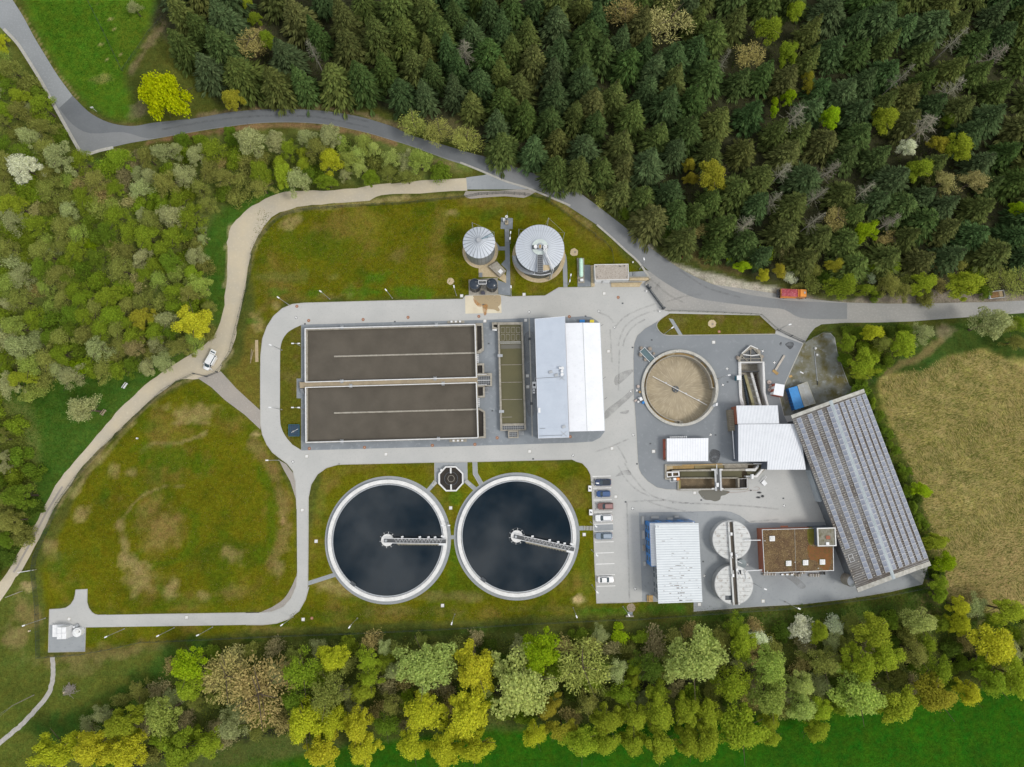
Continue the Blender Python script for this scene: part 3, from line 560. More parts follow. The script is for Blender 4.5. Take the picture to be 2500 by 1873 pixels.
# kerbs and edgings
def kerb(fr,pts,wd=.18,z=.10,n=1,name='kerb'):
    p = [tuple(W(*q)[:2]) for q in (smooth(PX(fr,pts),n) if n > 1 else PX(fr,pts))]
    return struct(name,MB().ribbon(p,wd,0,z),'kerb')
kerb(Z1,[(30,225),(130,330),(210,450),(320,630),(425,825),(525,1005),(635,1200)],.9,.14,4);kerb(Z1,[(628,1202),(700,1185),(780,1160),(875,1140)],.9,.12,3)
kerb(T8,[(390,1255),(480,1290),(600,1340),(750,1403),(900,1448),(1050,1508),(1240,1588)],.55,.12,3)
kerb(R2,[(212,-4),(345,112),(470,228),(585,332),(690,482)],.55,.12,3)
kerb(R2,[(868,772),(1200,783),(1500,797),(1678,807),(1828,941)],.35,.16)
for seg in (CONC[0:14],CONC[14:24],CONC[24:44],CONC[44:50]): struct('kerb',MB().ribbon(seg,.14,0,.09),'kerb')
i0 = len(CONC) - 3 - 7 - 10 - 12
struct('kerb',MB().ribbon(CONC[i0:i0 + 12],.16,0,.09),'kerb');struct('kerb',MB().ribbon(CONC[i0 + 12:len(CONC) - 3],.16,0,.09),'kerb');struct('kerb',MB().ribbon(CONC[-3:] + [CONC[0]],.16,0,.09),'kerb')
struct('kerb',MB().ribbon(WEDGE,.16,0,.1),'kerb');struct('kerb',MB().ribbon(EAST_PAD[:17],.12,.02,.06),'kerb');struct('kerb',MB().ribbon(OFFICE_PAD[:7],.10,.02,.05),'pavers')
struct('kerb',MB().ribbon(xy(S2,[(1175,60),(1020,390),(880,715)]),.22,0,.08),'kerb');struct('kerb',MB().ribbon(xy(S2,[(800,905),(872,1205)]),.15,0,.08),'kerb')
for pts in ([(290,132),(296,722)],[(1385,110),(1393,690)],[(1572,103),(1588,522),(1812,905)],[(1722,101),(1737,490),(1932,830)]): struct('kerb',MB().ribbon(xy(S8,pts),.14,0,.08),'kerb')
# painted bay lines
for (a,b) in (((205,148),(403,142)),((212,275),(408,269)),((218,403),(412,397)),((222,533),(417,528)),((222,664),(427,657)),((228,740),(428,733)),((232,856),(434,851)),((237,975),(437,968)),((242,1094),(442,1087)),((248,1213),(446,1206)),((250,1332),(452,1327))):
    struct('parking_line',MB().ribbon(xy(Z6,[a,b]),.22,.030),'white_line')
# tyre marks, wet patches, stains
def stain(name,fr,pts,mat,z=.0405,sm=True): sheet(name,smooth(xy(fr,pts),4,True) if sm else xy(fr,pts),z,mat)
def skid(fr,pts,wd=.45,z=.0405): struct('tyre_mark',MB().ribbon(smooth(xy(fr,pts),5),wd,z),'tyre_mark')
for p in ([(1560,210),(1640,120),(1780,40),(2000,-40)],[(1590,420),(1610,320),(1680,190),(1830,90),(2080,10)],[(1640,420),(1660,340),(1740,220),(1880,130)],[(1380,60),(1480,100),(1540,170)],[(1600,460),(1590,900)],[(1500,240),(1520,600)],[(1580,1500),(1640,1600),(1680,1680)],[(1340,1560),(1520,1500),(1700,1420)]): skid(Z4,p)
for p in ([(550,0),(600,90),(680,200),(760,290),(880,370),(1060,415),(1300,440)],[(480,30),(560,170),(680,290),(820,360)],[(760,400),(1000,480),(1300,540)],[(1060,430),(1500,445),(1900,470),(2212,500)],[(1850,640),(2212,610)],[(570,420),(1000,402)],[(575,430),(590,900),(605,1500)]): skid(Z6,p)
for p in ([(690,480),(850,620),(1000,700)],[(840,690),(1000,640),(1150,620)],[(950,400),(1200,560),(1500,650)]): skid(R2,p,.5,.034)
for x0 in (0,.9): struct('tyre_mark',MB().ribbon(smooth([tuple(Vector(W(*p)[:2]) + Vector((0,x0 * 2))) for p in PX(T7,[(300,1000),(700,930),(1100,895),(1500,905),(1900,985)])],5),.6,.034),'tyre_mark')
stain('wet_patch',S1,[(740,610),(760,690),(830,760),(930,770),(1010,790),(1090,760),(1110,700),(1180,680),(1250,620),(1000,595)],'wet_stain',.026)
stain('oil_patch',Z5,[(1050,1400),(1130,1420),(1140,1470),(1110,1540),(1040,1540),(1020,1470)],'dark_stain')
stain('oil_patch',S2,[(890,70),(960,30),(1020,45),(1020,100),(970,150),(930,120)],'dark_stain');stain('oil_patch',S2,[(795,70),(830,30),(830,90)],'dark_stain')
stain('dark_patch',Z4,[(1560,740),(1690,680),(1750,690),(1600,830),(1550,830)],'repair',.026);stain('dark_patch',Z4,[(1450,1120),(1600,1000),(1760,870),(1760,930),(1600,1080),(1450,1210)],'repair',.026);stain('dark_patch',Z4,[(1600,1140),(1700,1110),(1680,1150)],'repair',.026)
stain('dark_patch',Z6,[(450,150),(520,90),(600,80),(620,130),(540,130)],'repair',.026)
stain('dark_patch',S5,[(600,1080),(760,1060),(1000,1260),(900,1330),(760,1200)],'repair');stain('dark_patch',Z4,[(560,350),(700,340),(690,1100),(600,1100)],'repair',.0405)
stain('dark_patch',R2,[(735,560),(770,510),(780,540),(750,590)],'tyre_mark',.034)

# ================================================================== tanks, basins and buildings
def xz(fr,pts,z): return [tuple(W(*fr(x,y),z)[:2]) for x,y in pts]
def wallring(mb,outer,inner,z0,z1):
    """concrete wall between two outlines"""
    mb.sheet(outer,z1,[inner])
    for poly,flip in ((outer,False),(inner,True)):
        n = len(poly);vs = [(p[0],p[1],z0) for p in poly] + [(p[0],p[1],z1) for p in poly]
        fs = [(i,(i + 1) % n,n + (i + 1) % n,n + i) for i in range(n)]
        a = sum(poly[i][0] * poly[(i + 1) % n][1] - poly[(i + 1) % n][0] * poly[i][1] for i in range(n))
        if (a < 0) != flip: fs = [f[::-1] for f in fs]
        mb.add(vs,fs)
    return mb
def inset(poly,d):
    c = centroid(poly);n = len(poly);out = []
    a = sum(poly[i][0] * poly[(i + 1) % n][1] - poly[(i + 1) % n][0] * poly[i][1] for i in range(n));sg = 1 if a > 0 else -1
    for i in range(n):
        p0,p1,p2 = (Vector(poly[k][:2]) for k in (i - 1,i,(i + 1) % n))
        e1 = (p1 - p0).normalized();e2 = (p2 - p1).normalized();n1 = Vector((-e1.y,e1.x)) * sg;n2 = Vector((-e2.y,e2.x)) * sg
        b = (n1 + n2);b = b / max(b.length_squared,.2) * 2 * d / 1.0;out.append(tuple(p1 + b * .5 * 1.0 * 2 / 2))
    return out
def rail(mb,pts,z,h=1.1,r=.05,post=2.2,rp=.035,closed=False,mids=1):
    pts = [tuple(p[:2]) for p in pts] + ([tuple(pts[0][:2])] if closed else [])
    for a,b in zip(pts[:-1],pts[1:]):
        mb.tube((*a,z + h),(*b,z + h),r,5)
        for k in range(mids): mb.tube((*a,z + h * (k + 1) / (mids + 1)),(*b,z + h * (k + 1) / (mids + 1)),r * .6,4)
        L = (Vector(b) - Vector(a)).length;n = max(1,int(L / post))
        for i in range(n + 1):
            p = Vector(a).lerp(Vector(b),i / n);mb.tube((p.x,p.y,z),(p.x,p.y,z + h),rp,4)
    return mb
def gridbars(mb,poly4,z,nx_,ny_,w_=.06,h=.05):
    a,b,c,d = [Vector(p[:2]) for p in poly4]
    for i in range(nx_ + 1): t = i / nx_;mb.beam(a.lerp(b,t),d.lerp(c,t),w_,z,z + h)
    for j in range(ny_ + 1): t = j / ny_;mb.beam(a.lerp(d,t),b.lerp(c,t),w_,z + .002,z + h + .002)
    return mb

# ------------------------------------------------------------------ aeration basin
ZT = 1.3
c0 = centroid(xz(Z2,[(527,375),(2090,1405)],0))
ab = thing('aeration_basin','long rectangular aeration basin of brown sludge split by a central walkway','basin',(c0.x,c0.y,0))
mb = MB()
U_O = xz(Z2,[(527,372),(2068,333),(2082,838),(530,880)],ZT);U_I = xz(Z2,[(554,392),(2052,354),(2064,815),(556,857)],ZT)
L_O = xz(Z2,[(530,881),(2082,839),(2094,1364),(534,1407)],ZT);L_I = xz(Z2,[(556,908),(2066,870),(2080,1350),(556,1392)],ZT)
wallring(mb,U_O,U_I,0,ZT);wallring(mb,L_O,L_I,0,ZT);mb.build('wall','wall',ab)
MB().sheet(U_I,.75).build('water','sludge',ab);MB().sheet(L_I,.75).build('water','sludge',ab)
MB().prism(xz(Z2,[(484,860),(2080,818),(2082,866),(488,912)],ZT + .1),ZT - .2,ZT + .1,True).build('walkway',paint('worn_walkway',(.36,.29,.19),(.28,.23,.16),.9,scale=.5,fine=(.42,.36,.26),finescale=4),ab)
for a,b in (((793,627),(2058,595)),((793,1136),(2072,1103))):
    p = xz(Z2,[a,b],1.0);MB().beam(p[0],p[1],.42,0,1.0).build('divider_wall','wall',ab)
for pts in ([(534,858),(532,377),(2060,338),(2075,815)],[(536,906),(2072,862),(2088,1358),(540,1400)]):
    rail(MB(),xz(Z2,pts,ZT + 1.1),ZT,1.1,.13,2.3,.05,True).build('handrail','white_steel',ab)
for sx,sy in ((868,368),(1716,345),(868,852),(948,893),(1704,828),(1776,872),(868,1392),(1735,1368)):
    x,y = xz(Z2,[(sx,sy)],ZT)[0];m_ = MB().box((x,y,0),(.7,1.0,.08),0,ZT + .15);rail(m_,[(x - .35,y - .5),(x - .35,y + .5)],ZT,1.1,.04,1);rail(m_,[(x + .35,y - .5),(x + .35,y + .5)],ZT,1.1,.04,1);m_.build('ladder','steel',ab)
for nm,fr,o,i in (('outlet_chamber',S4,[(166,152),(252,150),(266,488),(216,530),(170,532)],[(176,184),(236,182),(242,466),(181,505)]),
                     ('inlet_box',S4,[(180,660),(268,658),(270,783),(181,784)],[(184,684),(246,682),(248,781),(185,781)]),
                     ('inlet_box',S4,[(184,949),(278,949),(279,1090),(190,1091)],[(189,958),(253,957),(255,1068),(192,1070)]),
                     ('outlet_chamber',S4,[(188,1226),(216,1226),(281,1266),(291,1604),(192,1608)],[(196,1249),(208,1249),(260,1280),(263,1580),(202,1585)])):
    O,I = xz(fr,o,1.15),xz(fr,i,1.15);ch = wallring(MB(),O,I,0,1.15).build(nm,'wall',ab);MB().sheet(I,.6).build('water','dark_water',ch)
O = xz(S4,[(181,785),(368,782),(368,945),(183,948)],1.4);I = xz(S4,[(192,822),(345,818),(346,935),(193,935)],1.4)
gb = wallring(MB(),O,I,0,1.4).build('grated_chamber','wall',ab);MB().sheet(I,1.2).build('cover','grate',gb);gridbars(MB(),I,1.22,7,3).build('grating','steel',gb)
for pts in ([(182,800),(300,798)],[(185,875),(345,872)],[(187,932),(300,930)]): rail(MB(),xz(S4,pts,2.2),1.35,.9,.07,1.2).build('handrail','white_steel',ab)
m_ = MB()
for k in range(5): p = xz(S4,[(282,968 + k * 15),(326,968 + k * 15)],.3);m_.beam(p[0],p[1],.12,.15,1.2 - k * .2)
m_.build('steps','steel',ab)
for y0,y1 in ((545,650),(1100,1205)):
    m_ = MB()
    for xx in (178,192): p = xz(S4,[(xx + (y0 > 900) * 12,y0),(xx + 2 + (y0 > 900) * 12,y1)],1.0);m_.tube((*p[0],1.1),(*p[1],1.1),.07)
    for k in range(5): yy = y0 + (y1 - y0) * k / 4;p = xz(S4,[(176 + (y0 > 900) * 12,yy),(196 + (y0 > 900) * 12,yy)],1.0);m_.tube((*p[0],1.1),(*p[1],1.1),.06);m_.tube((*p[1],.0),(*p[1],1.1),.05)
    m_.build('pipe_manifold','white_steel',ab)
p = xz(Z2,[(476,855),(500,855),(500,910),(478,912)],.6);MB().prism(p,0,.6).build('landing','wall',ab)
m_ = MB()
for k in range(6): q = xz(Z2,[(495,925 + k * 8),(524,924 + k * 8)],.5);m_.beam(q[0],q[1],.14,0,1.2 - k * .18)
m_.build('steps','steel',ab)
for a in ((1830,1372,1985,1395),(1812,308,1965,326)):
    q = xz(Z2,[(a[0],a[1]),(a[2],a[1] - 3),(a[2],a[3]),(a[0],a[3] + 3)],.25);t_ = thing('valve_plinth','long pale plinth with white valve boxes beside the %s side of the aeration basin' % ('lower' if a[1] > 900 else 'upper'),'plinth',(*centroid(q)[:2],.03))
    MB().prism(q,.03,.28).build('slab','wall',t_)
    for f_ in (.25,.5,.75): b_ = Vector(q[0]).lerp(Vector(q[1]),f_) * .5 + Vector(q[3]).lerp(Vector(q[2]),f_) * .5;MB().box((b_.x,b_.y,0),(.55,.5,.5),0,.28).build('valve_box','white_steel',t_)

# ------------------------------------------------------------------ narrow settling basin
O = xz(S4,[(441,141),(757,138),(801,1502),(474,1512)],1.5);I = xz(S4,[(463,170),(735,168),(776,1417),(497,1422)],1.5);I2 = xz(S4,[(497,1450),(777,1444),(779,1494),(500,1500)],1.5)
nb = thing('settling_basin','narrow olive-green settling basin between the aeration basin and the grey hall','basin',(*centroid(O)[:2],0))
m_ = MB();wallring(m_,O[:2] + [tuple(Vector(O[1]).lerp(Vector(O[2]),.945)),tuple(Vector(O[0]).lerp(Vector(O[3]),.943))],I,0,1.5)
wallring(m_,[tuple(Vector(O[0]).lerp(Vector(O[3]),.944)),tuple(Vector(O[1]).lerp(Vector(O[2]),.946)),O[2],O[3]],I2,0,1.52);m_.build('wall','wall',nb)
MB().sheet(I,1.0).build('water','green_water',nb);MB().sheet(I2,1.3).build('cover','grate',nb);gridbars(MB(),I2,1.32,10,2).build('grating','steel',nb)
for r_,(y0,y1) in enumerate(((202,274),(292,368))):
    for k in range(4):
        x0 = 480 + k * 65;q = smooth(xz(S4,[(x0,y0 + 8),(x0 + 8,y0),(x0 + 40,y0),(x0 + 48,y0 + 8),(x0 + 49,y1 - 8),(x0 + 41,y1),(x0 + 9,y1),(x0 + 2,y1 - 8)],1.1),2,True)
        wallring(MB(),q,inset(q,.16),.95,1.14).build('weir_trough','wall',nb)
q = xz(S4,[(478,420),(738,415),(740,470),(480,476)],1.06);MB().sheet(q,1.06).build('scum_band','wet_stain',nb)
for pts in ([(470,388),(730,386)],[(472,404),(732,402)]): rail(MB(),xz(S4,pts,1.9),1.4,.5,.05,.8).build('crossbeam','white_steel',nb)
for y_ in (676,897,1115,1338): q = xz(S4,[(484,y_ + 3),(748 if y_ < 1300 else 620,y_ - 1)],1.1);MB().beam(q[0],q[1],.12,.6,1.12).build('baffle','wall',nb)
for x_,y_ in ((470,562),(488,1268)): q = xz(S4,[(x_ - 30,y_ - 18),(x_ + 32,y_ - 18),(x_ + 32,y_ + 16),(x_ - 30,y_ + 16)],1.7);MB().prism(q,1.5,1.7).build('bracket','steel',nb)
O = xz(S4,[(368,140),(440,140),(441,222),(371,225)],1.3);I = xz(S4,[(386,168),(436,168),(437,210),(388,196)],1.3);ch = wallring(MB(),O,I,0,1.3).build('pump_chamber','wall',nb);MB().sheet(I,.5).build('water','dark_water',ch)
q = xz(S4,[(370,205),(435,215),(435,248),(372,240)],1.0);MB().prism(q,.1,1.0).build('pump_box','white_steel',nb)
O = xz(S4,[(571,1512),(702,1508),(704,1602),(574,1606)],1.2);I = xz(S4,[(586,1528),(688,1524),(690,1588),(588,1592)],1.2);ch = wallring(MB(),O,I,0,1.2).build('outlet_chamber','wall',nb);MB().sheet(I,1.0).build('cover','grate',ch);gridbars(MB(),I,1.02,5,3).build('grating','steel',ch)
m_ = MB()
for k in range(5): q = xz(S4,[(712 + k * 13,1512),(713 + k * 13,1565)],.5);m_.beam(q[0],q[1],.14,0,1.1 - k * .2)
m_.build('steps','steel',nb)

# ------------------------------------------------------------------ clarifiers
def clarifier(c8,r_pave,r_wall,r_in,r_water,ang,name,label,chan):
    c = Vector((*W(*Z8(*c8),.4)[:2],0));s = .31646 / SCALE
    rp,rw,ri,rwt = r_pave * s,r_wall * s,r_in * s,r_water * s
    struct('ring_pavement',MB().ring(c,rw - .1,rp,-.1,.045,96),'pavers_pale')
    t = thing(name,label,'clarifier',c)
    MB().ring(c,ri,rw,0,.85,128).build('wall','white_wall',t);MB().ring(c,rwt + .35,ri,0,.42,128).build('channel_floor',chan,t)
    MB().ring(c,rwt,rwt + .3,0,.62,128).build('weir_wall','steel',t)
    MB().sheet(circle(c,rwt,96),.35).build('water','clear_water',t)
    MB().ring(c,rwt * .92,rwt * .93,.30,.30,96)
    for k in (0,):
        a = R(232);MB().box((c.x + (ri - .5) * math.cos(a),c.y + (ri - .5) * math.sin(a),0),(.9,1.5,.3),a,.45).build('outlet_grate','dark_steel',t)
    b = thing('scraper_bridge','white lattice scraper bridge spanning from the hub to the rim of the %s clarifier' % label.split()[0],'bridge',(c.x,c.y,0),'clarifier scraper bridges')
    ca,sa = math.cos(ang),math.sin(ang)
    def bp(u,v): return (c.x + u * ca - v * sa,c.y + u * sa + v * ca)
    Lb = rw - .3
    MB().cyl(c,1.65,.2,1.3,40).build('hub','white_wall',b)
    MB().ring(c,2.15,2.25,.0,.45,48).build('inlet_baffle','dark_steel',b)
    for k in range(10): a = 2 * math.pi * k / 10 + .2;MB().tube((c.x + 1.7 * math.cos(a),c.y + 1.7 * math.sin(a),.7),(c.x + 2.2 * math.cos(a),c.y + 2.2 * math.sin(a),.6),.07,5).build('spoke','white_steel',b)
    MB().beam(bp(-.8,0),bp(Lb,0),1.2,1.35,1.42).build('walkway','grate',b)
    for v in (-.62,.62): rail(MB(),[bp(-.8,v),bp(Lb,v)],1.4,1.05,.08,1.2).build('handrail','white_steel',b)
    m_ = MB();n = 13
    for k in range(n):
        u0 = 2.0 + (Lb - 3.0) * k / n;u1 = u0 + (Lb - 3.0) / n
        m_.tube((*bp(u0,.55),1.46),(*bp((u0 + u1) / 2,-.55),1.46),.05,4);m_.tube((*bp((u0 + u1) / 2,-.55),1.46),(*bp(u1,.55),1.46),.05,4)
    m_.build('truss','white_steel',b)
    m_ = MB();m_.tube((*bp(2.6,-1.05),.75),(*bp(Lb - 1.8,-1.05),.75),.09,5)
    for k in range(14): u = 3.0 + (Lb - 5.4) * k / 13;m_.tube((*bp(u,-1.05),.7),(*bp(u + .25,-1.45),.4),.06,4)
    m_.build('scraper_blades',paint('cream_plastic',(.62,.56,.42),None,.6),b)
    for u in (4.2,9.0,11.4,13.2): q = bp(u,.95);MB().box((q[0],q[1],0),(.65,.45,.45),ang + .3,1.3).build('lamp_box','white_steel',b)
    q = bp(Lb - 1.0,-.95);MB().box((q[0],q[1],0),(1.9,.5,.6),ang,.9).build('drive_unit','white_steel',b)
    q = bp(Lb - .9,1.1);MB().box((q[0],q[1],0),(1.0,.5,.5),ang - .4,.9).build('skimmer','white_steel',b)
    q = bp(-.25,-.1);MB().cyl(q,.35,1.42,1.9,12).build('slip_ring','steel',b)
M['chan1'] = paint('pale_channel',(.55,.56,.56),(.30,.31,.31),.6,scale=.5);M['chan2'] = paint('algae_channel',(.50,.47,.33),(.30,.27,.13),.7,scale=.6)
clarifier((621,626),478,452,424,412,R(-.6),'clarifier','left round clarifier of dark clear water with a nearly level bridge','chan1')
clarifier((1617,597),477,450,422,411,R(-12.2),'clarifier','right round clarifier of dark water with a slanting bridge and algae-stained rim','chan2')

# ------------------------------------------------------------------ octagonal distributor
O = xz(S8,[(413,513),(655,255),(1005,253),(1255,490),(1265,830),(1025,1100),(670,1105),(418,852)],1.0);I = xz(S8,[(467,530),(675,300),(990,298),(1212,512),(1215,818),(1005,1052),(690,1056),(470,832)],1.0)
oc = thing('distribution_shaft','octagonal white-walled distribution shaft of dark water between the two clarifiers','basin',(*centroid(O)[:2],0))
wallring(MB(),O,I,0,1.0).build('wall','white_wall',oc);MB().sheet(I,.4).build('water','dark_water',oc)
cc = centroid(I);MB().ring(cc,1.75,1.9,.1,.62,48).build('weir_ring','dark_steel',oc);MB().ring(cc,.85,.95,.1,.45,32).build('riser_pipe','wall',oc)
for a,b in (((832,290),(834,495)),((842,868),(846,1060))): q = xz(S8,[a,b],1.0);MB().beam(q[0],q[1],.42,.5,1.0).build('support_beam','white_wall',oc)
q = xz(S8,[(468,388),(520,345),(552,372),(500,418)],1.3);MB().prism(q,.1,1.3).build('control_box','white_steel',oc)
for nm,pts in (('stairway',[(250,735),(305,735),(395,815),(250,945),(185,885)]),('stairway',[(1390,700),(1520,850),(1450,910),(1300,800)])): sheet(nm,xy(S8,pts),.046,'concrete')
for pts in ([(260,740),(20,1030),(0,1060),(60,1090),(100,1120),(390,815)],[(1395,700),(1720,985),(1610,1080),(1300,810)]): sheet('stair_path',xy(S8,pts),.041,'pavers_pale')
st = thing('garden_stairs','flight of pale steps climbing from the shaft to the left clarifier','stairs',(*xy(S8,[(290,840)])[0],.05))
for k in range(5): a = xz(S8,[(215 + k * 22,880 - k * 24),(285 + k * 22,920 - k * 22)],.3);MB().beam(a[0],a[1],.26,.05,.12 + .12 * k).build('step','concrete',st)
st = thing('garden_stairs','flight of pale steps climbing from the shaft to the right clarifier','stairs',(*xy(S8,[(1410,810)])[0],.05))
for k in range(5): a = xz(S8,[(1490 - k * 30,835 - k * 26),(1425 - k * 30,885 - k * 24)],.3);MB().beam(a[0],a[1],.26,.05,.12 + .12 * k).build('step','concrete',st)
st = thing('garden_stairs','grey stairway linking the right clarifier with the parked cars','stairs',(*xy(Z8,[(2150,537)])[0],0))
MB().prism(xy(Z8,[(2088,520),(2132,519),(2134,553),(2090,554)]),0,.1).build('landing','pavers_pale',st)
for k in range(7): a = xz(Z8,[(2140 + k * 11,520),(2141 + k * 11,553)],.2);MB().beam(a[0],a[1],.22,0,.1 + .05 * k).build('step','concrete',st)

# ------------------------------------------------------------------ grey and white hall
GZ,WZ = 7.2,6.0
g4 = xz(Z4,[(687,127),(1013,100),(1058,1405),(725,1416)],GZ);w4 = xz(Z4,[(1018,172),(1392,170),(1442,1333),(1060,1342)],WZ)
hall = thing('machine_hall','large hall with a pale blue-grey roof beside a lower white roof','building',(*centroid(g4 + w4)[:2],0))
MB().prism(inset(g4,.35),0,GZ - .1).build('wall',paint('light_wall',(.5,.52,.54),None,.7),hall)
MB().prism(inset(w4,.3),0,WZ - .1).build('wall',paint('white_render',(.62,.63,.63),None,.8),hall)
r1 = MB().prism(g4,GZ - .1,GZ + .08,True).build('roof','grey_roof',hall)
def lerp2(a,b,t): return tuple(Vector(a[:2]).lerp(Vector(b[:2]),t))
m_ = MB()
for k in range(34): t = (k + 1) / 35;m_.beam(lerp2(g4[0],g4[3],t),lerp2(g4[1],g4[2],t),.035,GZ + .08,GZ + .115)
tag(m_.build('roof_ribs','grey_roof',r1),kind='stuff')
wallring(MB(),g4,inset(g4,.14),GZ + .06,GZ + .14).build('verge_trim','white_roof',r1)
m_ = MB();rg = (lerp2(w4[0],w4[1],.5),lerp2(w4[3],w4[2],.5));e1,e2,e3,e4 = w4
m_.add([(*e1,WZ),(*rg[0],WZ + .35),(*rg[1],WZ + .35),(*e4,WZ)],[(0,3,2,1)]);m_.add([(*rg[0],WZ + .35),(*e2,WZ),(*e3,WZ),(*rg[1],WZ + .35)],[(0,3,2,1)])
m_.prism(w4,WZ - .12,WZ - .002,True)
r2_ = m_.build('roof','white_roof',hall)
MB().tube((*rg[0],WZ + .36),(*rg[1],WZ + .36),.08,6).build('ridge_cap','steel',r2_)
m_ = MB()
for k in range(33):
    t = (k + 1) / 34;a,b = lerp2(w4[0],w4[3],t),lerp2(w4[1],w4[2],t);c_ = lerp2(rg[0],rg[1],t)
    m_.tube((*a,WZ + .01),(*c_,WZ + .36),.03,4);m_.tube((*c_,WZ + .36),(*b,WZ + .01),.03,4)
tag(m_.build('roof_ribs','white_roof',r2_),kind='stuff')
m_ = MB();m_.tube((*w4[1],WZ - .05),(*w4[2],WZ - .05),.09,6);m_.build('gutter','steel',r2_)
for x_,y_,r_ in ((980,692,.28),(982,726,.32)): p = xz(Z4,[(x_,y_)],GZ + .6)[0];MB().cyl(p,r_,GZ + .08,GZ + .7,16).cyl(p,r_ * 1.3,GZ + .72,GZ + .85,16).build('roof_vent','white_steel',hall)
p = xz(Z4,[(948,655),(985,659)],GZ + .8);MB().tube((*p[0],GZ + .8),(*p[1],GZ + .8),.32,10).cyl(p[1],.45,GZ + .08,GZ + 1.0,14).build('exhaust_duct','white_steel',hall)
for x_,y_ in ((858,700),(918,733),(1000,1290)): p = xz(Z4,[(x_,y_)],GZ + .1)[0];MB().box((p[0],p[1],0),(1.0,.7,.35),.3,GZ + .08).build('roof_hatch','steel',hall)
for x_,y_ in ((980,764),(1000,1366)):
    p = xz(Z4,[(x_,y_)],GZ + .1)[0];m_ = MB()
    for a in (R(40),R(-40)): m_.beam((p[0] - 1.0 * math.cos(a),p[1] - 1.0 * math.sin(a)),(p[0] + 1.0 * math.cos(a),p[1] + 1.0 * math.sin(a)),.12,GZ + .1,GZ + .2 + (a < 0) * .02)
    m_.build('lightning_rod_foot','steel',hall)
for a,b in (((705,768),(970,752)),((735,1390),(985,1380)),((740,1310),(800,1308))): p = xz(Z4,[a,b],GZ + .14);MB().tube((*p[0],GZ + .14),(*p[1],GZ + .14),.05,4).build('roof_cable','dark_steel',hall)
p = xz(Z4,[(736,1113)],GZ + .5)[0];MB().box((p[0],p[1],0),(.6,1.3,.7),0,GZ + .08).build('air_unit','white_steel',hall)
for x_,y_ in ((1400,210),(1428,775),(1440,996)): p = xz(Z4,[(x_ - 6,y_),(x_ + 26,y_ - 24)],WZ - 1);MB().tube((*p[0],WZ - .3),(*p[1],WZ - 1.2),.05,5).build('lamp_arm','dark_steel',hall)

# ------------------------------------------------------------------ digesters
def silo(name,label,fr,c3,r3,h,nroof,apex,pad,wallmat,rough_roof,ribmat,ribr):
    c = Vector((*W(*fr(*c3),h)[:2],0));s = (fr(1,0)[0] - fr(0,0)[0]) / (FOC / (CAM_H - h) * 1.0);r = r3 * s
    MBp = struct('ring_pavement',MB().cyl(c,r + pad,-.1,.05,64),'sand')
    t = thing(name,label,'tank',c)
    rw = r - .15
    w0 = MB()
    da = 2 * math.pi / nroof
    for k in range(3):
        pass
    # one curved wall panel and one roof panel, repeated round the tank
    aa = [(-da / 2 + .006) + (da - .012) * i / 2 for i in range(3)]
    wm = MB().add([(rw * math.cos(a),rw * math.sin(a),z) for z in (0.02,h - .05) for a in aa],[(0,1,4,3),(1,2,5,4)])
    pm = MB().add([((r + .1) * math.cos(a),(r + .1) * math.sin(a),h) for a in aa] + [(.6 * math.cos(a),.6 * math.sin(a),h + apex) for a in aa],[(0,1,4,3),(1,2,5,4)])
    rm = MB().tube(((r + .1) * math.cos(aa[0]),(r + .1) * math.sin(aa[0]),h + .03),(.6 * math.cos(aa[0]),.6 * math.sin(aa[0]),h + apex + .03),ribr,4,ribr * .5)
    MB().cyl(c,rw - .06,0.01,h - .1,48).build('shell','dark_steel',t)
    MB().cyl(c,r - .05,h - .1,h - .04,48).build('rim','steel',t)
    ow = wm.build('wall_panel',wallmat,t);orf = pm.build('roof_panel',rough_roof,t);orb = rm.build('roof_rib',ribmat,t)
    for o in (ow,orf,orb):
        o.data.transform(Matrix.Translation(c));o.location = (0,0,0)
    for k in range(1,nroof):
        for o in (ow,orf,orb):
            d = o.copy();C.objects.link(d);d.parent = t;d.rotation_euler = (0,0,k * da)
    MB().cyl(c,.62,h + apex - .05,h + apex + .35,20).build('cap','steel',t)
    return t,c,r
M['silo_roof'] = paint('silo_roof_sheet',(.56,.60,.65),(.48,.52,.58),.6,0,scale=.5);M['silo_rib'] = paint('silo_rib',(.20,.22,.25),None,.6);M['silo_rib2'] = paint('silo_rib_pale',(.36,.39,.43),None,.6)
M['silo_wall'] = paint('silo_wall_sheet',(.36,.39,.41),(.28,.31,.33),.45,.35,scale=.4);M['silo_wall2'] = paint('silo_wall_dark',(.11,.135,.14),(.075,.09,.095),.45,.3,scale=.4)
sa_,ca_,ra_ = silo('digester','smaller grey silo tank with a ribbed cone roof on the left',Z3,(307,497),175,8.0,24,2.2,.75,'silo_wall','silo_roof','silo_rib',.085)
sb_,cb_,rb_ = silo('digester','larger round digester with ribbed silver roof and a walkway to its centre',Z3,(963,560),266,8.0,48,1.5,1.0,'silo_wall2','silo_roof','silo_rib2',.06)
HB = 9.4
MB().cyl(cb_,2.25,8.8,HB,48).build('centre_deck',paint('pale_green_deck',(.55,.62,.60),(.47,.53,.50),.5,scale=1),sb_)
MB().box((cb_.x,cb_.y - .1,0),(4.4,1.1,.12),0,HB).build('centre_channel','dark_steel',sb_)
for dx in (-1.25,1.35): MB().cyl((cb_.x + dx,cb_.y - .1),.5,HB + .12,HB + .75,20).build('gas_dome','white_steel',sb_)
MB().box((cb_.x,cb_.y,0),(.5,.9,.5),0,HB + .1).build('gauge_box','brown_box',sb_)
q = [Vector((cb_.x + x,cb_.y + y)) for x,y in ((-.75,-2.2),(.75,-2.2),(.75,-7.2),(-.75,-7.2))]
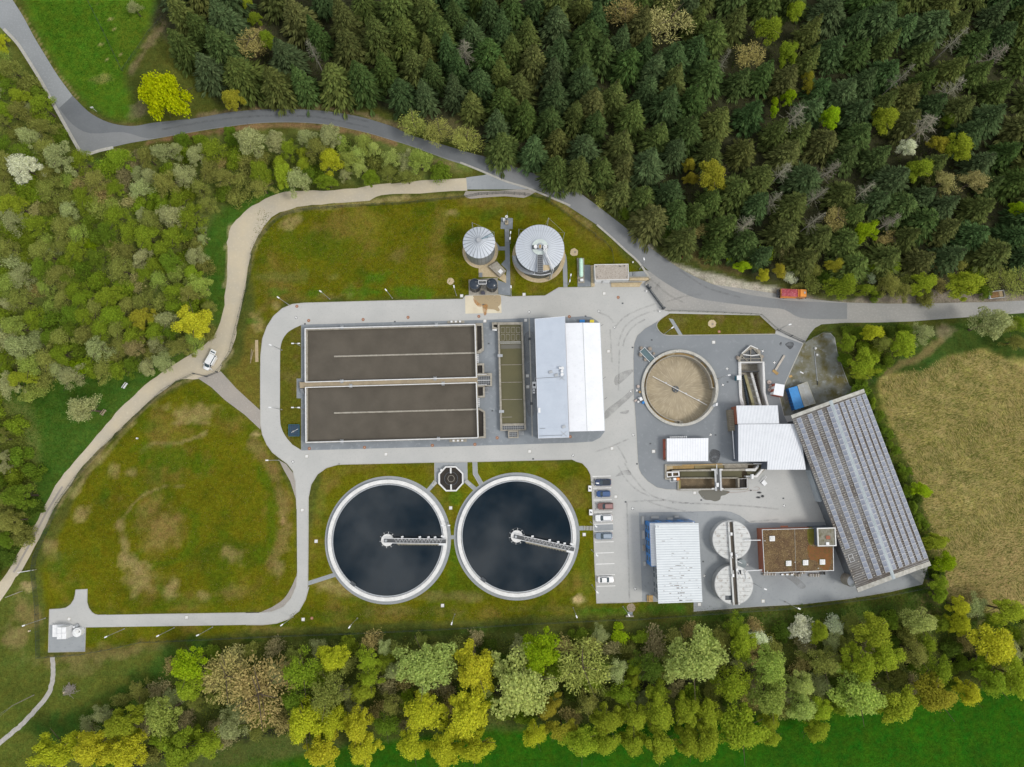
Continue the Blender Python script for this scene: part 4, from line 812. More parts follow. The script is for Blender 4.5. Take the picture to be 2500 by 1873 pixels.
MB().prism(q,HB - .1,HB,True).build('walkway','grate',sb_);gridbars(MB(),q,HB + .01,3,9,.05,.03).build('grating','steel',sb_)
rail(MB(),[q[0],q[3]],HB,1.1,.06,1.2).build('handrail','steel',sb_);rail(MB(),[q[1],q[2]],HB,1.1,.06,1.2).build('handrail','steel',sb_)
pp = [W(*V6(x,y),z) for x,y,z in ((640,740,HB + .7),(630,900,HB + .6),(800,1270,HB),(760,1390,5),(740,1490,.4))]
MB().path(pp,.17,8).build('gas_pipe','steel',sb_);MB().path([p + Vector((.5,.1,0)) for p in pp],.13,8).build('gas_pipe','white_steel',sb_)
for x_,y_ in ((635,790),(680,750),(640,840),(690,800)): p = W(*V6(x_,y_),HB + .8);MB().ring((p.x,p.y),.16,.3,HB + .7,HB + .85,14).build('valve_wheel','white_steel',sb_)
a0,a1 = R(196),R(292)
m_ = MB()
for k in range(30):
    a = R(180) + (R(258) - R(180)) * k / 29;z = .5 + 7.3 * k / 29
    m_.beam((cb_.x + (rb_ - .1) * math.cos(a),cb_.y + (rb_ - .1) * math.sin(a)),(cb_.x + (rb_ + .95) * math.cos(a),cb_.y + (rb_ + .95) * math.sin(a)),.28,z,z + .06)
m_.build('stair_tread','steel',sb_)
for rr in (rb_ + .95,):
    pts = [(cb_.x + rr * math.cos(a),cb_.y + rr * math.sin(a),z) for a,z in ((R(180) + R(78) * k / 19,.5 + 7.3 * k / 19) for k in range(20))]
    MB().path(pts,.07,5).path([(x,y,z + 1.0) for x,y,z in pts],.05,5).build('stair_rail','steel',sb_)
MB().ring(cb_,rb_ - .1,rb_ + 1.1,7.7,7.8,24,R(255),R(292)).build('landing','grate',sb_)
m_ = MB();pts = [(cb_.x + (rb_ + 1.08) * math.cos(R(255 + 37 * k / 8)),cb_.y + (rb_ + 1.08) * math.sin(R(255 + 37 * k / 8))) for k in range(9)]
rail(m_,pts,7.8,1.1,.06,1.0).build('landing_rail','white_steel',sb_)
q = xz(V6,[(600,1165),(740,1165),(770,1270),(600,1290)],9.0);MB().prism(q,8.55,8.75,True).build('timber_deck',paint('pale_timber',(.60,.48,.30),(.5,.4,.25),.8),sb_)
def mast(t,c,r,a,top):
    x,y = c.x + (r + .15) * math.cos(a),c.y + (r + .15) * math.sin(a);MB().tube((x,y,6.5),(x,y,top),.05,5).build('lightning_mast','steel',t);return Vector((x,y,top))
ms = [mast(sb_,cb_,rb_,R(a),14.5) for a in (72,20,150,245)]
m_ = MB()
for i in range(4): m_.tube(ms[i],ms[(i + 1) % 4],.02,3)
m_.build('lightning_wire','steel',sb_)
ms = [mast(sa_,ca_,ra_,R(a),12.5) for a in (112,20,250)]
m_ = MB()
for i in range(3): m_.tube(ms[i],ms[(i + 1) % 3],.02,3)
m_.build('lightning_wire','steel',sa_)
m_ = MB();a = R(25)
for k in range(2): rail(m_,[(ca_.x + 1.0 * math.cos(a + (k - .5) * .1),ca_.y + 1.0 * math.sin(a + (k - .5) * .1)),(ca_.x + ra_ * math.cos(a + (k - .5) * .12),ca_.y + ra_ * math.sin(a + (k - .5) * .12))],9.0,1.2,.04,1.2)
m_.build('roof_ladder','teal',sa_)
struct('gravel_bed',MB().sheet(xy(Z3,[(303,760),(303,870),(500,870),(600,935),(600,860),(480,700),(420,690)]),.052),'sand')
q = xz(Z3,[(500,700),(597,800),(530,865),(412,755)],1.2);pit = thing('pump_shaft','weathered slanted concrete shaft with a white hatch below the smaller silo','shaft',(*centroid(q)[:2],0))
MB().prism(q,0,1.2).build('body','wall',pit);q2 = xz(Z3,[(540,778),(566,808),(540,838),(510,808)],1.3);MB().prism(q2,1.2,1.32).build('hatch','white_steel',pit)
rail(MB(),q[3:] + q[:1],1.2,1.0,.05,1.0).build('handrail','dark_steel',pit)
st = thing('stairs','four grey steps on the sand between silo and black tanks','stairs',(*xy(S3,[(1020,150)])[0],.05))
for k in range(4): a = xz(S3,[(965,105 + k * 38),(1075,105 + k * 38)],.1);MB().beam(a[0],a[1],.3,.05,.35 - .07 * k).build('step','pavers',st)
st = thing('stairs','straight grey stair leading up to the gas flare pad','stairs',(*xy(Z3,[(608,430)])[0],.04))
for k in range(11): a = xz(Z3,[(588,362 + k * 12),(632,362 + k * 12)],.1);MB().beam(a[0],a[1],.3,.04,.5 - .035 * k).build('step','pavers_pale',st)

# black twin tanks
def black_tank(cx,cy,side):
    h = 4.0;c = Vector((*W(*S3(cx,cy),h)[:2],0));t = thing('black_tank','black domed plastic tank, the %s of the two behind the rust-stained slab' % side,'tank',c,'black twin tanks')
    r = 1.52;MB().cyl(c,r + .06,0,h - .3,40).build('wall','black',t)
    d = MB();prev = None
    prof = [(r + .06,h - .3),(r,h - .1),(r * .9,h + .08),(r * .6,h + .3),(r * .25,h + .42),(.02,h + .45)]
    n = 40;vs = [(c.x + rr * math.cos(2 * math.pi * i / n),c.y + rr * math.sin(2 * math.pi * i / n),z) for rr,z in prof for i in range(n)]
    fs = [(k * n + i,k * n + (i + 1) % n,(k + 1) * n + (i + 1) % n,(k + 1) * n + i) for k in range(len(prof) - 1) for i in range(n)]
    d.add(vs,fs).build('dome',paint('blue_black_dome',(.018,.028,.045),(.028,.042,.06),.25),t,True)
    MB().ring(c,r - .12,r + .02,h - .12,h + .02,40).build('rim','dark_steel',t)
    MB().cyl((c.x + (.45 if side == 'left' else -.65),c.y + .5),.28,h + .2,h + .45,16).build('manhole','dark_steel',t)
    MB().tube((c.x + .1,c.y - r - .05,.3),(c.x + .1,c.y - r - .05,h),.05,5).build('level_pipe','steel',t)
    return t
black_tank(810,460,'left');black_tank(1385,450,'right')
fr_ = xz(S3,[(940,365),(1212,360),(1210,475),(942,480)],4.6);br = thing('tank_platform','small pale steel platform bridging the two black tanks','platform',(*centroid(fr_)[:2],0))
MB().prism(inset(fr_,.12),4.15,4.2,True).build('deck','grate',br);rail(MB(),fr_,4.2,1.0,.06,.8,closed=True).build('handrail','white_steel',br)
for p in fr_: MB().tube((*p,0),(*p,4.2),.06,5).build('leg','steel',br)
p = xz(S3,[(1095,765)],.5)[0];pb = thing('pump_unit','dark pump unit standing between the black tanks','pump',(*p,0));MB().box((*p,0),(1.1,.8,.7),0,.05).build('casing',paint('violet_grey',(.07,.07,.10),None,.5),pb);MB().cyl((p[0],p[1] + .5),.2,.05,1.0,12).build('motor','dark_steel',pb)
sheet('tank_slab',xy(S3,[(605,320),(1590,250),(1595,830),(620,850)]),.046,'silt_slab' if 'silt_slab' in M else 'wall')
sheet('pale_slab',xy(S3,[(490,870),(900,845),(1600,830),(1700,850),(1720,1440),(500,1465)]),.0395,paint('cream_slab',(.66,.60,.46),(.58,.51,.38),.85,scale=.4))
stain('silt_patch',S3,[(770,850),(1100,840),(1620,840),(1700,960),(1690,1120),(1640,1200),(1600,1230),(1660,1330),(1600,1390),(1480,1330),(1300,1310),(1100,1290),(1060,1190),(900,1080),(830,980)],'silt',.044)
stain('rust_patch',S3,[(1080,1150),(1240,1160),(1240,1300),(1200,1500),(1130,1510),(1080,1300)],'rust_stain',.048);stain('rust_patch',S3,[(780,930),(900,1060),(1060,1190),(960,1240),(800,1080)],'rust_stain',.048)
p = xy(S3,[(1105,1155)])[0];tag(MB().box((*p,0),(.55,.3,.03),0,.05).build('floor_drain','dark_steel'),'dark drain grate in the rust-stained slab','drain')

# gas flare
p0 = W(*Z3(606,285),0);fl = thing('gas_flare','slender gas flare with a pale ring on its own square pad','flare',p0)
MB().box((p0.x,p0.y,0),(.9,1.2,.5),0,.04).build('plinth',paint('tan_plinth',(.42,.36,.26),None,.8),fl);MB().tube(p0 + Vector((0,0,.4)),p0 + Vector((0,0,3.2)),.16,10).build('riser','wall',fl);MB().tube(p0 + Vector((0,0,3.2)),p0 + Vector((0,0,5.3)),.26,14).build('burner','steel',fl)
MB().ring(p0,.18,.38,5.3,5.6,24).build('ring','white_steel',fl);MB().box((p0.x - .8,p0.y + .5,0),(.5,.8,1.5),0,.04).build('cabinet','white_steel',fl);MB().tube(p0 + Vector((.25,.2,0)),p0 + Vector((.25,.2,9.5)),.025,4).build('lightning_rod','steel',fl)

# green gas tank
q = xz(V6,[(1366,1016),(1528,1014),(1536,1572),(1388,1576)],.2);gt = thing('gas_tank','mint-green horizontal cylinder tank on a narrow concrete pad','tank',(*centroid(q)[:2],0))
MB().prism(q,0,.2).build('pad','wall',gt)
A,B = W(*V6(1455,1062),1.1),W(*V6(1463,1395),1.1);d_ = (B - A).normalized();u_ = Vector((-d_.y,d_.x,0));vs = [];n = 24;prof = [(-.62,.05),(-.55,.32),(-.35,.52),(0,.62)] + [((B - A).length,.62),((B - A).length + .35,.52),((B - A).length + .55,.32),((B - A).length + .62,.05)]
for s_,r_ in prof: vs += [A + d_ * s_ + (u_ * math.cos(2 * math.pi * i / n) + Vector((0,0,1)) * math.sin(2 * math.pi * i / n)) * r_ for i in range(n)]
MB().add(vs,[(k * n + i,k * n + (i + 1) % n,(k + 1) * n + (i + 1) % n,(k + 1) * n + i) for k in range(len(prof) - 1) for i in range(n)]).build('shell','mint',gt,True)
for t_ in (.15,.85): p = A.lerp(B,t_);MB().box((p.x,p.y,0),(1.0,.3,.5),0,.2).build('saddle','wall',gt)
p = W(*V6(1475,1510),.8);MB().box((p.x,p.y,0),(.85,.65,.9),.05,.2).build('valve_cabinet','white_steel',gt)

# service building with gravel roof
SZ = 3.6;s4 = xz(V7,[(284,236),(1052,224),(1068,580),(300,594)],SZ);sb = thing('service_building','flat gravel-roofed service building with white parapet by the road gate','building',(*centroid(s4)[:2],0))
MB().prism(inset(s4,.12),0,SZ - .3).build('wall',paint('pale_render',(.55,.56,.55),None,.8),sb);MB().sheet(inset(s4,.3),SZ - .12).build('roof','gravel_roof',sb);wallring(MB(),s4,inset(s4,.32),SZ - .35,SZ).build('parapet','white_wall',sb)
for a,b in ((.02,.20),(.26,.46)):
    P,Q_ = Vector(s4[3]).lerp(Vector(s4[2]),a),Vector(s4[3]).lerp(Vector(s4[2]),b);MB().beam(P - Vector((0,.02)),Q_ - Vector((0,.02)),.12,.1,2.7).build('garage_door','white_steel',sb)
for x_,y_ in ((328,288),(848,275),(880,278),(965,270),(350,520),(1015,522)): p = xz(V7,[(x_,y_)],SZ)[0];MB().cyl(p,.14,SZ - .12,SZ + .05,10).build('roof_vent','dark_steel',sb)
rw_ = thing('retaining_wall','pale retaining wall with gravel terraces beside the service building','wall',(*xy(V7,[(1250,640)])[0],0))
MB().beam(*xz(V7,[(660,640),(1340,628)],.8),.2,0,.8).build('terrace_wall','wall',rw_);MB().beam(*xz(V7,[(1068,522),(1500,515)],1.0),.2,0,1.0).build('terrace_wall','wall',rw_);MB().beam(*xz(V7,[(1500,515),(1550,575)],.7),.25,0,.7).build('end_wall','wall',rw_);MB().beam(*xz(V7,[(1550,575),(1430,675)],.7),.25,0,.7).build('end_wall','wall',rw_)
MB().prism(xy(V7,[(662,648),(1370,632),(1300,744),(664,745)]),0,.25).build('gravel_terrace','sand',rw_);MB().prism(xy(V7,[(1070,530),(1500,520),(1545,578),(1450,610),(1072,606)]),0,.5).build('gravel_terrace','sand',rw_)
for k in range(4): a = xz(V7,[(1165 + k * 22,408),(1166 + k * 22,515)],.1);MB().beam(a[0],a[1],.2,.04,.3 - .05 * k).build('step','pavers_pale',rw_)
# sliding gate
ga,gb_ = Vector((*W(*V7(1478,720),.9)[:2],0)),Vector((*W(*V7(1850,1225),.9)[:2],0));gt_ = thing('sliding_gate','long dark steel sliding gate closing the entrance from the road','gate',ga.lerp(gb_,.5))
MB().beam(ga,gb_,.35,.1,.35).build('bottom_beam','dark_steel',gt_);MB().beam(ga,gb_,.12,1.55,1.65).build('top_rail','dark_steel',gt_)
m_ = MB()
for k in range(48): p = ga.lerp(gb_,(k + .5) / 48);m_.tube((p.x,p.y,.35),(p.x,p.y,1.55),.03,4)
tag(m_.build('gate_bars',paint('slate_blue_steel',(.10,.13,.155),None,.5),gt_),kind='stuff')
for p in (ga,gb_): MB().box((p.x,p.y,0),(.5,.5,2.0),R(40),0).build('gate_post','dark_steel',gt_)
p = ga.lerp(gb_,.1);MB().box((p.x + .4,p.y + .2,0),(.7,.5,1.0),R(40),0).build('drive_box','dark_steel',gt_)

# ------------------------------------------------------------------ round primary tank
mt,t_,b_ = new_mat('silty_tank_floor');b_.inputs['Roughness'].default_value = .7
tcn = t_.nodes.new('ShaderNodeTexCoord');sx_ = t_.nodes.new('ShaderNodeSeparateXYZ');t_.links.new(tcn.outputs['Object'],sx_.inputs[0])
at2 = t_.nodes.new('ShaderNodeMath');at2.operation = 'ARCTAN2';t_.links.new(sx_.outputs['Y'],at2.inputs[0]);t_.links.new(sx_.outputs['X'],at2.inputs[1])
ln = t_.nodes.new('ShaderNodeVectorMath');ln.operation = 'LENGTH';t_.links.new(tcn.outputs['Object'],ln.inputs[0])
cb = t_.nodes.new('ShaderNodeCombineXYZ');ml = t_.nodes.new('ShaderNodeMath');ml.operation = 'MULTIPLY';ml.inputs[1].default_value = 16;t_.links.new(at2.outputs[0],ml.inputs[0]);m2 = t_.nodes.new('ShaderNodeMath');m2.operation = 'MULTIPLY';m2.inputs[1].default_value = .45;t_.links.new(ln.outputs['Value'],m2.inputs[0])
t_.links.new(ml.outputs[0],cb.inputs[0]);t_.links.new(m2.outputs[0],cb.inputs[1])
colf = mixc(t_,(.36,.30,.20),(.27,.225,.15),noise(t_,.25,5,lo=.35,hi=.65));colf = mixc(t_,colf,(.50,.43,.31),noise(t_,1.3,5,.6,vec=cb.outputs[0],lo=.48,hi=.75,dist=.6));t_.links.new(colf,b_.inputs['Base Color'])
rt = thing('primary_tank','round half-empty settling tank with a silty floor and a rim channel','tank',(TANK_C.x,TANK_C.y,0))
MB().ring(TANK_C,TANK_R - .75,TANK_R,-2.9,.65,96).build('wall',paint('rim_concrete',(.52,.51,.47),(.38,.37,.33),.85,scale=.7,fine=(.25,.24,.2),finescale=2.5),rt)
fl_ = MB().sheet(circle(TANK_C,TANK_R - .7,96),-2.6).build('floor',mt,rt)
wc = xz(V5,[(888,882)],0)[0];R_IN = 82.0 / SCALE
MB().ring(wc,R_IN - .22,R_IN,-2.6,.15,90,0,R(270)).build('channel_wall','wall',rt);MB().ring(wc,R_IN,TANK_R - .55,-.8,-.75,90,0,R(270)).build('channel_floor','brown_box',rt)
for a in (48,95,140,178,215,262,22): MB().ring(wc,R_IN,TANK_R - .6,-.75,-.68,8,R(a),R(a + 14)).build('sediment','sand' if a % 2 else 'wall',rt)
for a in (0,270): p = [(wc[0] + r_ * math.cos(R(a)),wc[1] + r_ * math.sin(R(a))) for r_ in (R_IN - .2,TANK_R - .7)];MB().beam(p[0],p[1],.22,-2.0,.12).build('channel_end','wall',rt)
p = xz(V5,[(425,415)],.4)[0];MB().box((*p,0),(1.3,.8,.06),R(37),-.3).build('outlet_opening','black',rt)
p = xz(V5,[(825,908)],-2.4)[0];MB().cyl(p,.95,-2.6,-2.3,28).build('sump','dark_steel',rt)
for dx,dy in ((0,.6),(0,-.6),(.6,0),(-.6,0)): MB().cyl((p[0] + dx,p[1] + dy),.12,-2.3,-2.2,8).build('sump_bolt','sand',rt)
A,B = W(*V5(405,672),-1.6),W(*V5(1400,1198),-1.6);MB().tube(A,B,.09,6).build('scraper_arm','white_steel',rt)
for f_ in (.25,.62,.85): p = A.lerp(B,f_);MB().box((p.x,p.y + .25,0),(.5,.25,.3),-.5,-1.9).build('scraper_shoe','steel',rt)
q = xz(V5,[(1500,1215),(1560,1160),(1590,1190),(1540,1230)],1.2);MB().prism(q,.6,1.2).build('drive_unit','steel',rt);q = xz(V5,[(1565,1170),(1600,1155),(1598,1210),(1562,1215)],1.5);MB().prism(q,.1,1.5).build('control_box','white_steel',rt)
q = xz(V5,[(160,218),(252,140),(440,340),(345,410)],.6);rp_ = thing('loading_ramp','blue-grey grated ramp among boulders at the rim of the round tank','ramp',(*centroid(q)[:2],0));MB().prism(inset(q,.15),.04,.55).build('deck',paint('teal_grating',(.10,.16,.18),None,.5,.2),rp_);rail(MB(),[q[1],q[2]],.3,.6,.06,.8).build('side_rail','white_steel',rp_);rail(MB(),[q[0],q[1]],.3,.6,.06,.8).build('end_rail','white_steel',rp_);rail(MB(),[q[0],q[3]],.3,.6,.06,.8).build('side_rail','white_steel',rp_)

# ------------------------------------------------------------------ screw pump station
O = [tuple(p) for p in xz(S2,[(148,345),(560,345),(572,620),(582,850),(640,1080),(195,1080),(165,900),(152,620)],.4)]
sp = thing('screw_pump_station','sunken trough with two inclined screw pumps below a grated inlet chamber','pump station',(*centroid(O)[:2],0))
wallring(MB(),O,HOLE_SCREW,-4.2,.42).build('wall','white_wall',sp)
fa,fb = HOLE_SCREW[0],HOLE_SCREW[1]
MB().add([(*HOLE_SCREW[0],-4.0),(*HOLE_SCREW[1],-4.0),(*HOLE_SCREW[4],-.9),(*HOLE_SCREW[5],-.9)],[(0,1,2,3),]).build('trough_floor','wall',sp)
def screw(ax,ay,bx,by,rad):
    a,b = W(*S2(ax,ay),-3.0),W(*S2(bx,by),-.3);d = (b - a);L = d.length;d.normalize();u = d.orthogonal().normalized();v = d.cross(u);m = MB();n = int(L / .55) * 12;vs = []
    for i in range(n + 1):
        th = 2 * math.pi * i / 12;p = a + d * (L * i / n);e = u * math.cos(th) + v * math.sin(th);vs += [p + e * .2,p + e * rad]
    m.add(vs,[(2 * i,2 * i + 1,2 * i + 3,2 * i + 2) for i in range(n)]);m.tube(a,b,.22,10);return m
screw(225,560,310,1050,.62).build('screw',paint('blue_grey_steel',(.10,.13,.16),(.07,.09,.11),.4,.4),sp);screw(420,540,520,1050,.45).build('screw',paint('rusty_dark_steel',(.10,.07,.06),(.06,.05,.045),.6,.3),sp)
for pts,wd,mat in (([(260,560),(392,1050)],.75,paint('mossy_beam',(.34,.31,.18),(.26,.24,.13),.9)),([(355,520),(500,1040)],.6,'white_wall')):
    a,b = W(*S2(*pts[0]),-2.2),W(*S2(*pts[1]),.1);n_ = Vector((-(b - a).y,(b - a).x,0)).normalized() * wd / 2
    MB().add([a + n_,a - n_,b - n_,b + n_] + [p - Vector((0,0,.8)) for p in (a + n_,a - n_,b - n_,b + n_)],[(0,1,2,3),(0,4,5,1),(1,5,6,2),(2,6,7,3),(3,7,4,0)]).build('walkway',mat,sp)
m_ = MB()
for k in range(5):
    a,b = W(*S2(300 + k * 28,600 + k * 100),-1.6 + k * .42),W(*S2(390 + k * 30,620 + k * 100),-1.6 + k * .42);m_.tube(a,b,.06,5)
m_.build('cross_bar','steel',sp)
MB().beam(*xz(S2,[(185,500),(480,495)],-1.2),.2,-3.8,-1.2).build('sluice_wall','grate',sp)
for pts in ([(172,345),(190,870),(240,1030)],[(540,360),(548,820),(605,1030)]): rail(MB(),xz(S2,pts,1.2),.4,.9,.06,1.6).build('handrail','white_steel',sp)
O2 = xz(S2,[(148,345),(150,300),(205,215),(345,92),(465,150),(530,270),(530,345)],.7);I2 = xz(S2,[(180,338),(182,305),(225,230),(345,130),(440,170),(505,280),(508,338)],.7)
ch = wallring(MB(),O2,I2,0,.7).build('inlet_chamber','wall',sp);MB().sheet(I2,.35).build('cover','grate',ch)
m_ = MB()
for a,b in (((345,100),(345,340)),((225,232),(350,245)),((350,245),(490,232)),((185,300),(505,296)),((180,235),(300,340)),((400,150),(480,240))): q = xz(S2,[a,b],.8);m_.beam(q[0],q[1],.16,.36,.8)
m_.build('cover_frame','wall',ch)
for a,b in (((205,215),(345,88)),((345,88),(462,140)),((228,232),(365,248)),((365,248),(485,234)),((150,355),(530,352))): q = xz(S2,[a,b],1.2);MB().beam(q[0],q[1],.24,.75,1.05).build('support_beam','white_wall',sp)
q = xz(S2,[(124,568),(192,568),(193,632),(126,638)],2.0);cb2 = thing('control_cabinet','small pale-blue topped control cabinet on the edge of the screw pump trough','cabinet',(*centroid(q)[:2],.04));MB().prism(q,.04,2.0).build('housing','teal',cb2);MB().prism(inset(q,-.08),2.0,2.06).build('lid','white_steel',cb2)
for x_,y_,r_ in ((330,140,.55),(140,285,.62),(475,180,.5),(520,265,.55)):
    p = xz(S2,[(x_,y_)],.4)[0];bo = bmesh.new();bmesh.ops.create_icosphere(bo,subdivisions=2,radius=r_)
    for v in bo.verts: v.co *= 1 + rnd.uniform(-.15,.15);v.co.z = v.co.z * .8 + r_ * .55
    me_ = bpy.data.meshes.new('boulder');bo.to_mesh(me_);bo.free();me_.materials.append(M['stone']);o_ = bpy.data.objects.new('boulder',me_);C.objects.link(o_);o_.location = (*p,.03)
    tag(o_,'brown boulder standing against the grated inlet chamber of the screw pumps','boulder','boulders round the inlet chamber')
for x_,y_,r_ in ((195,150,.5),(350,165,.6),(180,270,.6),(270,360,.5),(425,250,.4)):
    p = xz(V5,[(x_,y_)],.4)[0];bo = bmesh.new();bmesh.ops.create_icosphere(bo,subdivisions=2,radius=r_)
    for v in bo.verts: v.co *= 1 + rnd.uniform(-.15,.15);v.co.z = v.co.z * .8 + r_ * .55
    me_ = bpy.data.meshes.new('boulder');bo.to_mesh(me_);bo.free();me_.materials.append(M['stone']);o_ = bpy.data.objects.new('boulder',me_);C.objects.link(o_);o_.location = (*p,.03)
    tag(o_,'brown boulder lying beside the blue-grey ramp of the round tank','boulder','boulders by the ramp')

# ------------------------------------------------------------------ grit trap
O = xz(S1,[(160,165),(1575,150),(1850,160),(1870,235),(1720,385),(1560,405),(1570,592),(375,605),(375,430),(160,420)],.45)
tr = thing('grit_trap','long weathered grit trap with two channels and a steel bridge across it','basin',(*centroid(O)[:2],0))
wallring(MB(),O,HOLE_TRAP,-2.0,.45).build('wall','wall',tr);MB().sheet(HOLE_TRAP,-1.9).build('floor','silt_floor' if 'silt_floor' in M else paint('brown_silt_floor',(.20,.145,.085),(.13,.10,.06),.8,scale=.6,fine=(.26,.20,.12),finescale=3),tr)
def tb(nm,fr,pts,z0,z1,mat): return MB().prism(xz(fr,pts,z1),z0,z1,True).build(nm,mat,tr)
tb('channel_wall',S1,[(280,262),(1520,235),(1520,275),(290,285)],-1.9,.35,'wall');tb('channel_wall',S1,[(420,390),(1400,385),(1400,405),(420,405)],-1.9,.2,'wall')
tb('end_wall',S1,[(1390,395),(1420,395),(1420,565),(1400,565)],-1.9,.4,'rust_wall' if 'rust_wall' in M else 'wall');tb('end_wall',S1,[(375,440),(425,430),(425,580),(380,585)],-1.9,.3,paint('algae_wall',(.28,.24,.09),(.2,.17,.07),.9));tb('bend_wall',S1,[(1520,240),(1680,235),(1740,165),(1750,205),(1690,280),(1525,278)],-1.9,.5,'white_wall');tb('bend_wall',S1,[(1535,358),(1700,352),(1810,228),(1845,232),(1720,385),(1540,382)],-1.9,.5,'white_wall')
tb('side_channel',S1,[(180,195),(290,190),(300,240),(190,260)],-1.9,-.4,'sand');tb('side_channel',S1,[(285,185),(655,185),(650,240),(290,245)],-1.9,-.6,'brown_box');tb('side_channel',S1,[(660,185),(1160,180),(1160,235),(660,240)],-1.9,-.7,paint('olive_silt',(.30,.25,.13),None,.9));tb('side_channel',S1,[(1165,178),(1560,178),(1560,232),(1165,235)],-1.9,-.4,'wall')
MB().sheet(xz(S1,[(420,285),(1460,275),(1460,385),(420,392)],-.9),-.9).build('water','green_water',tr);MB().sheet(xz(S1,[(1545,280),(1690,282),(1760,180),(1800,190),(1800,235),(1700,350),(1540,355)],-.9),-.9).build('water','green_water',tr);MB().sheet(xz(S1,[(1425,410),(1540,410),(1540,560),(1425,560)],-.6),-.6).build('water','dark_water',tr)
tb('yellow_beam',S1,[(450,172),(1130,150),(1130,170),(460,190)],.4,.6,'brown_box')
bdg = thing('trap_bridge','grey steel travelling bridge lying across the grit trap','bridge',(*xz(S1,[(1050,400)],0)[0],.4))
MB().prism(xz(S1,[(1025,242),(1085,240),(1095,590),(1035,592)],.8),.55,.8,True).build('deck','grate',bdg)
for x_ in (1005,1090): a = xz(S1,[(x_,240),(x_ + 15,610)],.9);MB().beam(a[0],a[1],.32,.5,.95).build('girder','steel',bdg);rail(MB(),a,.95,1.0,.05,1.2).build('handrail','white_steel',bdg)
q = xz(S1,[(1030,478),(1072,478),(1072,545),(1032,545)],1.5);MB().prism(q,.8,1.5).build('drive_box','white_steel',bdg)
for a in ((945,240,1000,270),(1085,240,1135,268),(955,565,1000,590),(1105,565,1150,590)): q = xz(S1,[(a[0],a[1]),(a[2],a[1]),(a[2],a[3]),(a[0],a[3])],.9);MB().prism(q,.45,.9).build('wheel_carriage','white_wall',bdg)
O = xz(S1,[(190,290),(405,282),(412,370),(195,388)],.8);I = xz(S1,[(205,312),(385,304),(390,355),(210,368)],.8);wallring(MB(),O,I,.45,.8).build('inlet_frame','white_wall',tr);q = xz(S1,[(278,305),(298,304),(300,368),(280,370)],.85);MB().prism(q,.5,.85).build('inlet_bar','white_steel',tr)
q = xz(S1,[(305,395),(352,392),(355,432),(310,436)],1.3);MB().prism(q,.05,1.3).build('pump_box','white_steel',tr);q = xz(S1,[(360,392),(408,390),(410,432),(362,436)],1.0);MB().prism(q,.3,1.0).build('pump_motor','orange',tr);rail(MB(),xz(S1,[(250,400),(250,460),(370,455)],.9),.05,1.0,.05,.8).build('handrail','white_steel',tr)
rail(MB(),xz(S1,[(420,590),(960,582)],.8),.1,.9,.05,1.8).build('handrail','white_steel',tr);rail(MB(),xz(S1,[(1150,582),(1540,570)],.8),.1,.9,.05,1.4).build('handrail','white_steel',tr);rail(MB(),xz(S1,[(1420,410),(1548,398),(1552,560),(1430,565)],1.0),.45,.8,.05,1.0).build('handrail','white_steel',tr)
q = xz(S1,[(1622,335),(1660,332),(1660,408),(1624,410)],1.6);MB().prism(q,.45,1.6).build('control_box','white_steel',tr)
MB().path([W(*S1(x,y),.9) for x,y in ((1655,152),(1880,150))],.14,8).build('pipe','white_steel',tr);MB().path([W(*S1(x,y),.9) for x,y in ((1035,165),(1040,335))],.1,8).build('pipe','white_steel',tr)

# ------------------------------------------------------------------ container and screening hall
q = xz(Z5,[(566,1284),(1013,1280),(1010,1528),(567,1531)],2.8);ct = thing('site_container','white-roofed container with a red end wall above the grit trap','container',(*centroid(q)[:2],.04))
MB().prism(inset(q,.05),.04,2.75).build('body',paint('container_grey',(.55,.56,.57),None,.6),ct);rf = MB().prism(q,2.75,2.86,True).build('roof','white_roof',ct)
m_ = MB()
for k in range(15): t = (k + 1) / 16;m_.beam(lerp2(q[0],q[1],t),lerp2(q[3],q[2],t),.04,2.86,2.9)
tag(m_.build('roof_ribs','rib_shade',rf),kind='stuff')
e = xz(Z5,[(530,1292),(556,1290),(556,1512),(534,1512)],1.0);MB().prism(e,.04,1.0).build('end_rack','red',ct)
for k in range(3): p = lerp2(e[0],e[3],.06 + k * .44);MB().cyl((p[0] + .25,p[1]),.3,1.0,1.35,14).build('drum','rust',ct)
sh = xz(Z5,[(605,1262),(790,1258),(793,1281),(607,1283)],1.6);sr = thing('pallet_rack','white slatted rack standing along the rear of the white-roofed container','rack',(*centroid(sh)[:2],.04))
for k in range(9): MB().beam(lerp2(sh[0],sh[1],(k + .3) / 9),lerp2(sh[3],sh[2],(k + .3) / 9),.22,.04,1.5 + .1 * (k % 3)).build('slat','white_steel',sr)
MB().beam(sh[0],sh[1],.08,.5,.6).build('rail','steel',sr)
AZ,BZ = 5.0,5.4
a4 = xz(Z5,[(1315,930),(1760,927),(1776,1126),(1330,1130)],AZ);b4 = xz(Z5,[(1335,1131),(1990,1126),(2065,1620),(1650,1622),(1650,1530),(1338,1534)],BZ)
sh2 = thing('screening_hall','white ribbed roofs of the screening hall with a red gable at its left','building',(*centroid(b4)[:2],0))
MB().prism(inset(a4,.2),0,AZ - .05).build('wall','terracotta',sh2);MB().prism(inset(b4,.2),0,BZ - .05).build('wall',paint('slate_wall',(.13,.15,.19),None,.6),sh2)
ra = MB().prism(a4,AZ - .1,AZ + .06,True).build('roof','white_roof',sh2);rb = MB().prism(b4,BZ - .1,BZ + .06,True).build('roof','white_roof',sh2)
m_ = MB()
for k in range(29): t = (k + .5) / 29;m_.beam(lerp2(a4[0],a4[1],t),lerp2(a4[3],a4[2],t),.10,AZ + .06,AZ + .12)
tag(m_.build('roof_ribs','rib_shade',ra),kind='stuff')
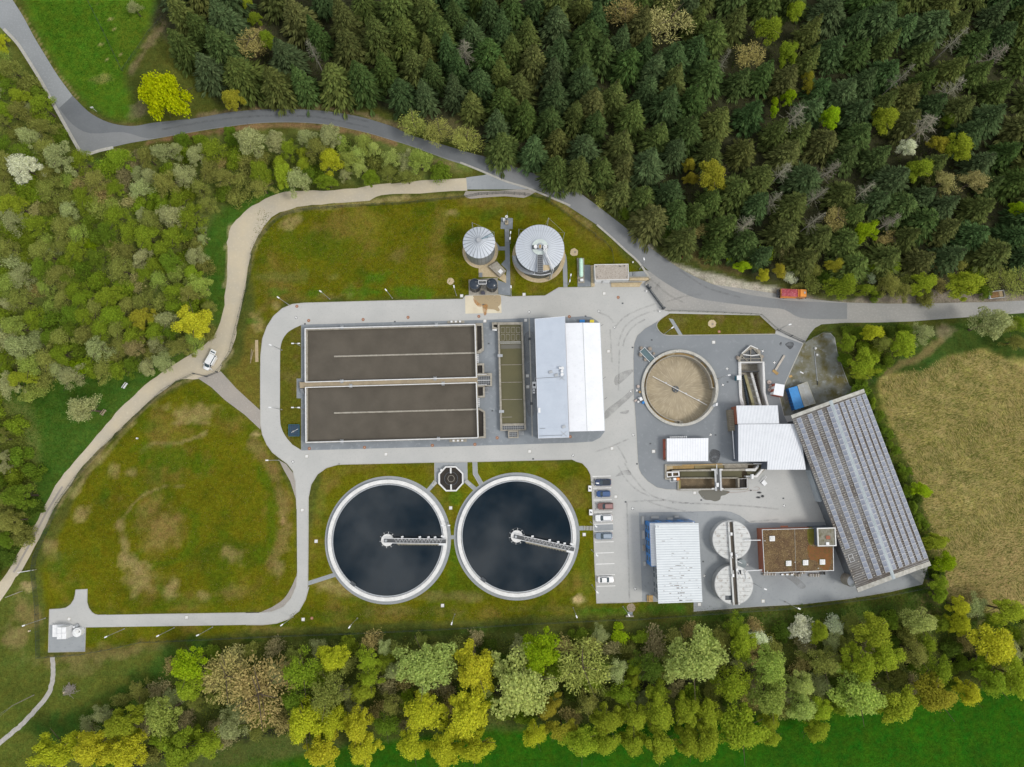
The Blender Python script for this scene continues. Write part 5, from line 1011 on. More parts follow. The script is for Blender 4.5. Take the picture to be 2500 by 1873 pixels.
m_ = MB();c6 = [b4[0],b4[1],xz(Z5,[(2065,1534)],BZ)[0],b4[5]]
for k in range(42):
    t = (k + .5) / 42;a = lerp2(b4[0],b4[1],t);x_end = a[0] + (lerp2(c6[3],c6[2],t)[0] - a[0]) * 1.0
    bq = lerp2(c6[3],c6[2],t);yend = b4[3][1] if bq[0] > b4[4][0] else b4[5][1];m_.beam(a,(bq[0],yend),.10,BZ + .06,BZ + .12)
tag(m_.build('roof_ribs','rib_shade',rb),kind='stuff')
MB().tube((*b4[5],BZ - .05),(*b4[4],BZ - .05),.1,6).build('gutter','steel',rb);MB().tube((*a4[3],AZ),(*a4[2],AZ),.09,6).build('gutter','dark_steel',ra)
q = xz(Z5,[(1228,975),(1285,970),(1300,1200),(1250,1205)],2.2);MB().prism(q,0,2.2).build('lean_to',paint('mossy_lean_to',(.18,.16,.12),(.25,.22,.16),.9),sh2)
m_ = MB()
for k in range(12): m_.beam(lerp2(q[0],q[3],(k + .5) / 12),lerp2(q[1],q[2],(k + .5) / 12),.08,2.2,2.26)
tag(m_.build('lean_to_ribs','wall',sh2),kind='stuff');p = xz(Z5,[(1275,1200),(1295,1505)],2.5);MB().tube((*p[0],2.5),(*p[1],2.5),.13,8).build('pipe','white_steel',sh2)

# ------------------------------------------------------------------ barn with solar panels
EZ,RZ = 6.4,8.4
e1,e2,e3,e4 = [W(*Z7(x,y),EZ) for x,y in ((222,314),(713,136),(1168,1328),(676,1510))];r1v,r2v = W(*Z7(488,216),RZ),W(*Z7(916,1420),RZ)
f_ = lambda a,b,t: a.lerp(b,t)
brn = thing('solar_barn','long slanting barn whose weathered corrugated roof carries rows of solar panels','building',(*centroid([e1,e2,e3,e4])[:2],0))
def toward(c,p,d): v = (c - p);v.z = 0;return p + v.normalized() * d
cb0 = (e1 + e2 + e3 + e4) / 4
wq = [toward(cb0,p,2.2) for p in (e1,e2,e3,e4)]
MB().prism([p[:2] for p in wq],0,EZ - .5).build('wall',paint('slate_boards',(.16,.18,.20),(.11,.125,.14),.8,scale=1),brn)
M['old_roof'] = paint('weathered_corrugated',(.155,.15,.145),(.085,.07,.06),.85,scale=.10,lo=.42,hi=.58,fine=(.22,.22,.215),finescale=1.2,fineamt=.6)
rfm = MB()
nr = 96
def slope(u,v,side,lift=0.0):
    """u along the barn 0..1, v from eave 0 to ridge 1"""
    E0,E1 = (e1,e4) if side == 0 else (e2,e3);return f_(f_(E0,E1,u),f_(r1v,r2v,u),v) + Vector((0,0,lift))
for sd in (0,1):
    q = [slope(0,0,sd),slope(1,0,sd),slope(1,1,sd),slope(0,1,sd)];rfm.add(q + [p - Vector((0,0,.15)) for p in q],[(0,1,2,3) if sd == 0 else (3,2,1,0),(0,4,5,1),(1,5,6,2),(3,7,4,0)])
rof = rfm.build('roof','old_roof',brn)
m_ = MB()
for sd in (0,1):
    for k in range(84): u = (k + .5) / 84;m_.tube(slope(u,0,sd,.01),slope(u,1,sd,.01),.10,4)
tag(m_.build('corrugation',paint('pale_corrugation',(.36,.36,.35),(.17,.15,.13),.85,scale=.12,lo=.42,hi=.58),rof),kind='stuff')
RD = paint('ridge_sheet',(.36,.41,.43),(.27,.32,.34),.5,scale=.4)
MB().add([slope(0,.96,0,.14),slope(1,.96,0,.14),r2v + Vector((0,0,.16)),r1v + Vector((0,0,.16)),slope(0,.95,1,.14),slope(1,.95,1,.14)],[(0,1,2,3),(3,2,5,4)]).build('ridge_cap',RD,rof)
for sd in (0,1): MB().add([slope(.001,0,sd,.13),slope(.02,0,sd,.13),slope(.02,1,sd,.13),slope(.001,1,sd,.13)],[(0,1,2,3)]).build('verge_trim',paint('lichen_verge',(.50,.50,.46),(.32,.31,.27),.9,scale=1.2),rof);MB().add([slope(.975,0,sd,.13),slope(.999,0,sd,.13),slope(.999,1,sd,.13),slope(.975,1,sd,.13)],[(0,1,2,3)]).build('verge_trim',paint('lichen_verge',(.48,.47,.43),(.30,.29,.25),.9,scale=1.2),rof)
# solar panels: each a part
pan_m,pt,pb_ = new_mat('solar_cells');pb_.inputs['Roughness'].default_value = .22;pb_.inputs['Base Color'].default_value = (.155,.175,.225,1)
pt.links.new(mixc(pt,(.25,.275,.33),(.20,.22,.275),noise(pt,.35,3,lo=.4,hi=.6)),pb_.inputs['Base Color'])
NP = 30;rows_ = [(0,.145),(0,.425),(0,.675),(0,.915),(1,.10),(1,.27),(1,.44),(1,.61),(1,.775),(1,.94)]
Lb = (e4 - e1).length;pitch = (.955 - .028) / NP
first = None
for ri,(sd,v) in enumerate(rows_):
    v = 1 - v if sd == 1 else v
    SL = (slope(.5,1,sd) - slope(.5,0,sd)).length
    for k in range(NP):
        u = .028 + pitch * (k + .5)
        if ri == 0 and k >= 24: continue
        gap = .0018 * (1 + 2 * (k in (9,10) and False))
        c_ = slope(u,v,sd,.22)
        if first is None or first[1] != sd:
            du = (slope(u + .01,v,sd) - slope(u - .01,v,sd)).normalized();dv = (slope(u,v + .01,sd) - slope(u,v - .01,sd)).normalized();nn = du.cross(dv);nn = -nn if nn.z < 0 else nn
            hl,hw = Lb * pitch / 2 - .045,.60
            P4 = [du * a * hl + dv * b * hw for a,b in ((-1,-1),(1,-1),(1,1),(-1,1))]
            pm = bpy.data.meshes.new('solar_panel');vs = [p for p in P4] + [p - nn * .06 for p in P4] + [p * 1.0 * .93 + nn * .006 for p in P4]
            if (P4[1] - P4[0]).cross(P4[2] - P4[1]).z < 0: order = [3,2,1,0]
            else: order = [0,1,2,3]
            vs = [vs[i] for i in order] + [vs[4 + i] for i in order] + [vs[8 + i] for i in order]
            pm.from_pydata([tuple(x) for x in vs],[],[(0,1,2,3),(0,4,5,1),(1,5,6,2),(2,6,7,3),(3,7,4,0),(8,9,10,11)]);pm.materials.append(M['white_steel']);pm.materials.append(pan_m)
            pm.polygons[5].material_index = 1
            for pg in list(pm.polygons)[1:5]: pg.material_index = 0
            first = (pm,sd)
        o = bpy.data.objects.new('solar_panel',first[0]);C.objects.link(o);o.parent = brn;o.location = c_ - brn.location
m_ = MB()
for sd,v in ((0,.09),(0,.2)): m_.tube(slope(.80,v,sd,.2),slope(.84,v,sd,.2),.05,5)
for u in (.80,.82,.84): m_.tube(slope(u,.09,0,.2),slope(u,.2,0,.2),.05,5)
m_.build('empty_rack','white_steel',brn)
m_ = MB()
for u in np.arange(.05,.99,.032):
    for sd,v in ((0,.03),(0,.29),(0,.55),(0,.80),(1,.98),(1,.80),(1,.63),(1,.46),(1,.30),(1,.13)):
        p = slope(u,1 - v if sd else v,sd,.16);m_.box((p.x,p.y,p.z),(.28,.18,.1),.4)
tag(m_.build('roof_hooks',paint('pale_hook',(.50,.46,.38),None,.7),brn),kind='stuff')
# under the eave: leaning conveyor frame and silos beside the barn
q = xz(Z7,[(330,620),(345,610),(440,890),(420,900)],3.0);MB().prism([p for p in q],0,3.2).build('lean_to',paint('pale_cladding',(.42,.47,.50),None,.6),brn)
hs = thing('grit_silo','stubby grey steel silo half hidden under the barn eave','silo',(*W(*S5(1790,1130),0)[:2],0));p_ = hs.location
MB().cyl(p_,1.7,0,4.2,32).build('shell','wall',hs);MB().cone(p_,1.7,4.2,4.8,32,.3).build('lid','steel',hs)

# ------------------------------------------------------------------ brown green-roof workshop
GZ2 = 4.5
gr4 = xz(S5,[(162,182),(1530,146),(1548,975),(208,1022)],GZ2);gr = thing('workshop','terracotta workshop with a mossy brown gravel roof and four skylights','building',(*centroid(gr4)[:2],0))
MB().prism(inset(gr4,.1),0,GZ2 - .2).build('wall','terracotta',gr)
gm,gtn,gbn = new_mat('sedum_gravel');gbn.inputs['Roughness'].default_value = .95
cg = mixc(gtn,(.105,.062,.030),(.17,.115,.05),noise(gtn,.5,6,.65,lo=.4,hi=.65));cg = mixc(gtn,cg,(.40,.30,.16),noise(gtn,4.5,2,.5,lo=.60,hi=.72));cg = mixc(gtn,cg,(.035,.02,.012),noise(gtn,2.8,4,.6,lo=.52,hi=.75));gtn.links.new(cg,gbn.inputs['Base Color']);bump(gtn,gbn,noise(gtn,5,4),.6,.1)
rfg = MB().sheet(inset(gr4,.25),GZ2 - .1).build('roof',gm,gr)
wallring(MB(),gr4,inset(gr4,.22),GZ2 - .3,GZ2).build('parapet','steel',gr)
MB().sheet(smooth(xz(S5,[(1060,480),(1180,520),(1500,540),(1510,700),(1440,960),(1330,940),(1200,780),(1090,760),(1040,600)],GZ2 - .09),3,True),GZ2 - .092).build('sedum_patch',paint('rusty_sedum',(.22,.085,.025),(.14,.07,.025),.95,scale=.8,fine=(.09,.09,.01),finescale=2),rfg)
MB().sheet(smooth(xz(S5,[(1040,170),(1150,160),(1160,400),(1120,480),(1050,420)],GZ2 - .085),3,True),GZ2 - .085).build('moss_patch',paint('green_moss',(.10,.105,.008),(.16,.13,.02),.95,scale=1),rfg)
MB().beam(*xz(S5,[(792,165),(815,985)],GZ2),.09,GZ2 - .1,GZ2 - .02).build('roof_cable','wall',rfg)
for x_,y_,gx in ((362,358,0),(680,836,1),(1006,822,1),(1332,810,1)):
    q = xz(S5,[(x_ - 50,y_ - 48),(x_ + 48,y_ - 50),(x_ + 50,y_ + 47),(x_ - 48,y_ + 50)],GZ2 + .35)
    if gx: MB().sheet(circle(centroid(xz(S5,[(x_ - 10,y_)],GZ2)),.98,18),GZ2 - .08).build('moss_ring',M['moss_ring'] if 'moss_ring' in M else M.setdefault('moss_ring',paint('moss_ring',(.10,.11,.012),(.13,.09,.03),.95,scale=2)),rfg)
    sk = MB().prism(q,GZ2 - .1,GZ2 + .3,True).build('skylight','white_steel',gr);MB().box((*centroid(q)[:2],0),(.9,.9,.12),0,GZ2 + .3).build('dome','white_wall',sk)
for x_,y_ in ((215,398),(260,990),(795,812),(1245,930)): p = xz(S5,[(x_,y_)],GZ2)[0];MB().cyl(p,.16,GZ2 - .1,GZ2 + .15,12).build('roof_vent','kerb',gr)
TW = 6.6;tw = xz(S5,[(1225,152),(1580,142),(1600,500),(1240,508)],TW);MB().prism(inset(tw,.1),0,TW - .3).build('stair_tower',paint('dark_render',(.10,.12,.15),None,.8),gr)
wallring(MB(),tw,inset(tw,.55),TW - .4,TW).build('tower_parapet','white_wall',gr);MB().sheet(inset(tw,.45),TW - .25).build('tower_roof','moss_roof' if False else paint('stained_roof',(.25,.24,.2),(.12,.11,.06),.95,scale=1.2),gr)
p = xz(S5,[(1440,335)],TW)[0];MB().box((*p,0),(1.1,.9,.15),0,TW - .25).build('tower_hatch','terracotta',gr);p = xz(S5,[(1428,452)],TW)[0];MB().box((*p,0),(.8,.7,.3),0,TW - .25).build('vent_box','white_steel',gr)
q = xz(S5,[(515,110),(660,108),(662,135),(520,138)],2.6);MB().prism(q,2.5,2.65,True).build('door_canopy','terracotta',gr)

# ------------------------------------------------------------------ blue office
OZ1,OZ2 = 6.3,8.0
lo4 = xz(Z6,[(818,646),(1306,632),(1330,1100),(836,1118)],OZ1);hi4 = xz(Z6,[(879,656),(1349,652),(1391,1500),(915,1517)],OZ2)
of = thing('office_building','bright blue office building under a rust-flecked white ribbed roof','building',(*centroid(hi4)[:2],0))
MB().prism(lo4,0,OZ1).build('wall','blue',of);MB().sheet(inset(lo4,.12),OZ1 + .02).build('lower_roof','white_roof',of)
m_ = MB();li = inset(lo4,.15)
for k in range(26): t = (k + .5) / 26;m_.beam(lerp2(li[0],li[3],t),lerp2(li[1],li[2],t),.06,OZ1 + .02,OZ1 + .07)
tag(m_.build('lower_roof_ribs','rib_shade',of),kind='stuff');wallring(MB(),lo4,inset(lo4,.12),OZ1 - .1,OZ1 + .1).build('parapet','blue',of)
body = inset(hi4,.9);MB().prism(body,0,OZ2 - .2).build('rear_wall',paint('grey_render',(.30,.32,.34),None,.8),of)
rfo = MB().prism(hi4,OZ2 - .15,OZ2 + .05,True).build('roof','moss_roof',of)
m_ = MB()
for k in range(32): t = (k + .5) / 32;m_.beam(lerp2(hi4[0],hi4[3],t),lerp2(hi4[1],hi4[2],t),.16,OZ2 + .05,OZ2 + .12)
tag(m_.build('roof_ribs','rib_shade',rfo),kind='stuff')
ro = random.Random(5);m_ = MB()
for k in range(62):
    t = ro.random();s_ = .5 + ro.gauss(0,.10) if ro.random() < .7 else ro.random() * .9 + .03;tt = ro.random() ** .5
    p = Vector(lerp2(lerp2(hi4[0],hi4[1],s_),lerp2(hi4[3],hi4[2],s_),(math.floor(tt * 32) + .1) / 32));m_.box((p.x,p.y,0),(ro.uniform(.15,.9),ro.uniform(.05,.13) * (1.8 if tt > .75 and .4 < s_ < .62 else 1),.015),0,OZ2 + .055)
tag(m_.build('rust_flakes',paint('rust_flake',(.10,.075,.06),(.18,.12,.09),.95,scale=5),rfo),kind='stuff')
Pw,Qw = Vector(lo4[0]),Vector(lo4[3])
for f0 in (.08,.26,.44,.62,.80):
    for zz in (1.0,3.9): a = Pw.lerp(Qw,f0);b = Pw.lerp(Qw,f0 + .11);wn = MB().beam(a,b,.08,zz,zz + 1.4).build('window','glass',of)
Pn,Qn = Vector(lo4[0]),Vector(lo4[1])
for f0 in (.05,.3,.55,.8):
    for zz in (1.0,3.9): MB().beam(Pn.lerp(Qn,f0),Pn.lerp(Qn,f0 + .15),.08,zz,zz + 1.4).build('window','glass',of)
Ps,Qs = Vector(body[0]),Vector(body[3])
for f0 in (.60,.68,.80,.88):
    for zz in (.9,4.0): MB().beam(Ps.lerp(Qs,f0),Ps.lerp(Qs,f0 + .05),.08,zz,zz + 1.5).build('window','glass',of)
p = xz(Z6,[(895,690),(925,690)],OZ2 + .3)
for k in range(2): MB().cyl(p[k],.16,OZ2,OZ2 + .5,10).build('roof_vent','white_steel',of)

# ------------------------------------------------------------------ covered twin tanks
M['lid'] = paint('worn_white_planks',(.62,.63,.62),(.50,.51,.50),.8,scale=.6,fine=(.34,.30,.27),finescale=1.3,fineamt=.35)
TZ = 3.0
ctr = []
for (cx,cy),lab in (((1707,833),'upper'),((1731,1317),'lower')):
    c = Vector((*W(*Z6(cx,cy),TZ)[:2],0));r = 199 * .22635 / (FOC / (CAM_H - TZ));ctr.append((c,r))
    t = thing('covered_tank','%s of the two round concrete tanks covered with white planks' % lab,'tank',c)
    MB().ring(c,r - .35,r + .12,0,TZ - .02,72).build('wall',paint('tank_concrete',(.50,.51,.51),(.40,.41,.41),.85,scale=.5),t);MB().sheet(circle(c,r - .3,48),TZ - .35).build('inner_floor','dark_steel',t)
    n = 9;wd = 2 * (r - .05) / n
    for k in range(n):
        y0 = -r + .05 + k * wd;y1 = y0 + wd - .05
        for sd in (-1,1):
            pts = []
            for yy in np.linspace(y0,y1,4): pts.append((sd * math.sqrt(max((r - .02) ** 2 - yy * yy,.01)),yy))
            xin = sd * .86
            if abs(pts[0][0]) < 1.0 and abs(pts[-1][0]) < 1.0: continue
            if lab == 'lower' and sd == -1 and k == 1: poly = [(xin - 1.6,y0)] + pts[:] + [(xin - 1.6,y1)]
            elif lab == 'lower' and sd == 1 and k == 7: poly = [(xin + 1.2,y0)] + pts[:] + [(xin + 1.2,y1)]
            else: poly = [(xin,y0)] + pts + [(xin,y1)]
            poly = [(c.x + (x if abs(x) > .86 else xin),c.y + y) for x,y in poly];dz = rnd.uniform(-.02,.02)
            MB().prism(poly,TZ - .1 + dz,TZ + dz,True).build('lid_plank','lid',t)
(cA,rA),(cB,rB) = ctr
bd = thing('tank_gangway','long pale gangway channel running over both covered tanks','walkway',(*((cA + cB) / 2)[:2],TZ))
g0,g1 = xz(Z6,[(1700,640),(1757,1532)],TZ + .4);dv_ = (Vector(g1) - Vector(g0)).normalized();nv_ = Vector((-dv_.y,dv_.x))
MB().beam(g0,g1,.95,TZ + .02,TZ + .1).build('deck',paint('dark_brown_deck',(.10,.085,.065),(.07,.06,.05),.9),bd)
for s_ in (-.72,.72): MB().beam(Vector(g0) + nv_ * s_,Vector(g1) + nv_ * s_,.42,TZ + .0,TZ + .6).build('side_beam','lid',bd)
for x_,y_ in ((1703,768),(1705,985),(1760,1000),(1765,1155),(1722,1215)): p = xz(Z6,[(x_,y_)],TZ + .8)[0];MB().box((*p,0),(.5,.8,.5),0,TZ + .5).build('valve_box','white_steel',bd)
for a,b in (((1690,980),(1720,1030)),((1760,1055),(1820,1085)),((1720,1200),(1725,1160)),((1775,1160),(1810,1235)),((1755,1040),(1775,980))): p = [W(*Z6(*q),TZ + 1.1) for q in (a,b)];MB().tube(p[0],p[1],.08,6).build('valve_stem','white_steel',bd)
p = W(*Z6(1803,1084),0);tag(MB().cyl(p,1.25,0,1.2,32).build('round_shaft',paint('blue_grey_concrete',(.26,.30,.31),None,.85)),'small round grey shaft between the two covered tanks','shaft')
for pts,nm in (([(1845,836,3.6),(2020,835,4.3)],'upper'),([(1868,1250,3.3),(1868,1166,3.8),(2035,1156,4.3)],'lower')):
    tag(MB().path([W(*Z6(x,y),z) for x,y,z in pts],.13,8).build('white_pipe','white_steel'),'white pipe from the %s covered tank to the terracotta workshop' % nm,'pipe')

# ------------------------------------------------------------------ white treatment unit at the far left
wu = thing('white_cabin','tall white plant cabin with a lower wing on the far left pad','cabin',(*W(*S6(720,1110),0)[:2],.04))
t4 = xz(S6,[(552,1030),(750,1028),(748,1290),(540,1296)],3.2);MB().prism(t4,.04,3.2).build('body','white_steel',wu);l4 = xz(S6,[(442,978),(690,975),(700,1240),(440,1246)],1.1);MB().prism(l4,.04,1.1).build('wing','white_steel',wu)
MB().beam(lerp2(t4[0],t4[1],.5),lerp2(t4[3],t4[2],.5),.05,3.2,3.24).build('roof_seam','steel',wu);MB().beam(lerp2(t4[0],t4[3],.5),lerp2(t4[1],t4[2],.5),.05,3.2,3.245).build('roof_seam','steel',wu)
p = xz(S6,[(985,1147)],1.8)[0];wt = thing('white_tank','round white tank with a domed lid beside the white cabin','tank',(*p,.04));MB().cyl(p,1.2,.04,1.7,36).cone(p,1.2,1.7,1.9,36,.5).build('shell','white_steel',wt,False);MB().cyl((p[0] + .3,p[1] + .35),.5,1.7,2.1,24).build('lid','white_wall',wt);MB().box((p[0] + .8,p[1] + .2,0),(.25,.2,.3),.5,1.8).build('valve','dark_steel',wt)
p = xz(S6,[(975,1000)],.9)[0];pu = thing('dosing_pump','small grey dosing pump beside the round white tank','pump',(*p,.03));MB().box((*p,0),(.8,.7,.7),.5,.03).build('casing','steel',pu);MB().box((p[0] - .6,p[1] - .3,0),(.6,.5,.9),0,.03).build('control_box','white_steel',pu)
# ================================================================== vehicles
PAINT = {}
def car_paint(nm,c):
    m,t,b = new_mat(nm);b.inputs['Base Color'].default_value = (*c,1);b.inputs['Roughness'].default_value = .32;b.inputs['Metallic'].default_value = .25;b.inputs['Coat Weight'].default_value = .4;return m
def outline(L,wd,rf=.35,rr=.25,front=.5,n=5):
    """rounded plan outline, nose at +x"""
    pts = []
    for cx,cy,r,a0 in ((L / 2 - front,wd / 2 - rf,rf,90),(-L / 2 + rr,wd / 2 - rr,rr,90),(-L / 2 + rr,-wd / 2 + rr,rr,180),(L / 2 - front,-wd / 2 + rf,rf,270)):
        for k in range(n + 1):
            a = R(a0 + 90 * k / n) if cx < 0 else R((0 if cy > 0 else 270) + 90 * k / n)
            ex = front if cx > 0 else r
            pts.append((cx + ex * math.cos(a),cy + r * math.sin(a)))
    # order counter-clockwise
    c = centroid(pts);return sorted(pts,key=lambda p: math.atan2(p[1] - c.y,p[0] - c.x))
def loft(mb,rings,cap=True):
    n = len(rings[0][0]);vs = [(p[0],p[1],z if not callable(z) else z(p)) for pts,z in rings for p in pts]
    fs = [(k * n + i,k * n + (i + 1) % n,(k + 1) * n + (i + 1) % n,(k + 1) * n + i) for k in range(len(rings) - 1) for i in range(n)]
    if cap: fs.append(tuple((len(rings) - 1) * n + i for i in range(n)))
    return mb.add(vs,fs)
def sc(pts,sx,sy,dx=0): return [(p[0] * sx + dx,p[1] * sy) for p in pts]
def car(label,fr,cx,cy,L,wd,head,paintc,roofc=None,kind='estate',group='cars parked in the bays'):
    """one car: body, glasshouse, roof, wheels, lamps, mirrors"""
    t = thing('parked_car',label,'car',(0,0,0),group);pm = car_paint('car_paint',paintc)
    o = outline(L,wd,.42,.3,.55);zb = lambda p: .78 + .12 * max(0,min(1,(L / 2 - p[0]) / (L * .45)))
    loft(MB(),[(sc(o,.97,.95),.22),(o,.42),(sc(o,1,1),.62),(sc(o,.985,.95),zb),(sc(o,.95,.86),lambda p: zb(p) + .05)]).build('body',pm,t,True)
    x0,x1 = {'estate': (-.46,.17),'hatch': (-.47,.20),'sedan': (-.36,.18),'suv': (-.475,.16)}[kind]
    cab = [(L * x0,-wd * .40),(L * x1,-wd * .41),(L * (x1 + .03),-wd * .2),(L * (x1 + .035),wd * .2),(L * x1,wd * .41),(L * x0,wd * .40)]
    tx0,tx1 = x0 + (.10 if kind == 'sedan' else .045),x1 - .14
    top = [(L * tx0,-wd * .33),(L * tx1,-wd * .34),(L * (tx1 + .02),-wd * .15),(L * (tx1 + .02),wd * .15),(L * tx1,wd * .34),(L * tx0,wd * .33)]
    h = 1.62 if kind == 'suv' else 1.47
    loft(MB(),[(cab,.88),(top,h - .05)]).build('windows','glass',t)
    rf = MB().frustum([(p[0] * 1.0,p[1] * 1.04) for p in top],h - .06,sc(top,.96,.95,0),h);rf.build('roof',car_paint('roof_paint',roofc or paintc),t)
    for s in (-1,1):
        a,b = (L * tx0,s * wd * .335,h - .03),(L * x0,s * wd * .40,.9);MB().tube(a,b,.05,4).build('rear_pillar',pm,t)
        MB().tube((L * tx1,s * wd * .34,h - .03),(L * x1,s * wd * .41,.92),.045,4).build('front_pillar',pm,t)
        MB().box((L * (x1 - .02),s * (wd / 2 + .06),0),(.16,.2,.14),0,.92).build('mirror',pm,t)
        MB().box((L / 2 - .22,s * wd * .34,0),(.2,.34,.1),-s * .35,.66).build('headlight','white_steel',t);MB().box((-L / 2 + .08,s * wd * .40,0),(.12,.2,.26),0,.7).build('tail_light','red',t)
        for fx in (.30,-.30):
            w_ = MB().tube((L * fx,s * (wd / 2 - .2),.32),(L * fx,s * (wd / 2 + .01),.32),.32,16).build('wheel','tyre',t);MB().tube((L * fx,s * (wd / 2 - .02),.32),(L * fx,s * (wd / 2 + .025),.32),.19,12).build('rim','steel',w_)
    if kind in ('estate','suv'):
        for s in (-1,1): MB().tube((L * tx0 * .9,s * wd * .30,h + .05),(L * tx1 * .8,s * wd * .30,h + .05),.025,4).build('roof_rail','dark_steel',t)
    p = W(*fr(cx,cy),.9);t.location = (p.x,p.y,.045);t.rotation_euler = (0,0,head);return t
car('black and blue estate car in the topmost parking bay',V4,300,258,4.5,1.82,R(181.5),(.03,.05,.11),(.02,.028,.038),'estate')
car('small bright blue hatchback in the second parking bay',V4,308,513,3.85,1.72,R(181.5),(.025,.075,.22),(.06,.11,.24),'hatch')
car('metallic reddish-brown car in the third parking bay',V4,352,792,4.35,1.82,R(181),(.20,.095,.085),(.34,.19,.18),'suv')
car('long white estate car in the fourth parking bay',V4,315,1058,4.75,1.88,R(182),(.80,.81,.82),None,'estate')
car('blue-grey estate car beside the dark paved strip',V4,320,1462,4.7,1.86,R(181),(.22,.27,.34),(.30,.36,.43),'estate')
car('white saloon parked nose to the right in the lowest bay',Z6,348,1262,4.35,1.78,R(1.5),(.80,.80,.80),None,'sedan')
# white van with doors open
vt = thing('white_van','white van with its tailgate and side doors open on the gravel track','van',(0,0,0));L,wd = 4.9,1.95;o = outline(L,wd,.45,.15,.75);wp = car_paint('van_white',(.82,.83,.84))
loft(MB(),[(sc(o,.97,.95),.25),(o,.5),(o,.95),(sc(o,.97,.92),1.08)]).build('body',wp,vt,True)
cab = [(-L * .49,-.92),(L * .27,-.9),(L * .34,-.5),(L * .34,.5),(L * .27,.9),(-L * .49,.92)];top = [(-L * .47,-.80),(L * .12,-.80),(L * .16,-.4),(L * .16,.4),(L * .12,.80),(-L * .47,.80)]
loft(MB(),[(cab,1.05),(top,1.88)]).build('windows','glass',vt);MB().frustum(sc(top,1,1.05),1.86,sc(top,.97,.96),1.97).build('roof',wp,vt)
for s in (-1,1):
    for a,b in (((-L * .47,s * .80,1.88),(-L * .49,s * .92,1.05)),((L * .12,s * .8,1.88),(L * .27,s * .9,1.05))): MB().tube(a,b,.07,4).build('pillar',wp,vt)
    for fx in (.31,-.31): w_ = MB().tube((L * fx,s * .75,.34),(L * fx,s * .97,.34),.34,16).build('wheel','tyre',vt);MB().tube((L * fx,s * .95,.34),(L * fx,s * .985,.34),.2,12).build('rim','steel',w_)
    MB().box((L / 2 - .3,s * .7,0),(.25,.35,.14),-s * .4,.75).build('headlight','white_steel',vt)
MB().box((L * .22,-1.12,0),(.18,.28,.2),0,1.1).build('mirror',wp,vt)
tg = MB().add([(-L * .49,-.85,1.98),(-L * .49,.85,1.98),(-L * .49 - 1.15,.8,2.1),(-L * .49 - 1.15,-.8,2.1),(-L * .49,-.85,1.92),(-L * .49,.85,1.92),(-L * .49 - 1.15,.8,2.04),(-L * .49 - 1.15,-.8,2.04)],[(0,1,2,3),(7,6,5,4),(0,4,5,1),(1,5,6,2),(2,6,7,3),(3,7,4,0)]).build('tailgate',wp,vt);MB().box((-L * .49 - .5,0,0),(.35,1.3,.02),0,2.05).build('rear_window','glass',tg)
MB().prism([(-2.0,1.02),(.55,1.02),(.55,1.34),(-2.0,1.34)],.4,1.75,True).build('sliding_door',wp,vt);MB().box((-.3,1.0,0),(1.3,.2,.03),0,1.4).build('door_opening','black',vt)
MB().beam((1.35,1.0),(1.75,1.95),.1,.4,1.6).build('front_door',wp,vt);MB().box((.95,.98,0),(.8,.3,.05),0,1.1).build('seat','black',vt)
p = W(*V2(940,800),1.0);vt.location = (p.x,p.y,.02);vt.rotation_euler = (0,0,math.atan2(-860,-440))
# orange lorry with red sheeted skip
tk_ = thing('skip_lorry','orange lorry with a red-sheeted skip parked on the road shoulder','lorry',(0,0,0));OR = car_paint('lorry_orange',(.80,.30,.05))
MB().box((-.2,0,0),(7.2,.9,.3),0,.75).build('chassis','dark_steel',tk_);loft(MB(),[([(1.9,-1.15),(3.75,-1.12),(3.9,-.9),(3.9,.9),(3.75,1.12),(1.9,1.15)],.7),([(1.9,-1.15),(3.78,-1.12),(3.92,-.9),(3.92,.9),(3.78,1.12),(1.9,1.15)],1.7),([(1.95,-1.05),(3.55,-1.02),(3.66,-.85),(3.66,.85),(3.55,1.02),(1.95,1.05)],2.75)]).build('cab',OR,tk_)
MB().add([(3.93,-.9,1.75),(3.93,.9,1.75),(3.70,.82,2.6),(3.70,-.82,2.6)],[(0,1,2,3)]).build('windscreen','glass',tk_);MB().box((3.15,.12,0),(.45,.55,.06),0,2.75).build('roof_hatch','steel',tk_)
for s in (-1,1): MB().box((3.7,s * 1.3,0),(.2,.25,.4),0,1.9).build('mirror','black',tk_)
sk = [(-3.3,-1.12),(1.35,-1.12),(1.35,1.12),(-3.3,1.12)];MB().frustum([(x * .96,y * .92) for x,y in sk],1.05,sk,2.3).build('skip','orange',tk_)
tm = MB();q = random.Random(3);gx,gy = 16,9;vs = []
for j in range(gy + 1):
    for i in range(gx + 1): vs.append((-3.25 + 4.55 * i / gx,-1.08 + 2.16 * j / gy,2.36 + .30 * math.sin(math.pi * j / gy) * math.sin(math.pi * i / gx) + q.uniform(-.11,.11)))
tm.add(vs,[(j * (gx + 1) + i,j * (gx + 1) + i + 1,(j + 1) * (gx + 1) + i + 1,(j + 1) * (gx + 1) + i) for j in range(gy) for i in range(gx)]).build('tarpaulin',paint('crimson_sheet',(.40,.065,.085),(.30,.05,.07),.38,scale=1.5,fine=(.55,.16,.18),finescale=2.2,fineamt=.4),tk_)
MB().box((1.55,0,0),(.22,2.2,1.6),0,1.0).build('headboard',OR,tk_)
for s in (-1,1):
    MB().box((-1.0,s * 1.2,0),(4.4,.16,.45),0,1.0).build('side_guard','orange',tk_)
    for fx in (2.9,-1.6,-2.75): w_ = MB().tube((fx,s * .8,.5),(fx,s * 1.18,.5),.5,18).build('wheel','tyre',tk_);MB().tube((fx,s * 1.16,.5),(fx,s * 1.2,.5),.26,12).build('rim','orange',w_)
    MB().tube((-3.5,s * 1.1,1.0),(-3.85,s * 1.1,1.9),.09,6).build('lift_arm','dark_steel',tk_)
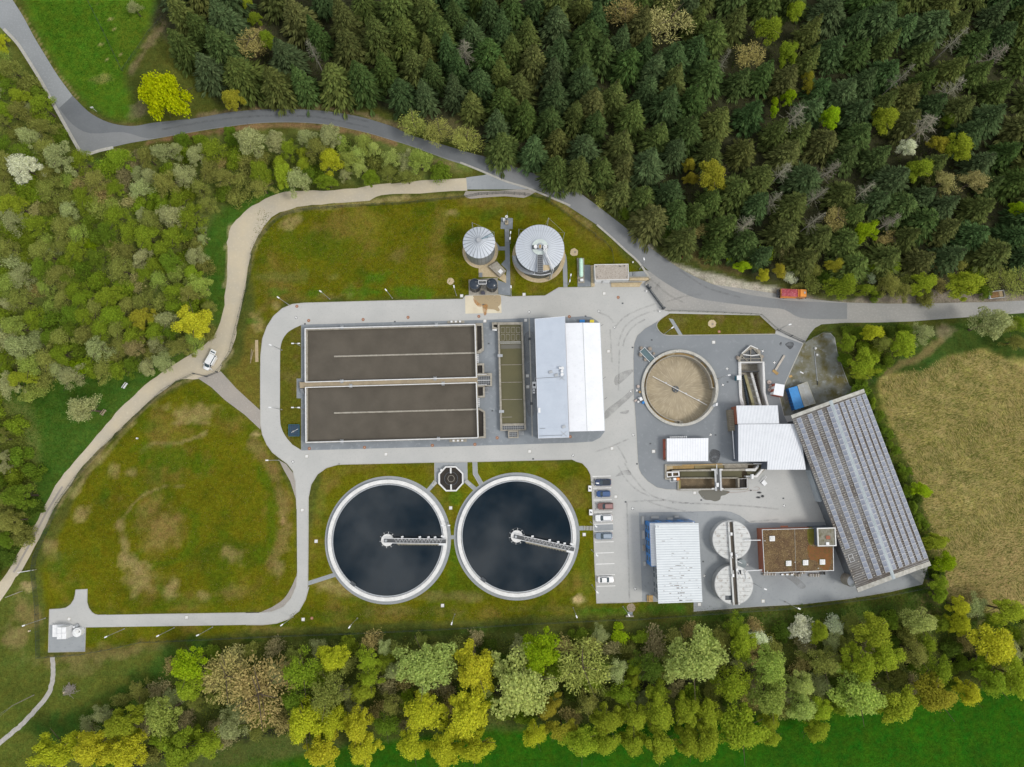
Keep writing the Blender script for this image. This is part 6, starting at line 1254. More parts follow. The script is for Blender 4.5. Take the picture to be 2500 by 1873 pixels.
MB().box((-3.9,0,0),(.35,2.2,.3),0,.8).build('rear_bumper','dark_steel',tk_)
p = W(*V1(1000,520),1.2);tk_.location = (p.x,p.y,.02);tk_.rotation_euler = (0,0,R(-2.5))
# small tipper trailer
tl = thing('tipper_trailer','small pale-sided trailer loaded with brown earth and boards on the verge','trailer',(0,0,0));MB().box((0,0,0),(4.3,2.0,.12),0,.6).build('floor','grey_wood',tl)
for s in (-1,1): MB().box((.05,s * 1.0,0),(4.1,.08,.45),0,.7).build('side_board','white_steel',tl)
MB().box((-2.15,0,0),(.35,2.0,.6),0,.62).build('front_panel',paint('pale_blue_steel',(.42,.47,.58),None,.5),tl);MB().box((2.15,0,0),(.07,2.0,.45),0,.7).build('tailboard','steel',tl)
lm = MB();vs = [(-1.8 + 2.6 * i / 8,-.85 + 1.6 * j / 6,.74 + .22 * math.sin(math.pi * i / 8) * math.sin(math.pi * j / 6) + q.uniform(-.04,.04)) for j in range(7) for i in range(9)];lm.add(vs,[(j * 9 + i,j * 9 + i + 1,(j + 1) * 9 + i + 1,(j + 1) * 9 + i) for j in range(6) for i in range(8)]).build('earth_load',paint('brown_earth',(.30,.17,.07),(.22,.13,.06),.95,scale=3),tl)
for k in range(4): MB().box((1.05 + k * .24,.05,0),(.2,1.5,.1),.02 * k,.74).build('board',paint('pale_board',(.55,.42,.24),None,.8),tl)
for s in (-1,1):
    for fx in (-.4,.5): w_ = MB().tube((fx,s * .85,.3),(fx,s * 1.1,.3),.3,14).build('wheel','tyre',tl);MB().tube((fx,s * 1.08,.3),(fx,s * 1.12,.3),.16,10).build('rim','steel',w_)
MB().tube((-2.2,0,.5),(-3.1,0,.45),.06,6).build('drawbar','dark_steel',tl)
p = W(*V3(945,548),.7);tl.location = (p.x,p.y,.02);tl.rotation_euler = (0,0,R(6.5))

# ================================================================== lamps, covers, fences
lp = thing('lamp_post','x','lamp post',(0,0,0),'lamp posts of the plant');MB().tube((0,0,0),(0,0,7.6),.085,8,.055).build('pole','steel',lp);MB().tube((0,0,7.55),(.5,0,7.65),.05,6).build('arm','steel',lp);MB().box((.8,0,0),(.75,.32,.12),0,7.6).build('lamp_head','white_steel',lp);MB().cyl((0,0),.16,0,.35,10).build('base','wall',lp)
ld = thing('lamp_post','x','lamp post',(0,0,0),'lamp posts of the plant');MB().tube((0,0,0),(0,0,7.4),.085,8,.055).build('pole','steel',ld);MB().tube((-.8,0,7.35),(.8,0,7.35),.05,6).build('arm','steel',ld);MB().cyl((0,0),.16,0,.35,10).build('base','wall',ld)
for s in (-1,1): MB().box((s * .85,0,0),(.7,.3,.12),0,7.35).build('lamp_head','white_steel',ld)
register(lp);register(ld);used_ = {}
def lamp(fr,x,y,a,label,double=False):
    src = ld if double else lp
    o = src if src.name not in used_ else copy_tree(src);used_[src.name] = 1;p = W(*fr(x,y),0);o.location = (p.x,p.y,.0);o.rotation_euler = (0,0,R(a));o['label'] = label;return o
for args in ((L3,350,503,200,'lamp post leaning over the left fence beside the white cabin pad'),(L3,960,585,205,'leftmost lamp post along the lower access road'),(L3,1345,577,205,'middle lamp post along the lower access road'),(L3,1640,572,205,'right lamp post along the straight lower access road'),(L4,365,335,215,'lamp post at the lower bend of the access road'),(L4,862,345,235,'lamp post on the lawn below the left clarifier'),(L4,1613,315,255,'lamp post on the lawn below the gap between the clarifiers'),(L5,508,285,290,'lamp post on the lawn left of the parking corner'),(L5,922,275,300,'lamp post by the gravel circle below the parking'),(L6,212,378,-20,'lamp post at the fence below the workshop'),
             (Z2,390,165,145,'lamp post at the upper bend of the ring road'),(Z2,755,112,145,'left lamp post on the lawn above the aeration basin'),(Z2,1318,105,130,'middle lamp post on the lawn above the aeration basin'),(Z2,1895,80,100,'lamp post left of the black twin tanks'),(Z2,325,570,160,'upper lamp post on the left lawn strip of the ring road'),(Z2,325,1105,175,'lower lamp post on the left lawn strip of the ring road'),(Z2,300,1560,180,'lamp post where the access road leaves the ring road'),
             (Z6,195,208,-5,'lamp post at the nose of the black and blue estate'),(Z6,183,640,-35,'lamp post above the stairway at the parking'),(Z6,195,938,-40,'lamp post at the empty bays of the parking'),(Z6,200,1318,-45,'lamp post at the lowest bay line of the parking'),(Z5,538,158,35,'lamp post on the small lawn by the sliding gate'),(Z5,1120,640,10,'lamp post right of the round primary tank'),(Z6,1935,1298,-20,'lamp post right of the lower covered tank'),(R2,1832,945,15,'lamp post at the lattice gate'),(Z3,655,1072,95,'lamp post at the foot of the grey tank path'),(Z3,2040,782,100,'lamp post behind the service building')): lamp(*args)
for args in ((Z2,520,548,0,'twin-headed lamp post at the upper left of the aeration basin'),(Z2,520,1103,0,'twin-headed lamp post at the lower left of the aeration basin'),(Z3,645,505,85,'twin-headed lamp post beside the stair to the gas flare'),(Z3,1270,948,80,'twin-headed lamp post beside the green gas tank'),(Z8,1088,496,0,'twin-headed lamp post between the two clarifiers')): lamp(*args,True)
# covers: flat lids on the paving
mc = thing('round_cover','x','manhole cover',(0,0,0),'round covers with a white cross');MB().cyl((0,0),.42,0,.012,24).build('frame','dark_steel',mc)
for a in (.4,.4 + math.pi / 2): MB().box((0,0,0),(.74,.24,.008 + .002 * (a > 1)),a,.012).build('cross','white_wall',mc)
sqc = thing('square_hatch','x','hatch',(0,0,0),'pale square hatches');MB().box((0,0,0),(.95,.95,.02),0,0).build('frame','wall',sqc);MB().box((0,0,0),(.78,.78,.02),0,.02).build('lid','white_wall',sqc)
rc = thing('rusty_cover','x','manhole cover',(0,0,0),'rusty round covers');MB().cyl((0,0),.44,0,.015,24).build('frame','rust',rc);MB().cyl((0,0),.33,.015,.03,20).build('lid',paint('ochre_rust',(.42,.21,.11),(.30,.14,.08),.9,scale=4),rc);MB().box((0,0,0),(.34,.1,.01),.6,.03).build('grip','kerb',rc)
dr = thing('drain_grate','x','drain',(0,0,0),'dark drain grates');MB().box((0,0,0),(.5,.4,.012),0,0).build('frame','dark_steel',dr)
for k in range(4): MB().box((-.18 + .12 * k,0,0),(.04,.32,.01),0,.012).build('bar','grate',dr)
for o in (mc,sqc,rc,dr): register(o)
def scatter(src,items,rot=1.2):
    for i,(fr,x,y,lab) in enumerate(items):
        o = src if i == 0 else copy_tree(src);p = W(*fr(x,y),0);o.location = (p.x,p.y,.052);o.rotation_euler = (0,0,R(rot if src is not mc else rnd.uniform(0,90)));o['label'] = lab
X = 'white-crossed round cover '
scatter(mc,[(Z2,453,278,X + 'at the upper bend of the ring road'),(Z2,423,1575,X + 'at the lower left junction of the ring road'),(Z3,848,1245,X + 'in the roadway above the grey hall'),(Z3,1600,1237,X + 'in the roadway above the white hall'),(Z3,1768,1412,X + 'at the upper right corner of the white hall'),(Z4,1722,910,X + 'left of the round primary tank'),(Z4,1748,1378,X + 'left of the white-roofed container'),(Z4,1100,1600,X + 'in the roadway below the grey hall'),(Z5,1215,533,X + 'between round tank and screw pumps, upper of two'),(Z5,1170,708,X + 'between round tank and screw pumps, lower of two'),(Z5,1600,342,X + 'beside the grated inlet chamber'),(Z5,1725,467,X + 'beside the lying concrete beam'),(Z5,1038,1245,X + 'right of the white-roofed container'),(Z5,243,768,X + 'close to the barrels at the round tank'),(Z6,640,492,X + 'right of the reddish-brown car'),(Z6,665,1358,X + 'right of the white saloon'),(Z6,1413,1220,X + 'between office and lower covered tank'),(Z6,1877,1098,X + 'between covered tanks and workshop'),(Z7,178,925,X + 'in the roadway above the workshop')])
X = 'pale square hatch '
scatter(sqc,[(Z2,548,1525,X + 'in the roadway below the left basin corner'),(Z2,1260,1507,X + 'in the roadway below the basin middle'),(Z3,1657,1047,X + 'in front of the service building'),(Z3,370,1343,X + 'at the upper right basin corner'),(Z3,810,1335,X + 'at the upper left corner of the grey hall'),(Z3,793,1057,X + 'at the lawn edge below the big digester'),(Z3,120,1072,X + 'at the lawn edge left of the black tanks'),(Z4,1483,477,X + 'right of the white hall'),(Z4,1520,1525,X + 'below the rounded island of the white hall'),(Z4,632,1557,X + 'in the roadway below the settling basin'),(Z4,608,742,X + 'beside the settling basin, upper of two'),(Z4,612,860,X + 'beside the settling basin, lower of two'),(Z5,1070,247,X + 'above the round primary tank'),(Z5,422,1424,X + 'left of the white-roofed container'),(Z6,456,367,X + 'right of the bright blue hatchback'),(Z6,1307,325,X + 'at the wet patch below the grit trap'),(Z6,1358,1527,X + 'at the lower right office corner'),(Z6,2045,1492,X + 'below the workshop'),(L3,534,510,X + 'on the white cabin pad'),(L3,1440,498,X + 'in the lower access road'),(L4,443,355,X + 'on the lawn at the access road bend'),(L4,1518,248,X + 'on the lawn below the clarifiers'),(Z8,1107,380,X + 'on the lawn between the clarifiers'),(Z8,69,637,X + 'on the lawn left of the left clarifier'),(Z8,2137,585,X + 'on the lawn below the stairway'),(F,653,1102,X + 'at the edge of the vertical access road')])
X = 'rusty round cover '
scatter(rc,[(Z2,460,177,X + 'at the outer edge of the upper road bend'),(Z2,566,305,X + 'above the left end of the aeration basin'),(Z2,1055,296,X + 'above the aeration basin, second from the left'),(Z2,1459,276,X + 'above the aeration basin, third from the left'),(Z2,572,1455,X + 'below the left end of the aeration basin'),(Z2,1068,1445,X + 'below the aeration basin, second from the left'),(Z2,1678,1427,X + 'below the aeration basin, third from the left'),(Z2,2060,1418,X + 'below the right end of the aeration basin'),(Z3,305,1293,X + 'below the rust-stained slab'),(Z3,1808,1088,X + 'in front of the sliding gate'),(Z4,282,1410,X + 'left of the settling basin outlet'),(Z4,1060,103,X + 'at the upper corner of grey and white hall'),(Z4,1070,1398,X + 'at the lower corner of grey and white hall'),(L4,510,346,X + 'on the lawn right of the access road bend'),(Z5,1130,132,X + 'on the small lawn by the sliding gate')])
X = 'dark drain grate '
scatter(dr,[(Z4,190,393,X + 'right of the upper outlet chamber'),(Z4,230,1118,X + 'right of the lower outlet chamber'),(Z5,402,222,X + 'above the grated ramp'),(Z5,1220,675,X + 'right of the round primary tank'),(Z5,1090,1247,X + 'right of the white-roofed container'),(Z5,387,1340,X + 'left of the white-roofed container'),(Z6,1398,1065,X + 'between office and covered tanks'),(Z6,562,422,X + 'right of the reddish-brown car'),(Z6,1378,402,X + 'at the tip of the wet patch'),(Z3,1855,1152,X + 'in the yard before the sliding gate'),(Z5,195,303,X + 'at the left yard edge, upper'),(Z5,243,1558,X + 'at the left yard edge, lower'),(Z4,1235,98,X + 'at the island above the white hall'),(Z4,670,1637,X + 'at the lower kerb of the ring road'),(Z7,172,875,X + 'left of the barn'),(Z2,840,1597,X + 'at the kerb above the left clarifier'),(Z2,532,335,X + 'at the left end above the basin'),(Z2,1340,315,X + 'at the middle above the basin')])
def disc(nm,fr,x,y,r,mat,z=.055):
    p = W(*fr(x,y),0);rr = random.Random(int(x));pts = [(p.x + r * (1 + rr.uniform(-.1,.1)) * math.cos(a),p.y + r * (1 + rr.uniform(-.1,.1)) * math.sin(a)) for a in np.linspace(0,6.1,26)];return sheet(nm,pts,z,mat)
disc('gravel_ring',R2,1248,888,1.15,'sand');disc('gravel_ring',V6,1305,885,1.15,'sand',.02);disc('gravel_ring',Z3,0,915,1.0,'sand',.02);disc('gravel_ring',L5,990,285,1.15,paint('brown_gravel',(.33,.27,.19),(.25,.2,.14),.95,scale=3),.02)
for k,(fr,x,y,lab) in enumerate(((R2,1252,890,'brown hatch in the pale gravel ring on the small lawn'),(V6,1325,880,'brown hatch in the gravel ring beside the green gas tank'))): p = W(*fr(x,y),0);o = thing('brown_hatch',lab,'hatch',(p.x,p.y,.06));MB().box((p.x,p.y,0),(.55,.5,.1),.5,.06).build('lid','stone',o)
q = xz(L5,[(948,352),(1012,352),(1012,363),(948,363)],.6);o = thing('pipe_outlet','pale concrete outlet rail by the fence below the parking','outlet',(*centroid(q)[:2],0));MB().prism(q,0,.6).build('rail','wall',o);MB().prism(xy(L5,[(962,320),(1002,320),(1002,352),(962,352)]),0,.05).build('slab','pavers',o)
# drain channel beside the hall
dc = MB().ribbon(xy(Z4,[(626,118),(640,560),(652,1040),(661,1395)]),.32,.037,.06);struct('drain_channel',dc,'kerb')
for x,y in ((632,343),(652,1040)): p = W(*Z4(x,y),0);o = thing('channel_box','dark box in the drain channel beside the grey hall, %s one' % ('upper' if y < 600 else 'lower'),'drain',(p.x,p.y,.04));MB().box((p.x,p.y,0),(.75,.75,.12),0,.04).build('frame','dark_steel',o);MB().box((p.x,p.y,0),(.5,.5,.02),0,.16).build('lid','grate',o)
# fences
def fence(label,pts_px,h=1.9,gap=2.5,mat='dark_steel',dense=True):
    P = [W(x,y,0) for x,y in pts_px];c = sum(P,Vector()) / len(P);t = thing('mesh_fence',label,'fence',(c.x,c.y,0),'fences round the plant');m_ = MB();acc = 0;posts = [P[0]]
    for a,b in zip(P[:-1],P[1:]):
        L_ = (b - a).length;n = max(1,round(L_ / gap));posts += [a.lerp(b,(i + 1) / n) for i in range(n)]
        for z in np.arange(.1,h + .01,.2): m_.add([(a.x,a.y,z),(b.x,b.y,z),(b.x,b.y,z + .035),(a.x,a.y,z + .035)],[(0,1,2,3)])
        if dense:
            k = int(L_ / .25)
            for i in range(k): p = a.lerp(b,(i + .5) / k);d = (b - a).normalized() * .014;m_.add([tuple(p - d + Vector((0,0,.05))),tuple(p + d + Vector((0,0,.05))),tuple(p + d + Vector((0,0,h))),tuple(p - d + Vector((0,0,h)))],[(0,1,2,3)])
        m_.tube((a.x,a.y,h),(b.x,b.y,h),.03,4)
    tag(m_.build('wire_mesh',M['fence_green'],t),kind='stuff')
    pm = MB().tube((0,0,0),(0,0,h + .1),.045,6);me_ = None
    for p in posts:
        if me_ is None: o = pm.build('post',M['fence_green'],None);o.parent = t;me_ = o
        else: o = me_.copy();C.objects.link(o);o.parent = t
        o.location = p - t.location
    return t
M['fence_green'] = paint('dark_green_steel',(.05,.075,.065),(.035,.05,.045),.6,scale=3)
fence('long mesh fence along the left side of the plant lawn',PX(L3,[(312,800),(300,400),(270,130)]) + PX(L2,[(258,1560),(268,1495),(340,1330),(430,1110),(560,930),(700,770),(850,620),(1000,480),(1180,310),(1290,240),(1405,188)]))
fence('curved mesh fence between gravel track and digester lawn',PX(L2,[(1570,172),(1605,130),(1665,30)]) + PX(K4,[(985,1330),(1000,1180),(1060,1050),(1170,930),(1250,870),(1400,835),(1700,810),(2212,785)]) + PX(K5,[(380,775),(760,735),(850,715),(1050,705),(1200,715),(1350,748),(1480,835),(1600,925),(1750,1030)]) + PX(Z3,[(1560,440),(1660,500),(1735,590),(1755,722)]))
fence('long mesh fence in front of the riverside belt',PX(L3,[(312,800),(640,775),(860,735),(1090,683),(1500,665),(2212,632)]) + PX(L4,[(800,458),(1500,425),(2212,382)]) + PX(L5,[(920,375),(1000,377),(1500,340),(2212,292)]) + PX(L6,[(400,405),(880,345),(1300,262),(1282,130)]))
fence('low mesh fence with pale kerb round the small lawn by the road',PX(R2,[(868,775),(1200,786),(1500,800),(1678,810),(1828,943)]),1.6,2.6)
fence('short fence beside the mossy yard',PX(R3,[(238,872),(330,818),(400,783),(468,785)]),1.6,2.2)
def lattice_gate(nm,label,a,b,n,h=1.7):
    A_,B_ = W(*a,0),W(*b,0);t = thing(nm,label,'gate',A_.lerp(B_,.5));d = B_ - A_
    for z in (.15,h): MB().tube(A_ + Vector((0,0,z)),B_ + Vector((0,0,z)),.06,6).build('rail','dark_steel',t)
    for k in range(n + 1): p = A_ + d * k / n;MB().tube(p + Vector((0,0,.1)),p + Vector((0,0,h)),.035,5).build('bar','dark_steel',t)
    for p in (A_,B_): MB().box((p.x,p.y,0),(.2,.2,h + .3),.5,0).build('gate_post','dark_steel',t)
lattice_gate('lattice_gate','dark lattice gate closing the yard towards the road',R2(1845,950),R2(1950,1000),10);lattice_gate('lattice_gate','right leaf of the dark lattice gate by the mossy yard',R2(1952,1001),R2(2060,1052),10)
lattice_gate('field_gate','left leaf of the steel gate below the white van',L2(1405,186),L2(1490,206),9,1.4);lattice_gate('field_gate','right leaf of the steel gate below the white van',L2(1492,206),L2(1568,174),9,1.4)
fence('green wire fence round the bright meadow at the top',PX(Z1,[(675,-10),(800,240),(950,552),(1075,375),(1160,250),(1260,140)]),1.1,4.0,dense=False)
sg = thing('road_sign','small white sign on a post at the inside of the road bend','sign',W(*Z1(747,862),0));p = W(*Z1(747,862),0);MB().tube(p,p + Vector((0,0,2.4)),.05,6).build('post','white_steel',sg);MB().box((p.x,p.y,0),(.75,.1,.6),.3,2.2).build('board','white_steel',sg)

# ================================================================== small things
def slab(nm,label,cat,fr,pts,z0,z1,mat,part='body',group=None,zc=None):
    q = xz(fr,pts,z1);o = thing(nm,label,cat,(*centroid(q)[:2],z0),group);MB().prism(q,z0,z1,True).build(part,mat,o);return o,q
for x,y,a,b,lab in ((750,622,25,86,'upper of the long planters left of the office'),(880,590,84,24,'widest planter above the office'),(1043,604,56,22,'beige planter touching the blue office wall'),(1115,582,44,22,'small planter above the office at right'),(757,776,25,88,'second long planter left of the office'),(763,920,25,64,'brownish planter left of the office'),(770,1090,24,46,'lowest planter left of the office')):
    o,q = slab('planter','pale concrete planter, ' + lab,'planter',Z6,[(x - a / 2,y - b / 2),(x + a / 2,y - b / 2),(x + a / 2,y + b / 2),(x - a / 2,y + b / 2)],.04,.55,'kerb','box','planters round the office');MB().sheet(inset(q,.09),.56).build('soil','concrete' if 'brown' not in lab else 'stone',o)
o = thing('picnic_table','orange-brown timber picnic table below the office corner','picnic table',W(*Z6(822,1460),0));p = o.location
for k in range(3): MB().box((p.x - .3 + k * .3,p.y,0),(.26,1.75,.05),.02,.74).build('table_board','wood',o)
for s in (-1,1): MB().box((p.x + s * .66,p.y,0),(.28,1.75,.05),.02,.45).build('bench','wood',o);MB().box((p.x,p.y + s * .6,0),(1.3,.1,.1),.02,.35).build('trestle','grey_wood',o)
for fr,x,y,a,lab,mat in ((L2,912,275,1.0,'pale park bench on the meadow beside the gravel track','white_steel'),(L2,757,468,.95,'brown timber bench with table beside the gravel track','grey_wood')):
    o = thing('park_bench',lab,'bench',W(*fr(x,y),0));p = o.location;ca,sa = math.cos(a),math.sin(a)
    for k in range(3): MB().box((p.x - sa * (k * .17),p.y + ca * (k * .17),0),(1.8,.13,.05),a,.45).build('seat_slat',mat,o)
    for k in range(2): MB().box((p.x - sa * .58,p.y + ca * .58,0),(1.8,.05,.14),a,.62 + .2 * k).build('back_slat',mat,o)
    for s in (-1,1): MB().box((p.x + ca * s * .7 - sa * .25,p.y + sa * s * .7 + ca * .25,0),(.08,.6,.45),a,0).build('leg','steel',o)
for x0,x1,mat,lab in ((1172,1226,'bin_blue','bright blue wheeled bin behind the white hall'),(1231,1278,'dark_steel','dark grey wheeled bin behind the white hall'),(1283,1304,'yellow','left yellow bin behind the white hall'),(1305,1326,'yellow','right yellow bin behind the white hall')):
    o,q = slab('waste_bin',lab,'bin',Z4,[(x0,138),(x1,138),(x1,166),(x0,166)],.04,1.1,mat);MB().prism(inset(q,-.04),1.1,1.18,True).build('lid',mat,o)
for x,y,a,b,h,lab in ((682,840,40,72,1.4,'white heat pump with a dark fan beside the grey hall'),(678,908,26,42,1.0,'smaller white unit below the heat pump beside the grey hall')):
    o,q = slab('heat_pump',lab,'heat pump',Z4,[(x - a / 2,y - b / 2),(x + a / 2,y - b / 2),(x + a / 2,y + b / 2),(x - a / 2,y + b / 2)],.04,h,'white_steel','casing');c_ = centroid(q);MB().cyl((c_.x,c_.y),.36 if a > 30 else .2,h,h + .06,24).build('fan','black',o)
o = thing('bent_duct','thin steel duct rising beside the heat pump','duct',W(*Z4(685,775),0));p = o.location;MB().path([p + Vector(v) for v in ((0,-.6,0),(0,-.6,1.6),(.1,.2,1.9))],.12,8).build('pipe','steel',o)
# red and white storage hut, drums, skips
o,q = slab('storage_hut','small red-and-white hut with a white flat lid right of the screw pumps','hut',S2,[(735,692),(880,716),(856,894),(704,866)],.04,2.4,'white_steel');c_ = q;MB().prism(inset(q,-.06),2.4,2.48,True).build('lid','white_roof',o)
A_,B_ = Vector(q[0]),Vector(q[3]);nx_ = (A_ - Vector(q[1])).normalized()
for k in range(4): a,b = A_.lerp(B_,k / 4 + .02),A_.lerp(B_,(k + 1) / 4 - .02);MB().beam(a + nx_ * .12,b + nx_ * .12,.2,.05,2.2).build('stripe_panel','red' if k % 2 == 0 else 'white_steel',o)
MB().beam(Vector(q[3]) + Vector((.1,-.1)),Vector(q[2]) + Vector((-.1,-.1)),.12,.05,2.25).build('lower_panel','red',o)
dm = paint('pinkish_lid',(.50,.42,.38),(.38,.32,.29),.8,scale=3)
for x,y,r_,lab in ((640,675,.62,'largest pinkish drum by the red-and-white hut'),(660,738,.42,'middle pinkish drum by the red-and-white hut'),(642,792,.5,'lower pinkish drum by the red-and-white hut')):
    p = W(*S2(x,y),.5);o = thing('drum',lab,'drum',(p.x,p.y,.04),'drums by the hut');MB().cyl((p.x,p.y),r_,.04,.5,24).build('body','stone',o);MB().cyl((p.x,p.y),r_ * .95,.5,.54,24).build('lid',dm,o);MB().cyl((p.x,p.y),.12,.54,.6,10).build('plug','rust',o)
o,q = slab('skip','open skip container covered by a bright blue sheet','skip',S2,[(942,768),(1080,730),(1190,1068),(1045,1116)],.05,2.3,paint('skip_blue',(.015,.10,.30),None,.4));MB().prism(inset(q,.05),2.3,2.36,True).build('sheet',paint('blue_sheet',(.03,.24,.58),(.02,.19,.48),.35,scale=1),o)
for k in range(7): t_ = (k + .5) / 7;a = lerp2(q[0],q[3],t_);MB().box((a[0] - .06,a[1],0),(.12,.12,2.2),.3,.05).build('side_rib','blue',o)
for f0 in (.15,.85): a = lerp2(q[3],q[2],f0);MB().box((a[0],a[1] - .15,0),(.5,.3,.3),.3,.1).build('roller','steel',o)
o,q = slab('skip','open skip container with a grey lid beside the blue one','skip',S2,[(1086,722),(1238,664),(1372,1008),(1194,1064)],.05,2.2,'stone');wallring(MB(),inset(q,-.03),inset(q,.12),2.2,2.32).build('rim',paint('cream_rim',(.55,.54,.42),None,.6),o);MB().sheet(inset(q,.1),2.26).build('lid',paint('stained_grey_lid',(.33,.35,.36),(.27,.26,.22),.6,scale=.8),o);MB().beam(lerp2(q[0],q[1],.5),lerp2(q[3],q[2],.5),.06,2.26,2.30).build('lid_seam','steel',o)
o = thing('concrete_beam','long pale beam lying with one end on timber in the yard','beam',W(*S2(810,370),0));a,b = xz(S2,[(738,480),(882,246)],.4);MB().beam(a,b,.55,.12,.42).build('body',paint('pale_beam',(.52,.48,.42),(.40,.36,.31),.9,scale=1.5),o);n_ = Vector((0,0))
o = thing('timber_stack','ochre timber baulks under the end of the lying beam','timber',W(*S2(730,515),0))
for k in range(3): a,b = xz(S2,[(688 + k * 8,490 - k * 8),(765 + k * 10,555 - k * 12)],.2);MB().beam(a,b,.2,.04,.22 + .04 * k).build('baulk','wood',o)
o = thing('lying_lamp_post','long grey lamp post lying on the mossy yard','lamp post',W(*S2(1380,450),0));MB().tube(W(*S2(1355,185),.15),W(*S2(1402,650),.15),.1,8).build('pole','steel',o);MB().tube(W(*S2(1402,650),.15),W(*S2(1406,716),.15),.12,8).build('foot','black',o)
for x,y,lab in ((1365,138,'white lamp globe at the head of the lying post'),(1390,240,'white lamp globe beside the lying post')):
    bo = bmesh.new();bmesh.ops.create_uvsphere(bo,u_segments=20,v_segments=12,radius=.34);me_ = bpy.data.meshes.new('globe');bo.to_mesh(me_);bo.free();me_.materials.append(M['white_wall']);o = thing('lamp_globe',lab,'lamp',W(*S2(x,y),.05));g1 = bpy.data.objects.new('globe',me_);C.objects.link(g1);g1.parent = o;g1.location = (0,0,.34);MB().cyl(o.location,.2,.045,.1,12).build('collar','steel',o)
for fr,x,y,a,b,r_,lab,mat in ((S2,1152,520,1.0,.3,-.5,'small white board lying on the mossy yard','white_steel'),(S2,975,580,.9,.6,.3,'scrap of ochre wood lying on the mossy yard','wood')): p = W(*fr(x,y),0);tag(MB().box((p.x,p.y,0),(a,b,.1),r_,.05).build('scrap_board',mat),lab,'board')
o = thing('branch_heap','heap of grey branches beside the blue skip','heap',W(*S2(905,900),.05));m_ = MB();q_ = random.Random(8)
for k in range(60): p = W(*S2(q_.uniform(870,930),q_.uniform(820,1000)),.1 + q_.random() * .3);a = q_.gauss(1.2,.5);m_.tube(p,p + Vector((math.cos(a),math.sin(a),q_.uniform(-.1,.2))) * q_.uniform(.5,1.2),.035,4)
tag(m_.build('branches','dead_bark',o),kind='stuff')
# things left beside the round tank
for x,y,r_,h,mat,lab in ((138,855,.42,.5,dm,'round pinkish drum left of the round primary tank'),(232,1152,.36,.9,'bin_blue','blue barrel at the lower left of the round primary tank')):
    p = W(*V5(x,y),h);o = thing('barrel',lab,'barrel',(p.x,p.y,.04));MB().cyl((p.x,p.y),r_,.04,h,20).build('body',mat,o);MB().cyl((p.x,p.y),r_ * .7,h,h + .04,16).build('lid',mat,o)
for x,y,a,b,h,mat,lab in ((188,1085,.75,.95,1.0,'white_steel','white cubic box beside the blue barrel'),(92,1115,.8,.5,.4,dm,'beige crate left of the white cubic box'),(140,1138,.6,.5,.3,'white_wall','white plank pile between crate and blue barrel'),(150,1070,.4,.4,.5,'white_steel','small white canister by the white cubic box'),(168,958,.5,.5,.5,'wood','small wooden crate at the rim of the round tank')): p = W(*V5(x,y),h);o = thing('crate',lab,'box',(p.x,p.y,.04));MB().box((p.x,p.y,0),(a,b,h),.5,.04).build('body',mat,o);MB().box((p.x,p.y,0),(a * .9,b * .9,.03),.5,.04 + h).build('lid',mat,o)
# lower yard: hatch cover on trestle, hoses
o = thing('propped_hatch','white square lid propped on poles right of the grit trap','lid',W(*S1(1840,480),0));q = xz(S1,[(1838,420),(1890,485),(1845,532),(1788,478)],.5);MB().prism(q,.4,.48,True).build('lid','white_steel',o)
for a,b in (((1762,465),(1860,355)),((1845,415),(1880,372))): MB().tube(W(*S1(*a),.3),W(*S1(*b),.6),.07,6).build('pole','white_steel',o)
for x,y,lab,seed in ((1750,640,'black hose heap, topmost of the three right of the grit trap',1),(1808,702,'round black hose coil right of the grit trap',2),(1735,722,'stretched black hose heap, lowest of three near the grit trap',3)):
    p = W(*S1(x,y),0);o = thing('hose_coil',lab,'hose',(p.x,p.y,.03),'black hoses on the concrete');q_ = random.Random(seed);pts = [p + Vector((math.cos(k * .7) * (.28 + .1 * q_.random()) * (1.5 if seed != 2 else 1),math.sin(k * .7) * (.2 if seed != 2 else .3),.08 + .02 * k % .2)) for k in range(26)];MB().path(pts,.06,5).build('hose','black',o);MB().cyl((p.x,p.y),.22,.03,.22,12).build('reel','black',o)
o = thing('thin_hose','thin reddish hose curving over the wet concrete below the grit trap','hose',W(*S1(1400,640),.03));pts = smooth([tuple(W(*S1(x,y),.06)) for x,y in ((1200,640),(1320,640),(1480,628),(1620,600),(1700,610),(1760,575),(1720,545),(1660,555))],5);MB().path([Vector(p) for p in pts],.03,4).build('hose','rust',o);MB().box((*W(*S1(1610,605),0)[:2],0),(.25,.3,.25),.3,.03).build('nozzle_box','black',o)
# pallets behind the workshop
for x0,x1,y0,y1,lab,sl in ((185,440,1030,1068,'long slatted pallet row below the workshop at left',10),(535,810,1040,1066,'flat steel profile stack below the workshop',3),(725,812,1012,1045,'pale crate below the workshop middle',3),(815,915,1035,1092,'wire crate of pale stones below the workshop',5),(905,1000,1005,1040,'white crate below the third skylight',3),(1080,1185,1040,1092,'pallet of pale stones below the workshop at right',5),(1190,1292,1040,1095,'second pallet of pale stones below the workshop',5),(1300,1392,1000,1055,'dark blue crate below the right workshop corner',4)):
    q = xz(S5,[(x0,y0),(x1,y0),(x1,y1),(x0,y1)],.7);o = thing('pallet',lab,'pallet',(*centroid(q)[:2],.04));MB().prism(q,.04,.22,True).build('base','grey_wood',o)
    for k in range(sl): MB().beam(lerp2(q[0],q[1],(k + .3) / sl),lerp2(q[3],q[2],(k + .3) / sl),.5 * (Vector(q[1]) - Vector(q[0])).length / sl,.22,rnd.uniform(.4,.9)).build('load_block','dark_steel' if 'dark' in lab else 'steel' if 'steel' in lab else ('white_wall' if k % 2 else 'wall'),o)
